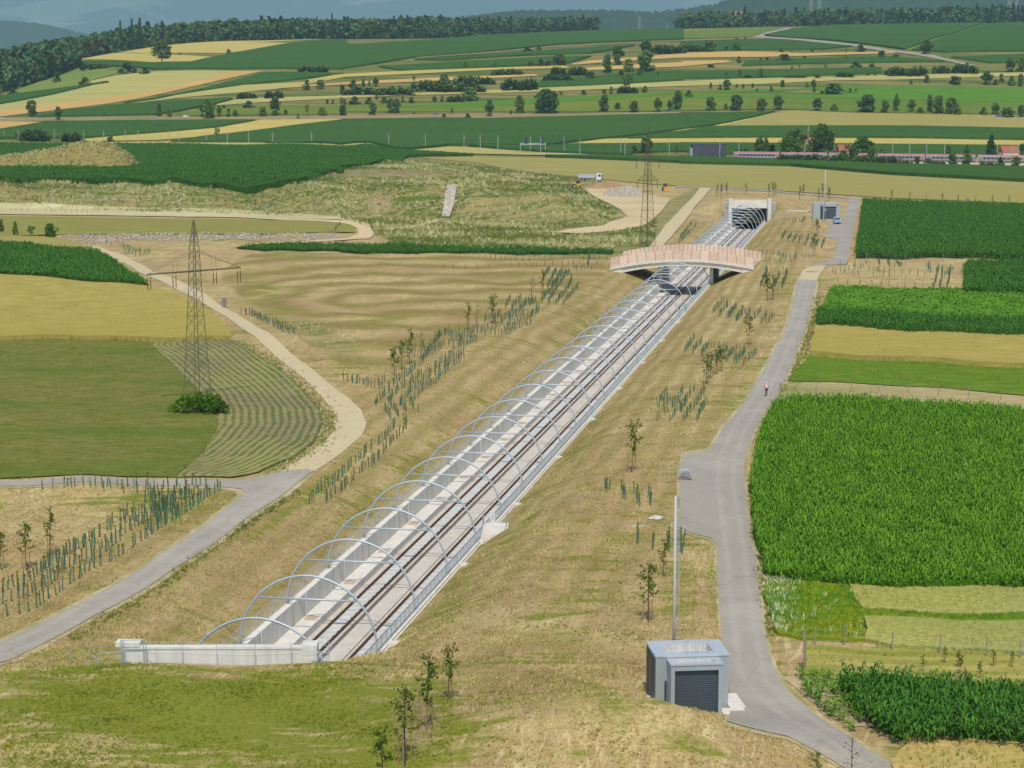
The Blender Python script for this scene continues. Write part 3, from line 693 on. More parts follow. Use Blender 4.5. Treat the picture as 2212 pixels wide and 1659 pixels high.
def far_fields():
    L = [
     ('barley_field', 'wheat_pale', R1((0,675),(330,610),(600,518),(800,478),(1000,462),(1350,455),(1560,458),(1400,490),(1180,545),(900,600),(500,650),(0,715),(-300,740),(-300,700)), 0, 'pale ripening field slanting down below the wooded corner'),
     ('stubble_field', 'stubble', R1((0,715),(500,650),(900,600),(1180,545),(1400,490),(1560,458),(1700,458),(1450,510),(1150,580),(900,635),(700,668),(400,705),(0,752),(-300,775),(-300,740)), 0, 'orange tinged ripe strip along the lower side of the slanting pale field'),
     ('maize_field', 'maize_far', R1((-300,660),(0,625),(120,605),(500,558),(680,528),(700,530),(600,545),(330,610),(0,670),(-300,700)), 1.6, 'narrow green maize wedge above the slanting pale field'),
     ('hay_meadow', 'meadow_pale', R1((110,608),(100,585),(330,500),(490,440),(780,463),(600,515),(500,556),(120,604)), 0, 'light green hay meadow at the foot of the wooded corner'),
     ('maize_field', 'maize_far', R1((485,398),(980,408),(1230,402),(1480,350),(1870,280),(2212,255)) + R2((60,292),(400,272),(680,252),(890,216),(1250,205),(1650,191),(2212,187),(2212,252),(1400,287),(900,338),(500,368),(250,408),(0,443)) + R1((2212,445),(1900,440),(1500,445),(1000,448),(760,428),(485,418)), 1.6, 'long dark green maize field rising to the wooded ridge'),
     ('barley_field', 'barley', R1((720,343),(960,300),(1200,281),(1880,279),(1600,325),(1450,345),(960,350)), 0, 'pale golden field wedge uphill of the lone broad tree'),
     ('barley_field', 'barley', R1((800,318),(1000,290),(1250,273),(1700,262),(2100,247),(2212,247),(2000,258),(1700,272),(1300,279),(1000,299)), 0, 'thin golden strip along the edge of the ridge wood'),
     ('barley_field', 'barley', R1((470,347),(700,348),(980,353),(1365,368),(1210,402),(980,405),(480,388)), 0, 'golden field behind the lone broad tree'),
     ('clover_field', 'maize_far', R1((440,292),(560,262),(750,253),(745,300),(700,340),(470,342)), 0.4, 'dull green field tucked into the bay of the wood'),
     ('maize_field', 'maize_far', R1((1000,640),(1350,562),(1700,472),(1830,468),(2212,475),(1900,513),(1550,548),(1180,603),(800,666)), 1.4, 'green maize strip under the slanting stubble field'),
     ('barley_field', 'wheat_pale', R1((800,668),(1180,605),(1550,550),(1950,530),(2212,477),(2212,500),(1960,545),(1780,575),(1500,602),(1200,627),(900,662)), 0, 'pale curved strip between two green maize strips'),
     ('maize_field', 'maize_far', R1((240,755),(400,715),(800,674),(1200,650),(1480,634),(1500,641),(1380,670),(1110,723),(1000,737),(480,750)), 1.5, 'dark maize field just above the brown road verge'),
     ('barley_field', 'wheat_pale', R1((1390,674),(1500,645),(1700,630),(2212,618)) + R2((400,600),(900,583),(1300,568),(2212,525)) + R3((400,508),(1000,498),(1400,483),(2212,468),(2600,462),(2600,484),(2212,490),(1400,515),(1000,520),(500,545),(0,556)) + R2((1300,592),(400,617),(0,636)) + R1((1700,660),(1400,680)), 0, 'long thin pale strip running across the terraces'),
     ('hay_meadow', 'meadow_yellow', R1((1115,737),(1400,690),(2212,682)) + R2((900,655),(1500,628),(2212,600)) + R3((600,618),(900,612),(1200,640),(2212,662),(2600,668),(2600,720),(2212,740),(1100,725),(700,705)) + R2((2212,715),(1500,722),(900,722),(0,722)) + R1((2212,738),(1200,747)), 0, 'yellowish green hay meadow between the terrace bank and the road'),
     ('clover_field', 'meadow_bright', R3((700,575),(1150,558),(2212,565),(2600,568),(2600,668),(2212,662),(1400,643),(1000,630),(700,628),(0,640),(0,622),(500,612),(900,610),(1180,600),(900,585)), 0.3, 'vivid green clover field on the lowest terrace'),
     ('clover_field', 'meadow_bright', R2((300,693),(900,657),(1500,627),(2212,594)) + R3((300,585),(600,575),(900,573),(600,592),(0,605)) + R2((1800,640),(1300,668),(900,690)), 0.3, 'thin vivid green wedge above the roadside trees'),
     ('road_verge', 'verge', R1((-300,762),(0,760),(400,757),(1000,747),(1300,757),(2212,747)) + R2((600,737),(900,732),(1500,735),(2212,722)) + R3((700,712),(1100,728),(1500,745),(1500,752),(1100,738),(700,722),(0,726)) + R2((2212,742),(1500,757),(900,762),(0,767)) + R1((2212,772),(1400,777),(380,780),(0,787),(-300,790)), 0, 'brown dry verge along the road at the foot of the hill'),
     ('maize_field', 'maize_far', R1((-300,860),(0,837),(280,792),(700,782),(1640,777),(1400,820),(800,870),(530,890),(0,890),(-300,900)), 1.6, 'dark maize field between the brown verge and the golden wedge'),
     ('stubble_field', 'stubble', R1((-300,788),(0,786),(300,786),(0,832),(-300,858)), 0, 'small orange stubble corner by the frame edge'),
     ('barley_field', 'barley', R1((540,897),(800,872),(1400,822),(1680,774),(2180,769),(2230,772),(1900,812),(1580,852),(1300,882),(1000,905),(560,912)), 0, 'golden wedge narrowing towards the brown verge'),
     ('maize_field', 'maize_far', R1((1100,915),(1300,884),(1600,852),(1900,812),(2230,774)) + R2((640,766),(900,770),(1100,765),(1600,752),(2212,737)) + R3((610,722),(300,792),(0,835)) + R2((1900,872),(1500,912),(1300,940),(700,935),(0,932)) + R1((1700,917)), 1.6, 'broad green maize field behind the catenary masts'),
     ('wheat_field', 'wheat_green', R3((610,727),(740,712),(1100,728),(2212,745),(2600,752),(2600,842),(2212,830),(1500,815),(200,816),(420,768)), 0, 'wide dull golden wheat field below the roadside trees'),
     ('field_path', 'barley', R3((-60,852),(0,838),(200,817),(420,767),(460,767),(220,822),(0,848)), 0, 'pale farm path along the slanting maize edge'),
     ('maize_field', 'maize_far', R2((1850,892),(2212,848)) + R3((200,820),(1500,818),(2212,832),(2600,840),(2600,912),(2212,902),(1500,890),(700,886),(0,889)), 1.6, 'long dark maize band behind the chapel trees'),
     ('barley_field', 'barley', R2((1510,922),(1700,897),(2212,890)) + R3((700,887),(1500,891),(2212,904),(2600,912),(2600,948),(2212,939),(0,921)) + R2((1600,928)), 0, 'thin golden strip just behind the chapel'),
     ('maize_field', 'maize_far', R2((1300,942),(1600,930),(2212,925)) + R3((0,923),(2212,941),(2600,950),(2600,1020),(2212,1012),(300,992),(0,975)) + R2((1880,985),(1500,962)), 0.9, 'dark green maize band beside the railway line'),
     ('barley_field', 'wheat_pale', R1((-300,915),(0,912),(200,922),(1100,914),(2212,920)) + R2((0,936),(700,946),(1300,972),(1830,1003),(1750,1006),(1200,1001),(600,986),(0,961)) + R1((2212,956),(1500,945),(700,927),(300,924),(0,928),(-300,930)), 0, 'pale green strip in front of the catenary masts'),
     ('maize_field', 'maize_far', R2((830,940),(1300,950),(1600,970),(1880,990),(1870,1004),(1300,978),(1000,958)), 1.8, 'narrow maize strip behind the lattice pylon'),
     ('maize_field', 'maize_far', R2((1320,1006),(1700,1006),(2212,1016)) + R3((0,1012),(600,1031),(1300,1062),(2212,1082),(2600,1090),(2600,1185),(2212,1165),(1350,1120),(700,1065),(0,1048)) + R2((2212,1046),(1800,1027)), 2.0, 'dark green maize band in front of the train'),
     ('wheat_field', 'wheat_green', R2((440,1002),(900,1006),(1800,1029),(2212,1049)) + R3((0,1051),(700,1069),(1350,1124),(2212,1170),(2600,1190)) + R6((2600,482),(2212,462),(1300,425),(600,378),(0,350)) + R5((2000,338),(1500,290),(1200,265),(870,200),(440,157)), 0, 'broad dull golden wheat field beyond the far tunnel portal'),
     ('maize_field', 'maize', R4((-400,82),(0,76),(690,82),(2212,102)) + R5((450,125),(860,151),(440,156),(250,196),(0,236)) + R4((2212,247),(1890,322),(700,317),(0,302),(-400,300)), 2.0, 'dark maize field on the plateau behind the flowering bank'),
     ('barley_field', 'barley', R2((0,480),(500,455),(1100,435),(1440,425),(1480,440),(1000,452),(500,477),(0,500)) + R1((2212,500),(1960,528),(1960,520),(2212,474)), 0, 'pale terrace strip under the big hill maize'),
     ('stubble_field', 'stubble', R2((0,535),(300,517),(700,500),(1250,480),(1280,490),(700,520),(300,537),(0,549)) + R1((2212,548),(1780,572),(1800,560),(2212,535)), 0, 'orange terrace strip behind the long hedge'),
     ('barley_field', 'stubble', R2((1480,415),(1600,392),(1850,377),(2212,347)) + R3((0,343),(400,332),(800,345),(1350,335),(1400,345),(900,360),(500,370),(0,375)) + R2((1850,395),(1500,420)), 0, 'long ripe strip high on the terraces'),
     ('stubble_field', 'stubble', R2((1570,440),(1900,418),(2212,402)) + R3((0,395),(300,390),(345,402),(0,432)) + R2((1600,456)), 0, 'short orange terrace strip with a big tree in front'),
     ('field_path', 'verge', R2((480,372),(900,342),(1400,296),(2212,262)) + R3((0,258),(450,244),(450,252),(0,266)) + R2((1400,303),(900,349),(480,378)), 0, 'dry path line across the hill maize'),
     ('maize_field', 'maize_far', R2((480,385),(1000,352),(1650,305),(1900,293),(1700,330),(1600,345),(1300,352),(700,388)), 1.2, 'green terrace strip under the dry path'),
     ('maize_field', 'maize_far', R2((250,432),(600,412),(1300,372),(1615,365),(1480,405),(1000,432),(400,455)), 1.2, 'second green terrace strip under the dry path'),
     ('maize_field', 'maize_far', R3((540,228),(720,187),(1000,156),(1400,148),(1900,140),(1950,150),(1450,318),(1150,280),(1000,263),(700,245)), 1.5, 'large maize field in the upper corner of the hill'),
     ('maize_field', 'maize_far', R3((1490,325),(1960,155),(2212,142),(2600,140),(2600,340),(2212,330),(1700,335)), 1.5, 'large maize field right of the diagonal grass track'),
     ('hay_meadow', 'meadow_yellow', R3((1440,325),(1930,148),(1970,148),(1490,328)), 0, 'diagonal grass track between two hill maize fields'),
     ('field_path', 'paving_dust', R3((450,243),(560,207),(690,180),(725,182),(590,214),(545,236),(700,247),(1150,290),(1350,323),(1640,358),(1700,380),(1920,426),(1850,424),(1600,372),(1300,332),(1100,299),(700,257)), 0, 'pale farm track curving over the hill'),
     ('hay_meadow', 'meadow_yellow', R2((1700,262),(2212,225)) + R3((0,198),(600,180),(680,182),(560,205),(450,240),(0,252)), 0, 'rough yellowish grass by the farm track'),
     ('maize_field', 'maize_far', R3((480,258),(800,270),(1110,300),(900,318),(500,322),(0,330),(0,272)), 1.0, 'green strip under the pale farm track'),
     ('maize_field', 'maize_far', R3((420,396),(900,378),(1350,370),(1700,396),(1400,402),(800,411),(400,426)), 1.0, 'green terrace strip below the long ripe strip'),
     ('maize_field', 'maize_far', R3((0,470),(300,458),(1300,438),(1300,470),(600,498),(0,508)), 0.8, 'green terrace strip behind the long thin pale strip'),
     ('maize_field', 'maize_far', R2((1300,520),(1800,480),(2212,460),(2212,515),(1700,545),(1250,562)), 0.8, 'green terrace strip beside the long hedge'),
     ('maize_field', 'maize_far', R3((1740,372),(2212,352),(2600,345),(2600,400),(2212,402),(2000,406)), 1.0, 'green strip under the junction of the farm track'),
    ]
    for i, (nm, mt, P, h, lab) in enumerate(L):
        D = np.median(hit([q[0] for q in P[::4]], [q[1] for q in P[::4]])[:, 1])
        sheet(nm, P, M[mt], off=0.10 + 0.005 * i + (0.30 if D > 1200 else 0), h=h * 0.8, label=lab, spacing=max(9.0, D * 0.010))
far_fields()

def near_fields():
    sheet('bank_foot', R4((-400,455),(0,460),(600,480),(1500,500),(2212,548)) + R5((150,575),(140,588),(0,566)) + R4((1500,547),(0,522),(-400,515)), M['straw_grass'], 0.20, label='pale dry grass along the foot of the flowering bank')
    sheet('basin_grass', [(-300,462),(0,467),(400,474),(740,478),(765,490),(768,503),(600,506),(130,508),(0,512),(-300,512)], M['olive_grass'], 0.18, label='dull olive grass of the shallow basin')
    sheet('gravel_track', R4((-400,515),(0,519),(600,528),(1500,545),(2212,573)) + R5((110,572),(190,600),(218,660),(190,690),(60,697),(0,702)) + R4((1750,722),(1540,748),(1520,744),(1720,718),(2212,690)) + R5((60,685),(120,655),(110,625),(60,597),(0,588)) + R4((1500,553),(600,540),(0,532),(-400,528)), M['sand'], 0.26, label='pale gravel track looping round the basin')
    sheet('hedge_strip', R4((1520,747),(1700,733),(1860,723),(2212,723)) + R5((0,728),(780,740),(1300,752),(1760,768),(1740,785),(1300,783),(800,777),(0,771)) + R4((2212,767),(1700,765)), M['maize'], 0.08, h=0.4, label='dark green maize strip along the top of the mown meadow')
    sheet('excavation', R5((1560,368),(1760,358),(1960,398),(2060,420),(2130,430),(2060,520),(1980,590),(1930,612),(1760,640),(1560,655),(1310,648),(1480,628),(1700,605),(1850,548),(1800,500),(1745,470),(1640,420)), M['sand'], 0.22, label='sandy excavation floor beside the spoil bank')
    sheet('gravel_road', [(1402,535),(1440,484),(1500,424),(1512,406),(1536,408),(1525,421),(1478,480),(1432,533)], M['gravel'], 0.28, label='pale gravel road behind the bridge')
    sheet('farm_road', R6((-30,346),(0,350),(600,378),(1130,428),(2212,470),(2500,482),(2500,492),(2212,479),(1130,437),(600,386),(0,359),(-30,356)), M['asphalt'], 0.16, label='narrow asphalt farm road behind the far portal', cat='road')
    # left side
    sheet('maize_field', R4((-500,700),(0,730),(330,760),(630,780),(960,1000),(700,976),(400,950),(0,920),(-500,890)), M['maize'], 0.06, h=1.0, label='dark maize field above the golden wheat by the gravel road', ragged=0.25)
    sheet('wheat_field', R4((-500,660),(0,675),(440,695),(590,760),(628,778),(330,759),(0,729),(-500,699)), M['wheat_green'], 0.05, h=0.5, label='dull pale wheat strip beyond the dark maize')
    sheet('wheat_field', [(-130,588),(0,597),(134,607),(322,623),(372,634),(445,672),(495,716),(500,732),(300,733),(0,733),(-130,733)], M['wheat'], 0.05, h=0.85, label='golden wheat field behind the lattice pylon', ragged=0.2)
    sheet('young_crop_field', [(-130,735),(200,735),(335,736),(372,790),(420,840),(470,890),(470,930),(430,990),(380,1033),(0,1035),(-130,1036)], M['young_crop'], 0.14, label='patchy green and straw coloured field round the pylon', ragged=0.4)
    E = [(503,736),(540,756),(612,805),(660,850),(690,885),(698,915),(680,955),(630,992),(560,1022),(500,1033)]
    EW = world_poly(E)
    def rowd(V):
        best = np.full(len(V), 1e9)
        for a, b in zip(EW[:-1], EW[1:]):
            ab = (b - a)[:2]; t = np.clip(((V[:, 0] - a[0]) * ab[0] + (V[:, 1] - a[1]) * ab[1]) / (ab @ ab), 0, 1)
            best = np.minimum(best, np.hypot(V[:, 0] - a[0] - t * ab[0], V[:, 1] - a[1] - t * ab[1]))
        return best
    sheet('row_crop_field', E[:1] + E[1:] + [(380,1034),(430,990),(470,930),(470,890),(420,840),(372,790),(320,737)], M['row_crop'], 0.17, label='young row crop curving with the gravel road', edge_attr=rowd, spacing=1.1)
    # right side
    sheet('maize_field', R6((1180,449),(2212,480),(2600,492),(2600,825),(2212,812),(1130,800)), M['maize'], 0.06, h=1.0, label='dark maize block beside the road beyond the bridge', ragged=0.3)
    sheet('maize_field', R6((1855,842),(2212,842),(2600,845),(2600,1045),(2212,1032),(1830,1026),(1825,880)), M['maize'], 0.06, h=1.0, label='small dark maize block beside the tube planting', ragged=0.25)
    sheet('beet_field', R6((985,998),(1500,1015),(2212,1045),(2600,1062),(2600,1235),(2212,1215),(900,1160)), M['beet'], 0.06, h=0.5, label='fresh light green field beside the road', ragged=0.25)
    sheet('maize_field', S3((880,2),(2212,60),(2600,75),(2600,180),(2212,160),(1500,140),(880,96)), M['maize'], 0.06, h=1.0, label='dark maize strip between the fresh green and golden fields', ragged=0.25)
    sheet('wheat_field', S3((870,98),(1500,142),(2212,162),(2600,182),(2600,370),(2212,350),(1300,306),(830,267),(850,200)), M['wheat'], 0.06, h=0.85, label='golden wheat field above the young green strip by the road', ragged=0.2)
    sheet('green_strip', S3((830,285),(1300,318),(2212,358),(2600,375),(2600,560),(2212,540),(1500,482),(700,447),(770,350)), M['green_field'], 0.12, label='young green strip under the golden wheat', ragged=0.3)
    sheet('grass_strip', S3((690,455),(1200,478),(1500,488),(2212,545),(2600,565),(2600,668),(2212,645),(1300,592),(660,560)), M['dry_strip'], 0.09, label='dry tan grass strip with fence posts', ragged=0.25)
    sheet('maize_field', S3((600,620),(700,573),(900,572),(1500,600),(2212,656),(2600,680)) + Q6((2400,640),(1982,622),(1000,602),(690,578),(500,560),(455,400),(425,220),(410,0)) + S3((455,1100),(490,900),(540,730)), M['maize_lush'], 0.06, h=0.75, label='large lush green maize field beside the road', ragged=0.35)
    sheet('herb_meadow', Q6((488,572),(690,580),(960,597),(1000,650),(1040,740),(1060,800),(1072,880),(1062,930),(700,917),(560,890),(500,720)), M['herbs'], 0.06, h=0.25, label='bright green weedy corner with white and yellow flowers', ragged=0.25)
    sheet('crop_strip', Q6((970,602),(1982,624),(2400,636),(2400,786),(1982,772),(1052,750),(1005,690)), M['onion'], 0.07, h=0.3, label='upper pale yellow green crop strip beside the weedy corner', ragged=0.2)
    sheet('crop_strip', Q6((1060,800),(1982,822),(2400,835),(2400,1030),(1982,1010),(1200,962),(1064,927),(1080,870)), M['onion'], 0.07, h=0.3, label='lower pale yellow green crop strip along the wire fence', ragged=0.2)
    sheet('herb_strip', Q6((1000,748),(1060,756),(1982,778),(2400,790),(2400,832),(1982,818),(1062,797)), M['herbs'], 0.09, h=0.2, label='thin green herb strip between the pale crop strips', ragged=0.2)
    sheet('mown_strip', Q6((716,955),(1200,968),(1982,1014),(2400,1035),(2400,1225),(1982,1205),(1500,1172),(900,1125),(716,1125)), M['mown'], 0.07, label='mown grass strip with small fruit saplings', ragged=0.2)
    sheet('field_soil', Q6((590,1140),(700,1130),(920,1140),(1010,1290),(1120,1430),(1000,1420),(850,1350),(700,1230)), M['soil'], 0.06, label='bare earth edge with a few maize rows', ragged=0.15)
    sheet('maize_field', Q6((918,1142),(1150,1132),(1400,1160),(1982,1208),(2400,1235),(2400,1520),(1982,1492),(1500,1452),(1280,1462),(1160,1400),(1020,1300),(940,1210)), M['maize'], 0.06, h=0.7, label='dark maize field in the lower corner of the view', ragged=0.2, hofs=0.7)
    sheet('ripe_patch', [(1925,1655),(1965,1592),(2060,1582),(2212,1600),(2350,1612),(2350,1760),(1960,1760)], M['ripe'], 0.06, h=0.2, label='ripe tan patch turning green below the dark maize', ragged=0.3)
    # roads with their dusty shoulders
    left_asphalt = [(-200,1475),(-200,1430),(0,1389),(92,1346),(184,1300),(322,1218),(400,1167),(472,1112),(520,1076),(530,1066),(524,1058),(470,1052),(300,1050),(0,1051),(-150,1052),(-150,1040),(0,1040),(300,1038),(480,1040),(545,1035),(607,1020),(680,1018),(652,1037),(560,1102),(487,1157),(420,1204),(337,1258),(240,1314),(142,1367),(0,1434)]
    left_should = [(-200,1485),(-200,1422),(0,1380),(90,1339),(180,1294),(318,1211),(396,1160),(466,1107),(500,1082),(512,1070),(505,1062),(470,1056),(-150,1056),(-150,1037),(480,1037),(545,1031),(600,1017),(690,1015),(660,1041),(566,1108),(492,1163),(426,1209),(342,1264),(244,1320),(146,1373),(0,1441)]
    gr = [(607,1020),(662,985),(702,958),(724,930),(729,905),(714,880),(680,842),(620,790),(560,736),(510,700),(460,668),(380,624),(300,588),(238,555),(198,533),(212,532),(275,555),(335,589),(405,615),(484,664),(543,698),(604,740),(664,790),(704,825),(754,860),(782,888),(792,914),(781,942),(741,977),(680,1018)]
    def lane(line):
        LW = world_poly(line)
        def fn(V):
            best = np.full(len(V), 9.0)
            for a, b in zip(LW[:-1], LW[1:]):
                ab = (b - a)[:2]; t = np.clip(((V[:, 0] - a[0]) * ab[0] + (V[:, 1] - a[1]) * ab[1]) / (ab @ ab), 0, 1)
                best = np.minimum(best, np.hypot(V[:, 0] - a[0] - t * ab[0], V[:, 1] - a[1] - t * ab[1]))
            return best
        return fn
    sheet('road_shoulder', left_should, M['shoulder'], 0.045, label='dusty shoulder of the asphalt farm road', cat='road', ragged=0.12, spacing=1.1)
    sheet('gravel_road', gr, M['gravel'], 0.065, label='pale gravel farm road bending past the pylon field', cat='road', ragged=0.12)
    sheet('asphalt_road', left_asphalt, M['asphalt'], 0.10, label='grey asphalt farm road on the pylon side of the cutting', cat='road', spacing=0.9, edge_attr=lane([(-200, 1452), (0, 1411), (163, 1333), (330, 1238), (480, 1135), (560, 1080), (645, 1020)]))
    ra = [(2080,1735),(1950,1668),(1880,1626),(1800,1572),(1722,1512),(1692,1480),(1670,1440),(1655,1388),(1643,1300),(1630,1200),(1617,1130),(1608,1050),(1608,1000),(1619,960),(1641,910),(1691,830),(1721,760),(1746,690),(1762,620),(1763,604),(1725,604),(1710,668),(1690,728),(1650,800),(1608,870),(1569,915),(1545,955),(1531,974),(1476,984),(1469,1010),(1468,1128),(1452,1135),(1500,1155),(1536,1163),(1547,1178),(1554,1300),(1561,1400),(1572,1470),(1580,1510),(1570,1560),(1700,1592),(1790,1640),(1900,1700),(1960,1740)]
    rs = [(2080,1725),(1956,1662),(1886,1620),(1806,1566),(1728,1507),(1698,1476),(1677,1438),(1661,1386),(1649,1300),(1636,1200),(1622,1130),(1613,1050),(1613,1000),(1624,960),(1646,912),(1697,832),(1727,762),(1752,692),(1768,622),(1768,600),(1720,600),(1704,666),(1684,726),(1644,798),(1602,868),(1563,913),(1539,953),(1526,969),(1472,979),(1462,1010),(1460,1124),(1440,1137),(1500,1160),(1532,1168),(1542,1180),(1549,1300),(1556,1400),(1567,1470),(1572,1510),(1560,1566),(1700,1599),(1790,1647),(1900,1707),(1960,1750)]
    sheet('road_shoulder', rs, M['shoulder'], 0.045, label='dusty shoulder of the maize side road', cat='road', ragged=0.12, spacing=1.0)
    sheet('asphalt_road', ra, M['asphalt'], 0.09, label='grey asphalt farm road beside the big maize field', cat='road', spacing=0.8, edge_attr=lane([(2000, 1725), (1900, 1655), (1790, 1590), (1680, 1520), (1630, 1470), (1612, 1390), (1600, 1300), (1590, 1200), (1580, 1130), (1566, 1050), (1572, 985), (1600, 920), (1655, 830), (1690, 755), (1722, 690), (1742, 610)]))
    sheet('gravel_road', [(1724,606),(1731,590),(1746,577),(1785,572),(1773,590),(1764,606)], M['gravel'], 0.10, label='short gravel piece joining the two asphalt roads by the bridge', cat='road')
    rf = [(1745,578),(1784,573),(1803,573),(1830,571),(1840,520),(1850,470),(1858,431),(1834,430),(1826,466),(1820,478),(1800,478),(1790,484),(1789,508),(1765,506),(1785,513),(1808,518),(1800,560)]
    sheet('asphalt_road', rf, M['asphalt'], 0.11, label='grey asphalt road and yard by the far technical building', cat='road')
near_fields()

# far wooded ridges and blue hills
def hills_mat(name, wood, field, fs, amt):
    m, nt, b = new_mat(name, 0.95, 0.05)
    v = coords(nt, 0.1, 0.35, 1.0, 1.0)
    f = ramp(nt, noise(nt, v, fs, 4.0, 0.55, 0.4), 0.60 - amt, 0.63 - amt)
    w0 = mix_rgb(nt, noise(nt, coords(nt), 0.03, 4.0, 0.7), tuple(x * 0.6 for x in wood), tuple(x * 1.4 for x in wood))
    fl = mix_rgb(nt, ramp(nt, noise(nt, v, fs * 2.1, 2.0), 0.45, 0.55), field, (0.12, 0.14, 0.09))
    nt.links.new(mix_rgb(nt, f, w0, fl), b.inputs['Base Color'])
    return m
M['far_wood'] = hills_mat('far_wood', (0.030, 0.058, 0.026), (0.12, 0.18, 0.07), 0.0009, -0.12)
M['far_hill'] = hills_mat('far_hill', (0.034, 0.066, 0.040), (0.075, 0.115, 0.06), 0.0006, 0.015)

def ridge(name, D0, D1, prof, mat, label, bump_h=6.0, seed=1, nd=60, na=420, dip=-25.0, y_amp=2.0):
    """prof: [(px, y of the skyline)]"""
    a = np.linspace(-0.42, 0.42, na)
    px = CX + FPX * a
    ys = np.interp(px, [p[0] for p in prof], [p[1] for p in prof])
    r = np.random.default_rng(seed)
    ph = r.uniform(0, 6.28, 8)
    ys = ys + sum(y_amp / (k + 1) * np.sin(px * 0.004 * (k + 1.7) + ph[k]) for k in range(6))
    top = CAMH + D1 * (180 - ys) / FPX
    t = np.linspace(0, 1.25, nd)
    Dg = D0 + (D1 - D0) * t
    prof_t = np.where(t <= 1, np.sin(np.clip(t, 0, 1) * math.pi / 2) ** 1.3, 1 - (t - 1) * 2.5)
    X = a[None, :] * Dg[:, None]
    Y = np.repeat(Dg[:, None], na, 1)
    wv = 0
    for k in range(6):
        f = 0.0006 * 1.7 ** k
        wv = wv + np.sin(X * f + ph[k] + 1.3 * np.sin(Y * f * 0.8 + ph[(k + 3) % 8])) / (k + 1.2)
    Zr = dip + (top[None, :] - dip) * prof_t[:, None] + wv * 0.09 * (top[None, :] - dip) * np.sin(np.clip(t, 0, 1) * math.pi)[:, None]
    Zr = Zr + r.uniform(0, bump_h, Zr.shape)
    idx = np.arange(nd * na).reshape(nd, na)
    F = np.stack([idx[:-1, :-1], idx[:-1, 1:], idx[1:, 1:], idx[1:, :-1]], -1).reshape(-1, 4)
    o = np_mesh(name, np.stack([X, Y, Zr], -1).reshape(-1, 3), F, mat, smooth=True)
    tag(o, label, 'hill', kind='structure')
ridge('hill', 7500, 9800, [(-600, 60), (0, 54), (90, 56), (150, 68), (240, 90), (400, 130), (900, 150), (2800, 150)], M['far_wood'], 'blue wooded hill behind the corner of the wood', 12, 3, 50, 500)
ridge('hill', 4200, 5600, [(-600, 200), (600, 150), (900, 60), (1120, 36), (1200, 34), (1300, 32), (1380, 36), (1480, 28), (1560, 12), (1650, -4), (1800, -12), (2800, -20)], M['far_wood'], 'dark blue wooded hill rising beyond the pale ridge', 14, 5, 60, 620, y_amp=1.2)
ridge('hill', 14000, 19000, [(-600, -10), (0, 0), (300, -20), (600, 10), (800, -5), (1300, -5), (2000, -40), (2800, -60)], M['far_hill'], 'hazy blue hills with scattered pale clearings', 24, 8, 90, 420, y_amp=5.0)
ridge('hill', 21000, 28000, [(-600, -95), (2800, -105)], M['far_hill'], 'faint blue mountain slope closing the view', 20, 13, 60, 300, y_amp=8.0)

# ------------------------------------------------------------------ built things: materials
def concrete_mat(name, c, dark=0.82, scale=0.8, streak=True, rough=0.85):
    m, nt, b = new_mat(name, rough, 0.25)
    v = coords(nt)
    f = ramp(nt, noise(nt, v, scale, 6.0, 0.68), 0.30, 0.70)
    col = mix_rgb(nt, f, tuple(x * dark for x in c), c)
    if streak:
        vz = coords(nt, 0, 1.0, 1.0, 0.05)
        col = mix_rgb(nt, math_(nt, 'MULTIPLY', ramp(nt, noise(nt, vz, 1.6, 4.0, 0.65), 0.46, 0.68), 0.7), col, tuple(x * 0.68 for x in c))
    col = mix_rgb(nt, math_(nt, 'MULTIPLY', ramp(nt, noise(nt, v, 0.23, 4.0, 0.6), 0.55, 0.7), 0.35), col, (c[0] * 0.82, c[1] * 0.76, c[2] * 0.66))
    nt.links.new(col, b.inputs['Base Color'])
    bump(nt, b, noise(nt, v, 9.0, 4.0), 0.2, 0.02)
    return m
M['concrete'] = concrete_mat('concrete', (0.70, 0.665, 0.575), 0.86)
M['concrete_light'] = concrete_mat('concrete_light', (0.68, 0.645, 0.565), 0.84)
M['concrete_floor'] = concrete_mat('concrete_floor', (0.58, 0.52, 0.43), 0.80, 0.5, True)
M['concrete_dark'] = concrete_mat('concrete_dark', (0.30, 0.28, 0.25))
M['sleeper'] = plain('sleeper', (0.50, 0.53, 0.53), 0.8, var=0.12, scale=1.0, obj=False)
M['rail'] = plain('rail', (0.12, 0.072, 0.05), 0.6, 0.3, 0.2, 0.3, 2.0, False)
M['galv'] = plain('galv', (0.40, 0.455, 0.495), 0.5, 0.5, 0.35, 0.08, 0.8, False)
M['galv_dull'] = plain('galv_dull', (0.36, 0.40, 0.42), 0.55, 0.4, 0.3, 0.10, 0.8, False)
M['mesh_wire'] = plain('mesh_wire', (0.56, 0.59, 0.60), 0.6, 0.3, 0.2, 0.1, 0.8, False)
M['cable'] = plain('cable', (0.06, 0.06, 0.065), 0.6, 0.3)
M['cover'] = plain('cover', (0.46, 0.34, 0.23), 0.8, var=0.2)
M['cladding'] = plain('cladding', (0.36, 0.405, 0.42), 0.42, 0.4, 0.25, 0.05, 0.6)
M['roof_metal'] = plain('roof_metal', (0.46, 0.50, 0.52), 0.40, 0.5, 0.3, 0.07, 0.7)
M['dark_panel'] = plain('dark_panel', (0.035, 0.050, 0.066), 0.5, 0.4, 0.1, 0.15, 1.0)
M['roof_gravel'] = plain('roof_gravel', (0.50, 0.49, 0.45), 0.9, var=0.2, scale=4.0)
M['white'] = plain('white', (0.78, 0.78, 0.76), 0.5, var=0.05)
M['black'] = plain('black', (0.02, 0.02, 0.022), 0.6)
M['tunnel'] = plain('tunnel', (0.10, 0.10, 0.095), 0.9, var=0.2, obj=False)

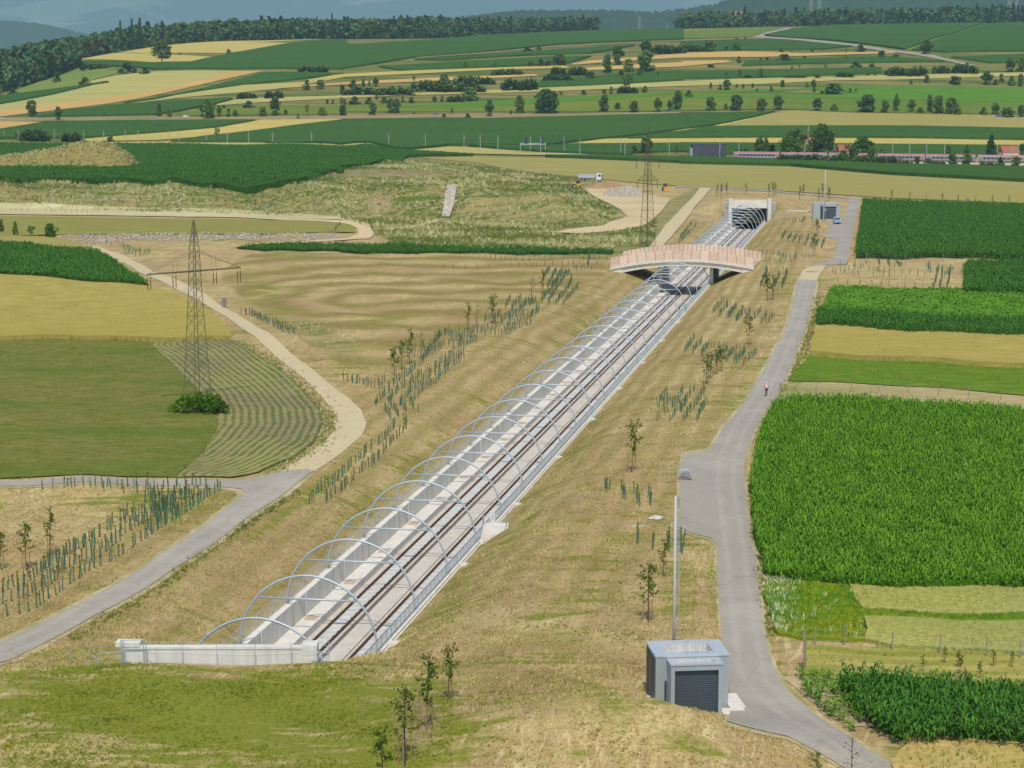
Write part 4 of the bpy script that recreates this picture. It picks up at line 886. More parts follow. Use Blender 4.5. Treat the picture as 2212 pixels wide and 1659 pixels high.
def wood_mat():
    m, nt, b = new_mat('screen_wood', 0.8, 0.15)
    tc = N(nt, 'ShaderNodeTexCoord').outputs['Object']
    inf = N(nt, 'ShaderNodeObjectInfo').outputs['Random']
    mp = N(nt, 'ShaderNodeMapping'); mp.inputs['Scale'].default_value = (0.35, 0.35, 5.0); nt.links.new(tc, mp.inputs[0])
    add = N(nt, 'ShaderNodeVectorMath', operation='ADD'); nt.links.new(mp.outputs[0], add.inputs[0])
    cmb = N(nt, 'ShaderNodeCombineXYZ'); nt.links.new(math_(nt, 'MULTIPLY', inf, 40.0), cmb.inputs[2]); nt.links.new(cmb.outputs[0], add.inputs[1])
    n = noise(nt, add.outputs[0], 1.2, 4.0, 0.6)
    a = mix_rgb(nt, ramp(nt, n, 0.3, 0.7), (0.50, 0.33, 0.24), (0.74, 0.56, 0.43))
    a = mix_rgb(nt, math_(nt, 'MULTIPLY', inf, 0.55), a, (0.80, 0.66, 0.52))
    nt.links.new(a, b.inputs['Base Color'])
    return m
M['screen_wood'] = wood_mat()
M['post_steel'] = plain('post_steel', (0.20, 0.19, 0.19), 0.6, 0.4, 0.2)

# extrude an outline in (u, z) along the line
def along(mb, pts, v0, v1, step=None, mi=0):
    mb.prism(pts, lambda p: T(p[0], v0, p[1]), lambda p: T(p[0], v1, p[1]), mi=mi)
def rect(u0, u1, z0, z1): return [(u0, z0), (u1, z0), (u1, z1), (u0, z1)]

BAY = 13.6
VA = 143.8                                     # first arch
NB = int((V1 - VA) / BAY) + 1

def build_trough():
    t = thing('railway_trough', 'long open concrete trough carrying two railway tracks', 'trough', T(0, 415, -0.3))
    inv = Vector(t.location)
    def part(name, mb, mats):
        o = mb.build(name, mats, t); o.location = -inv
        return o
    # left wall in bays with a slit at each joint
    mb = MB()
    v = V0
    js = [VA + BAY * k + 4.2 for k in range(-1, NB + 1)]
    for k in range(len(js) - 1):
        a, b = max(js[k], V0), min(js[k + 1], V1)
        if b - a < 0.5: continue
        along(mb, [(-6.15, -0.5), (-5.49, -0.5), (-5.49, 2.5), (-6.15, 2.5)], a + 0.16, b - 0.16)
        along(mb, [(-6.15, -0.5), (-5.75, -0.5), (-5.75, 2.46), (-6.15, 2.46)], b - 0.16, b + 0.16)
        mid = (a + b) / 2
        along(mb, rect(-5.488, -5.478, 0.46, 2.49), mid - 0.02, mid + 0.02, mi=1)
    part('wall', mb, [M['concrete'], M['concrete_dark']])
    mb = MB()
    for k in range(len(js) - 1):
        a, b = max(js[k], V0), min(js[k + 1], V1)
        if b - a < 0.5: continue
        along(mb, rect(5.22, 5.95, -0.5, 2.5), a + 0.015, b - 0.015)
    along(mb, rect(5.95, 6.08, 1.4, 2.30), V0, V1)
    part('wall', mb, [M['concrete']])
    # walkways
    mb = MB()
    for k in range(len(js) - 1):
        a, b = max(js[k], V0), min(js[k + 1], V1)
        if b - a < 0.5: continue
        along(mb, rect(-5.47, -3.86, -0.45, 0.45), a + 0.02, (a + b) / 2 - 0.02)
        along(mb, rect(-5.47, -3.86, -0.45, 0.45), (a + b) / 2 + 0.02, b - 0.02)
        along(mb, rect(-5.46, -3.9, -0.45, 0.40), b - 0.02, b + 0.02, mi=1)
    part('walkway', mb, [M['concrete_light'], M['concrete_dark']])
    mb = MB()
    along(mb, rect(3.9, 5.2, -0.45, 0.45), V0, V1)
    part('walkway', mb, M['concrete_light'])
    # floor: two track slabs, drainage gutter, centre slab
    mb = MB()
    along(mb, rect(-3.86, -1.16, -0.9, -0.25), V0, V1)
    along(mb, rect(-1.16, -0.60, -1.0, -0.80), V0, V1, mi=1)
    along(mb, rect(1.02, 3.9, -0.9, -0.25), V0, V1)
    for k in range(len(js) - 1):
        a, b = max(js[k], V0), min(js[k + 1], V1)
        if b - a < 0.5: continue
        along(mb, rect(-0.60, 1.02, -0.9, -0.10), a + 0.06, b - 0.06)
        along(mb, rect(-0.60, 1.02, -0.9, -0.20), b - 0.06, b + 0.06, mi=1)
    part('floor_slab', mb, [M['concrete_floor'], M['concrete_dark']])
    mb = MB()
    for k in range(len(js) - 1):
        c = js[k] - 1.2
        if V0 < c < V1: along(mb, rect(-5.2, -4.1, 0.45, 0.465), c - 0.75, c + 0.75)
    part('cover_plate', mb, M['cover'])['kind'] = 'stuff'
    # edge of the tunnel roof closing the trough towards the lawn
    return t
build_trough()

def build_tracks():
    for nm, (ua, ub), lab in (('railway_track', (-3.04, -1.53), 'rusty railway track beside the raised concrete walkway of the trough'), ('railway_track', (1.54, 3.05), 'rusty railway track running close along the fenced trough wall')):
        t = thing(nm, lab, 'railway track', T((ua + ub) / 2, 415, -0.25))
        inv = Vector(t.location)
        ve = V1 + 30
        for uu in (ua, ub):
            mb = MB()
            along(mb, rect(uu - 0.036, uu + 0.036, -0.05, 0.0), V0, ve)
            along(mb, rect(uu - 0.012, uu + 0.012, -0.17, -0.05), V0, ve)
            along(mb, rect(uu - 0.07, uu + 0.07, -0.20, -0.17), V0, ve)
            v = V0 + 0.3
            while v < V1:
                along(mb, rect(uu - 0.13, uu + 0.13, -0.245, -0.13), v - 0.10, v + 0.10)
                v += 0.65
            o = mb.build('rail', M['rail'], t); o.location = -inv
        mb = MB()
        v = V0 + 0.5
        while v < V1:
            along(mb, rect(ua + 0.26, ub - 0.26, -0.25, -0.12), v - 0.30, v + 0.30)
            v += 1.6
        o = mb.build('sleeper', M['sleeper'], t); o.location = -inv; o['kind'] = 'stuff'
build_tracks()

ORD = ['first', 'second', 'third', 'fourth', 'fifth', 'sixth', 'seventh', 'eighth', 'ninth', 'tenth', 'eleventh', 'twelfth', 'thirteenth', 'fourteenth', 'fifteenth', 'sixteenth', 'seventeenth', 'eighteenth', 'nineteenth']
TENS = {2: 'twentieth', 3: 'thirtieth', 4: 'fortieth', 5: 'fiftieth', 6: 'sixtieth'}
TEN = {2: 'twenty', 3: 'thirty', 4: 'forty', 5: 'fifty', 6: 'sixty'}
def ordn(i):
    """0 -> first ..."""
    n = i + 1
    if n <= 19: return ORD[n - 1]
    return TENS[n // 10] if n % 10 == 0 else TEN[n // 10] + '-' + ORD[n % 10 - 1]

def build_arches():
    t = thing('steel_arch', 'steel arch over the tracks', 'arch')
    R = 5.8; uc = -0.22
    mb = MB()
    A = [Vector((R * math.cos(a) * 1.0, 0, R * math.sin(a) * 1.035)) for a in np.linspace(0, math.pi, 41)]
    mb.tube(A, 0.098, 8)
    mb.build('arc', M['galv'], t, True)
    mb = MB()
    hz = 4.05; hw = R * math.sqrt(1 - (hz / (R * 1.035)) ** 2)
    mb.tube([(-hw, 0, hz), (hw, 0, hz)], 0.085, 8)
    mb.build('tie_bar', M['galv'], t, True)
    for s in (1, -1):
        mb = MB()
        a0 = math.radians(49)
        c = Vector((s * R * math.cos(a0), 0, R * 1.035 * math.sin(a0))); d = Vector((-s * math.sin(a0), 0, math.cos(a0)))
        mb.tube([c - d * 0.06, c + d * 0.06], 0.17, 10)
        mb.build('flange', M['galv_dull'], t)
        mb = MB()
        mb.box(s * R - 0.22, s * R + 0.22, -0.22, 0.22, 0.0, 0.05)
        mb.box(s * R - 0.02, s * R + 0.02, -0.18, 0.18, 0.05, 0.30)
        mb.build('base_plate', M['galv_dull'], t)
    mb = MB()
    mb.tube([(-R + 0.15, 0, 0.06), (-R + 0.48, 0, 0.06), (-R + 0.52, 0, -0.02), (-R + 0.545, 0.04, -2.0), (-R + 2.1, 0.04, -2.02), (-R + 2.15, 0.04, -2.65)], 0.025, 5)
    mb.build('earth_cable', M['cable'], t)
    for k in range(NB):
        lab = 'grey steel arch over the tracks, %s counting from the white headwall' % ordn(k)
        x = T(uc, VA + BAY * k, 2.5)
        if k == 0:
            t.location = x; t.rotation_euler = (0, 0, -TH); t['label'] = lab; t['group'] = 'steel arches over the railway trough'
        else:
            dup(t, x, -TH, label=lab)
    # the one at the headwall has no tie bar
    for ch in list(t.children):
        if ch.name.startswith('tie_bar'): bpy.data.objects.remove(ch)
build_arches()

def build_fences():
    # right-hand fence
    t = thing('trough_fence', 'grey steel fence on the trough wall facing the maize field', 'fence', T(5.6, 415, 2.5))
    inv = Vector(t.location)
    def part(nm, mb, mat, stuff=False):
        o = mb.build(nm, mat, t); o.location = -inv
        if stuff: o['kind'] = 'stuff'
    va, vb = 150.0, 686.0
    gap = (204.5, 207.6)
    mb = MB(); v = va
    while v < vb:
        along(mb, rect(5.70, 5.76, 2.5, 3.62), v - 0.03, v + 0.03); v += 1.66
    part('post', mb, M['galv_dull'], True)
    for z in (3.58, 2.75):
        mb = MB()
        for a, b in ((va, gap[0]), (gap[1], vb)): along(mb, rect(5.71, 5.75, z, z + 0.045), a, b)
        part('rail', mb, M['galv_dull'])
    mb = MB(); v = va + 0.1
    while v < vb:
        if not gap[0] < v < gap[1]: along(mb, rect(5.722, 5.738, 2.55, 3.58), v - 0.011, v + 0.011)
        v += 0.13 if v < 330 else 0.26
    for z in np.arange(2.68, 3.5, 0.16):
        for a, b in ((va, gap[0]), (gap[1], vb)): along(mb, rect(5.724, 5.736, z, z + 0.018), a, b)
    part('mesh_infill', mb, M['mesh_wire'], True)
    # left-hand fence
    t2 = thing('trough_fence', 'thin grey fence on the trough wall facing the gravel road', 'fence', T(-6.0, 415, 2.5))
    inv2 = Vector(t2.location)
    mb = MB(); v = V0 + 6
    while v < vb:
        along(mb, rect(-6.10, -6.05, 2.5, 3.85), v - 0.025, v + 0.025); v += 1.62
    o = mb.build('post', M['galv'], t2); o.location = -inv2; o['kind'] = 'stuff'
    for z in (3.80, 3.2, 2.62):
        mb = MB(); along(mb, rect(-6.085, -6.07, z, z + 0.02), V0 + 6, vb)
        o = mb.build('wire', M['mesh_wire'], t2); o.location = -inv2
    mb = MB(); v = V0 + 6.2
    while v < vb:
        along(mb, rect(-6.081, -6.074, 2.55, 3.82), v - 0.006, v + 0.006)
        v += 0.2
    o = mb.build('mesh_infill', M['mesh_wire'], t2); o.location = -inv2; o['kind'] = 'stuff'
build_fences()

def build_pads():
    P = [(856, 1382), (1005, 1212), (1120.5, 1083.7), (1211, 983.6), (1283.6, 902), (1342, 836), (1392, 781), (1435, 734), (1470, 693)]
    root = None
    for k, (px, py) in enumerate(P):
        x, y, z = flat(px, py, 2.7)
        z = float(Zt(x, y)) + 0.08
        lab = 'pale concrete drain slab at the trough fence, %s from the white headwall' % ordn(k)
        if root is None:
            mb = MB().box(-0.75, 0.75, -0.55, 0.55, -0.5, 0.02).box(-0.3, 0.3, -0.25, 0.25, 0.023, 0.05)
            root = mb.build('drain_slab', M['concrete_light'])
            tag(root, lab, 'slab', 'drain slabs along the trough fence')
            root.location = (x, y, z); root.rotation_euler = (0, 0, -TH)
        else:
            dup(root, (x, y, z), -TH, label=lab)
build_pads()

def build_stairs():
    x, y, z = flat(1066, 1169, 2.5)
    t = thing('access_stair', 'pale concrete access steps with grey railings over the trough wall', 'stairs', (x, y, z - 0.25), -TH * 0.3)
    mb = MB()
    n = 8
    for i in range(n):
        mb.box(-1.05, 1.05, i * 0.30, 3.9, 0.02 + i * 0.16, 0.02 + (i + 1) * 0.16 - 0.002)
    mb.build('steps', M['concrete_light'], t)
    for s in (-1.2, 1.2):
        mb = MB()
        mb.prism([(-0.15, -0.3), (3.95, -0.3), (3.95, 1.33), (2.3, 1.33), (-0.15, 0.16)], lambda p: (s - 0.13, p[0], p[1]), lambda p: (s + 0.13, p[0], p[1]))
        mb.build('cheek_wall', M['concrete'], t)
        mb = MB()
        for q in np.arange(0.0, 4.0, 0.42):
            zb = min(0.16 + q * 0.51, 1.33)
            mb.box(s - 0.02, s + 0.02, q - 0.02, q + 0.02, zb, zb + 1.05)
        for dz in (1.05, 0.55):
            mb.tube([(s, 0.0, 0.16 + dz), (s, 2.29, 1.33 + dz), (s, 3.9, 1.33 + dz)], 0.022, 5)
        mb.build('railing', M['galv_dull'], t)
    mb = MB().box(-1.33, 1.33, -0.45, -0.15, -0.35, 0.12)
    mb.build('kerb', M['concrete_light'], t)
    mb = MB()
    mb.tube([(-1.05, -0.1, 0.25), (0, -0.1, 0.78), (1.05, -0.1, 0.25)], 0.02, 4)
    mb.build('chain', M['galv_dull'], t)
build_stairs()

def build_headwall():
    yb = 144.6
    t = thing('headwall', 'white concrete parapet wall at the end of the trough behind the lawn', 'wall', (-21.2, yb, 6.5))
    mb = MB().box(-6.65, 6.0, 0.02, 0.60, -7.0, 1.02)
    mb.build('wall', M['headwall'], t)
    mb = MB().box(-6.70, 6.0, -0.03, 0.66, 1.022, 1.18)
    mb.build('coping', M['headwall'], t)
    mb = MB().box(-7.45, -5.7, -0.06, 0.95, 1.184, 1.52).box(-7.0, -6.65, 0.0, 0.9, -4.0, 1.184)
    mb.build('end_block', M['headwall'], t)
    mb = MB().box(6.0, 7.1, -0.08, 1.3, -7.0, 1.32)
    mb.build('end_block', M['headwall'], t)
    mb = MB().box(7.1, 11.4, 0.1, 0.6, -7.0, -0.28)
    mb.build('wall', M['headwall'], t)
    # wire fence with gate frames in front of it
    f = thing('lawn_fence', 'thin wire fence with two tube gate frames before the white headwall', 'fence', (-21.2, yb - 0.6, 6.5))
    mb = MB()
    zz = lambda x: float(Zt(-21.2 + x, yb - 0.6)) - 6.5
    for x in (-9.3, -8.6): mb.tube([(x, 0, zz(x)), (x + 0.12, 0, zz(x) + 1.55)], 0.035, 5)
    for x in (-6.95, -6.8): mb.tube([(x, 0, zz(x)), (x, 0, zz(x) + 1.85)], 0.04, 5)
    for x in (-5.35, -5.15): mb.tube([(x, 0, zz(x)), (x, 0, zz(x) + 1.8)], 0.04, 5)
    mb.tube([(-6.95, 0, zz(-7) + 1.85), (-5.15, 0, zz(-5) + 1.8)], 0.03, 5)
    mb.tube([(-9.2, 0, zz(-9) + 1.0), (-8.0, 0, zz(-8) + 0.05), (-6.9, 0, zz(-7) + 1.1)], 0.025, 5)
    mb.tube([(-8.5, 0, zz(-8) + 0.95), (-6.4, 0, zz(-6) + 0.95)], 0.025, 5)
    mb.tube([(-5.15, 0, zz(-5) + 1.1), (-3.9, 0, zz(-4) + 0.25)], 0.02, 5)
    mb.build('gate_frame', M['galv'], f)
    for x in (-2.55, -0.05, 2.7, 5.3, 8.0):
        mb = MB().tube([(x, 0, zz(x) - 0.1), (x, 0, zz(x) + 1.72)], 0.025, 5)
        mb.build('post', M['galv'], f)
    mb = MB()
    for h in (0.5, 0.9, 1.3, 1.62):
        mb.tube([(x, 0, zz(x) + h) for x in (-5.15, -2.55, -0.05, 2.7, 5.3, 8.0)], 0.006, 3)
    mb.build('wire', M['mesh_wire'], f)
    mb = MB()
    mb.tube([(6.7, 0, zz(6.7) + 0.85), (8.1, 0, zz(8) + 0.75)], 0.03, 5); mb.tube([(7.0, 0.1, zz(7)), (7.7, 0.1, zz(7.7) + 0.9)], 0.025, 5); mb.tube([(7.7, 0, zz(7.7)), (8.3, 0, zz(8.2) + 1.5)], 0.03, 5)
    mb.build('brace', M['galv'], f)
    s = MB().tube([(0, 0, -0.2), (0, 0, 1.1)], 0.03, 5).build('marker_stake', M['galv'])
    tag(s, 'short thin stake on the lawn edge near the open gate frame', 'stake')
    s.location = H1(153, 1432)
M['headwall'] = concrete_mat('headwall', (0.64, 0.625, 0.57), 0.86, 0.7)
build_headwall()

# ------------------------------------------------------------------ bridge
def build_bridge():
    xm, half, yn = 38.6, 16.35, 466.6
    t = thing('green_bridge', 'wide arched concrete bridge with wooden screens crossing the trough', 'bridge', (xm, yn, 6.5))
    dep = 18.5
    def P(s, q, z):      # s along, q depth
        return (s + q * ST, q * CT, z - 6.5)
    zc = lambda s: 8.42 - 1.85 * (s / half) ** 2
    xs = np.linspace(-half, half, 25)
    def strip(mb, q0, q1, top, bot):
        for a, b in zip(xs[:-1], xs[1:]):
            V = [P(a, q0, bot(a)), P(b, q0, bot(b)), P(b, q1, bot(b)), P(a, q1, bot(a)), P(a, q0, top(a)), P(b, q0, top(b)), P(b, q1, top(b)), P(a, q1, top(a))]
            mb.add(V, [(0, 3, 2, 1), (4, 5, 6, 7), (0, 1, 5, 4), (2, 3, 7, 6)])
        a, b = xs[0], xs[-1]
        mb.add([P(a, q0, bot(a)), P(a, q1, bot(a)), P(a, q1, top(a)), P(a, q0, top(a))], [(0, 1, 2, 3)])
        mb.add([P(b, q0, bot(b)), P(b, q1, bot(b)), P(b, q1, top(b)), P(b, q0, top(b))], [(3, 2, 1, 0)])
    mb = MB(); strip(mb, 0.45, dep - 0.45, lambda s: zc(s) - 0.45, lambda s: zc(s) - 1.5 - 0.35 * (s / half) ** 2)
    mb.build('deck', M['concrete'], t)
    for q0, q1 in ((0, 0.55), (dep - 0.55, dep)):
        mb = MB(); strip(mb, q0, q1, zc, lambda s: zc(s) - 0.52)
        mb.build('cornice', M['concrete_light'], t)
    mb = MB(); strip(mb, 0.56, dep - 0.56, lambda s: zc(s) - 0.1, lambda s: zc(s) - 0.446)
    mb.build('earth_fill', M['soil'], t)
    # piers in line with the trough walls
    for uu in (-6.12, 5.72):
        mb = MB()
        a, b = 471.5, 489.3
        mb.prism(rect(uu, uu + 0.8, -0.4, 7.0), lambda p: tuple(Vector(T(p[0], a, p[1])) - Vector(t.location)), lambda p: tuple(Vector(T(p[0], b, p[1])) - Vector(t.location)))
        mb.build('pier', M['concrete'], t)
    # abutments
    for s0, s1 in ((-half, -half + 2.7), (half - 2.7, half)):
        mb = MB()
        V = [P(s0, 0.3, 3.2), P(s1, 0.3, 3.2), P(s1, dep - 0.3, 3.2), P(s0, dep - 0.3, 3.2), P(s0, 0.3, zc(s0 if s0 < 0 else s1) - 0.54), P(s1, 0.3, zc(s1 if s0 < 0 else s0) - 0.9), P(s1, dep - 0.3, zc(s1) - 0.9), P(s0, dep - 0.3, zc(s0) - 0.54)]
        V[4] = P(s0, 0.3, zc(s0) - 0.53); V[5] = P(s1, 0.3, zc(s1) - 0.53)
        V[6] = P(s1, dep - 0.3, zc(s1) - 0.53); V[7] = P(s0, dep - 0.3, zc(s0) - 0.53)
        mb.add(V, [(0, 3, 2, 1), (4, 5, 6, 7), (0, 1, 5, 4), (1, 2, 6, 5), (2, 3, 7, 6), (3, 0, 4, 7)])
        mb.build('abutment', M['concrete'], t)
    # concrete ledge beside the left pier foot
    # wooden screens
    n = 16
    w = 2 * half / n
    for q, back in ((0.22, False), (dep - 0.22, True)):
        sh = 0.6 if back else 0.0
        for k in range(n):
            a = -half + k * w + 0.05 + sh; b = a + w - 0.1
            mb = MB()
            nbrd = 9; hh = 2.1
            for i in range(nbrd):
                z0 = hh * i / nbrd + 0.02; z1 = hh * (i + 1) / nbrd - 0.012
                V = []
                for qq in (q - 0.035, q + 0.035):
                    for (s, zz) in ((a, z0), (b, z0), (b, z1), (a, z1)):
                        V.append(P(s, qq, zc(min(s, half)) + zz))
                mb.add(V, [(0, 1, 2, 3), (7, 6, 5, 4), (0, 4, 5, 1), (1, 5, 6, 2), (2, 6, 7, 3), (3, 7, 4, 0)])
            mb.build('screen_panel', M['screen_wood'], t)
        mb = MB()
        for k in range(n * 2 + 1 if back else n + 1):
            s = -half + sh + k * (w / 2 if back else w)
            z = zc(min(max(s, -half), half))
            o = -0.07 if not back else -0.07
            V = [P(s + dx, q + dq, z + zz) for zz in (0.0, 2.22) for dx, dq in ((-0.04, o - 0.05), (0.04, o - 0.05), (0.04, o + 0.03), (-0.04, o + 0.03))]
            mb.add(V, [(0, 3, 2, 1), (4, 5, 6, 7), (0, 1, 5, 4), (1, 2, 6, 5), (2, 3, 7, 6), (3, 0, 4, 7)])
        mb.build('screen_post', M['post_steel'], t)
build_bridge()

# ------------------------------------------------------------------ far tunnel portal
def build_portal():
    yp = 685.6
    xl, xr = 72.4, 85.4
    t = thing('tunnel_portal', 'pale concrete tunnel portal with two pillars at the far end of the trough', 'portal', ((xl + xr) / 2, yp, 2.5))
    c = (xl + xr) / 2
    for x in (xl, xr):
        mb = MB().box(x - c - 0.6, x - c + 0.6, -1.2, 1.0, -3.0, 7.7)
        mb.build('pillar', M['headwall'], t)
    h = (xr - xl) / 2 - 0.6
    for i, (z0, z1, q) in enumerate(((4.45, 5.25, 0.0), (5.29, 6.1, 0.3), (6.14, 7.2, 0.6))):
        mb = MB().box(-h, h, q - 0.2, q + 0.4, z0, z1)
        mb.build('lintel', M['concrete'], t)
    mb = MB()
    mb.box(-h, -h + 0.3, 0.2, 26, -3.2, 4.4); mb.box(h - 0.3, h, 0.2, 26, -3.2, 4.4)
    mb.box(-h + 0.3, h - 0.3, 0.45, 26, 4.2, 4.4); mb.box(-h, h, 26, 26.3, -3.2, 4.4); mb.box(-h + 0.3, h - 0.3, 3.0, 26, -3.2, -2.79)
    mb.build('tunnel_tube', M['tunnel'], t)
    r = random.Random(4)
    for x, sgn in ((xl - c - 1.3, -1), (xr - c + 1.3, 1)):
        mb = MB()
        mb.box(min(x - 0.65, x + 0.65), max(x - 0.65, x + 0.65), 0.05, 1.0, -1.5, 6.4)
        for i in range(26):
            for j in range(5):
                mb.ball((x - 0.6 + j * 0.3 + r.uniform(-0.1, 0.1), 0.0 + r.uniform(-0.06, 0.1), -1.4 + i * 0.3 + r.uniform(-0.1, 0.1)), 0.19, 0.16, 0.17, 5, 4, 0, 0.25, r)
        mb.build('stone_facing', M['stone'], t)
    # railings on the slopes
    def railing(lab, a, b, n):
        A = Vector(H1(*a)); B = Vector(H1(*b))
        rt = thing('handrail', lab, 'railing', A)
        for i in range(n + 1):
            p = A.lerp(B, i / n); p.z = float(Zt(p.x, p.y))
            MB().box(p.x - A.x - 0.03, p.x - A.x + 0.03, p.y - A.y - 0.03, p.y - A.y + 0.03, p.z - A.z - 0.1, p.z - A.z + 1.1).build('post', M['galv'], rt)
        for dz in (0.45, 0.75, 1.08):
            mb = MB(); pts = []
            for i in range(n + 1):
                p = A.lerp(B, i / n); pts.append((p.x - A.x, p.y - A.y, float(Zt(p.x, p.y)) - A.z + dz))
            mb.tube(pts, 0.025, 5); mb.build('rail', M['galv'], rt)
    railing('grey handrail down the grassy slope on the gravel road side of the portal', (1500, 463), (1541, 489), 7)
    railing('grey handrail on the slope between the portal and the low white wall', (1706, 461), (1680, 477), 6)
    x, y, z = H1(1722, 458)
    wv = thing('low_wall', 'low white wall on the bank between portal and technical building', 'wall', (x, y, z))
    MB().box(-3.2, 3.6, -0.25, 0.25, -0.6, 0.55).build('wall', M['headwall'], wv)
    MB().box(3.0, 4.1, -0.35, 0.4, 0.553, 0.95).build('end_block', M['headwall'], wv)
    mb = MB()
    for q in np.arange(-3.1, -0.6, 0.6): mb.box(q - 0.02, q + 0.02, -0.02, 0.02, 0.55, 1.6)
    mb.tube([(-3.1, 0, 1.6), (-0.7, 0, 1.6)], 0.025, 5); mb.tube([(-3.1, 0, 1.1), (-0.7, 0, 1.1)], 0.02, 5)
    mb.build('railing', M['galv'], wv)
M['stone'] = plain('stone', (0.46, 0.44, 0.38), 0.95, 0.1, 0, 0.3, 1.5, False, 0.4)
M['stone_pale'] = plain('stone_pale', (0.52, 0.50, 0.46), 0.95, 0.1, 0, 0.35, 1.2, False, 0.4)
build_portal()

# ------------------------------------------------------------------ technical buildings
def hollow_box(mb, w, d, h, cop, well, x0=0.0, y0=0.0, z0=0.0, mi_wall=0, mi_roof=1, mi_in=2):
    """box with a sunken roof behind a broad coping"""
    x1, y1, z1 = x0 + w, y0 + d, z0 + h
    mb.add([(x0, y0, z0), (x1, y0, z0), (x1, y1, z0), (x0, y1, z0), (x0, y0, z1), (x1, y0, z1), (x1, y1, z1), (x0, y1, z1)],
           [(0, 1, 5, 4), (1, 2, 6, 5), (2, 3, 7, 6), (3, 0, 4, 7)], mi_wall)
    cx = cop; cy = min(cop, d * 0.28)
    e = 0.05; zt = z1 + 0.09
    O = [(x0 - e, y0 - e), (x1 + e, y0 - e), (x1 + e, y1 + e), (x0 - e, y1 + e)]
    I = [(x0 + cx, y0 + cy), (x1 - cx, y0 + cy), (x1 - cx, y1 - cy), (x0 + cx, y1 - cy)]
    V = [(*p, zt) for p in O] + [(*p, zt) for p in I] + [(*p, z1 - 0.02) for p in O] + [(*p, z1 - well) for p in I]
    F = []
    for i in range(4):
        j = (i + 1) % 4
        F += [(i, j, 4 + j, 4 + i), (8 + i, 8 + j, j, i)]
    mb.add(V, F, mi_roof)
    mb.add([V[4 + i] for i in range(4)] + [V[12 + i] for i in range(4)], [(0, 1, 5, 4), (1, 2, 6, 5), (2, 3, 7, 6), (3, 0, 4, 7)], mi_in)
    mb.add([V[12 + i] for i in range(4)], [(0, 1, 2, 3)], mi_in)

def shutter(w, h, recess, M4, slat=0.14):
    mb = MB()
    n = int(h / slat)
    for i in range(n):
        z = i * slat
        mb.add([(0, recess, z + slat * 0.25), (w, recess, z + slat * 0.25), (w, recess + 0.018, z + slat), (0, recess + 0.018, z + slat), (0, recess + 0.03, z), (w, recess + 0.03, z)], [(0, 1, 2, 3), (4, 5, 1, 0)])
    return mb

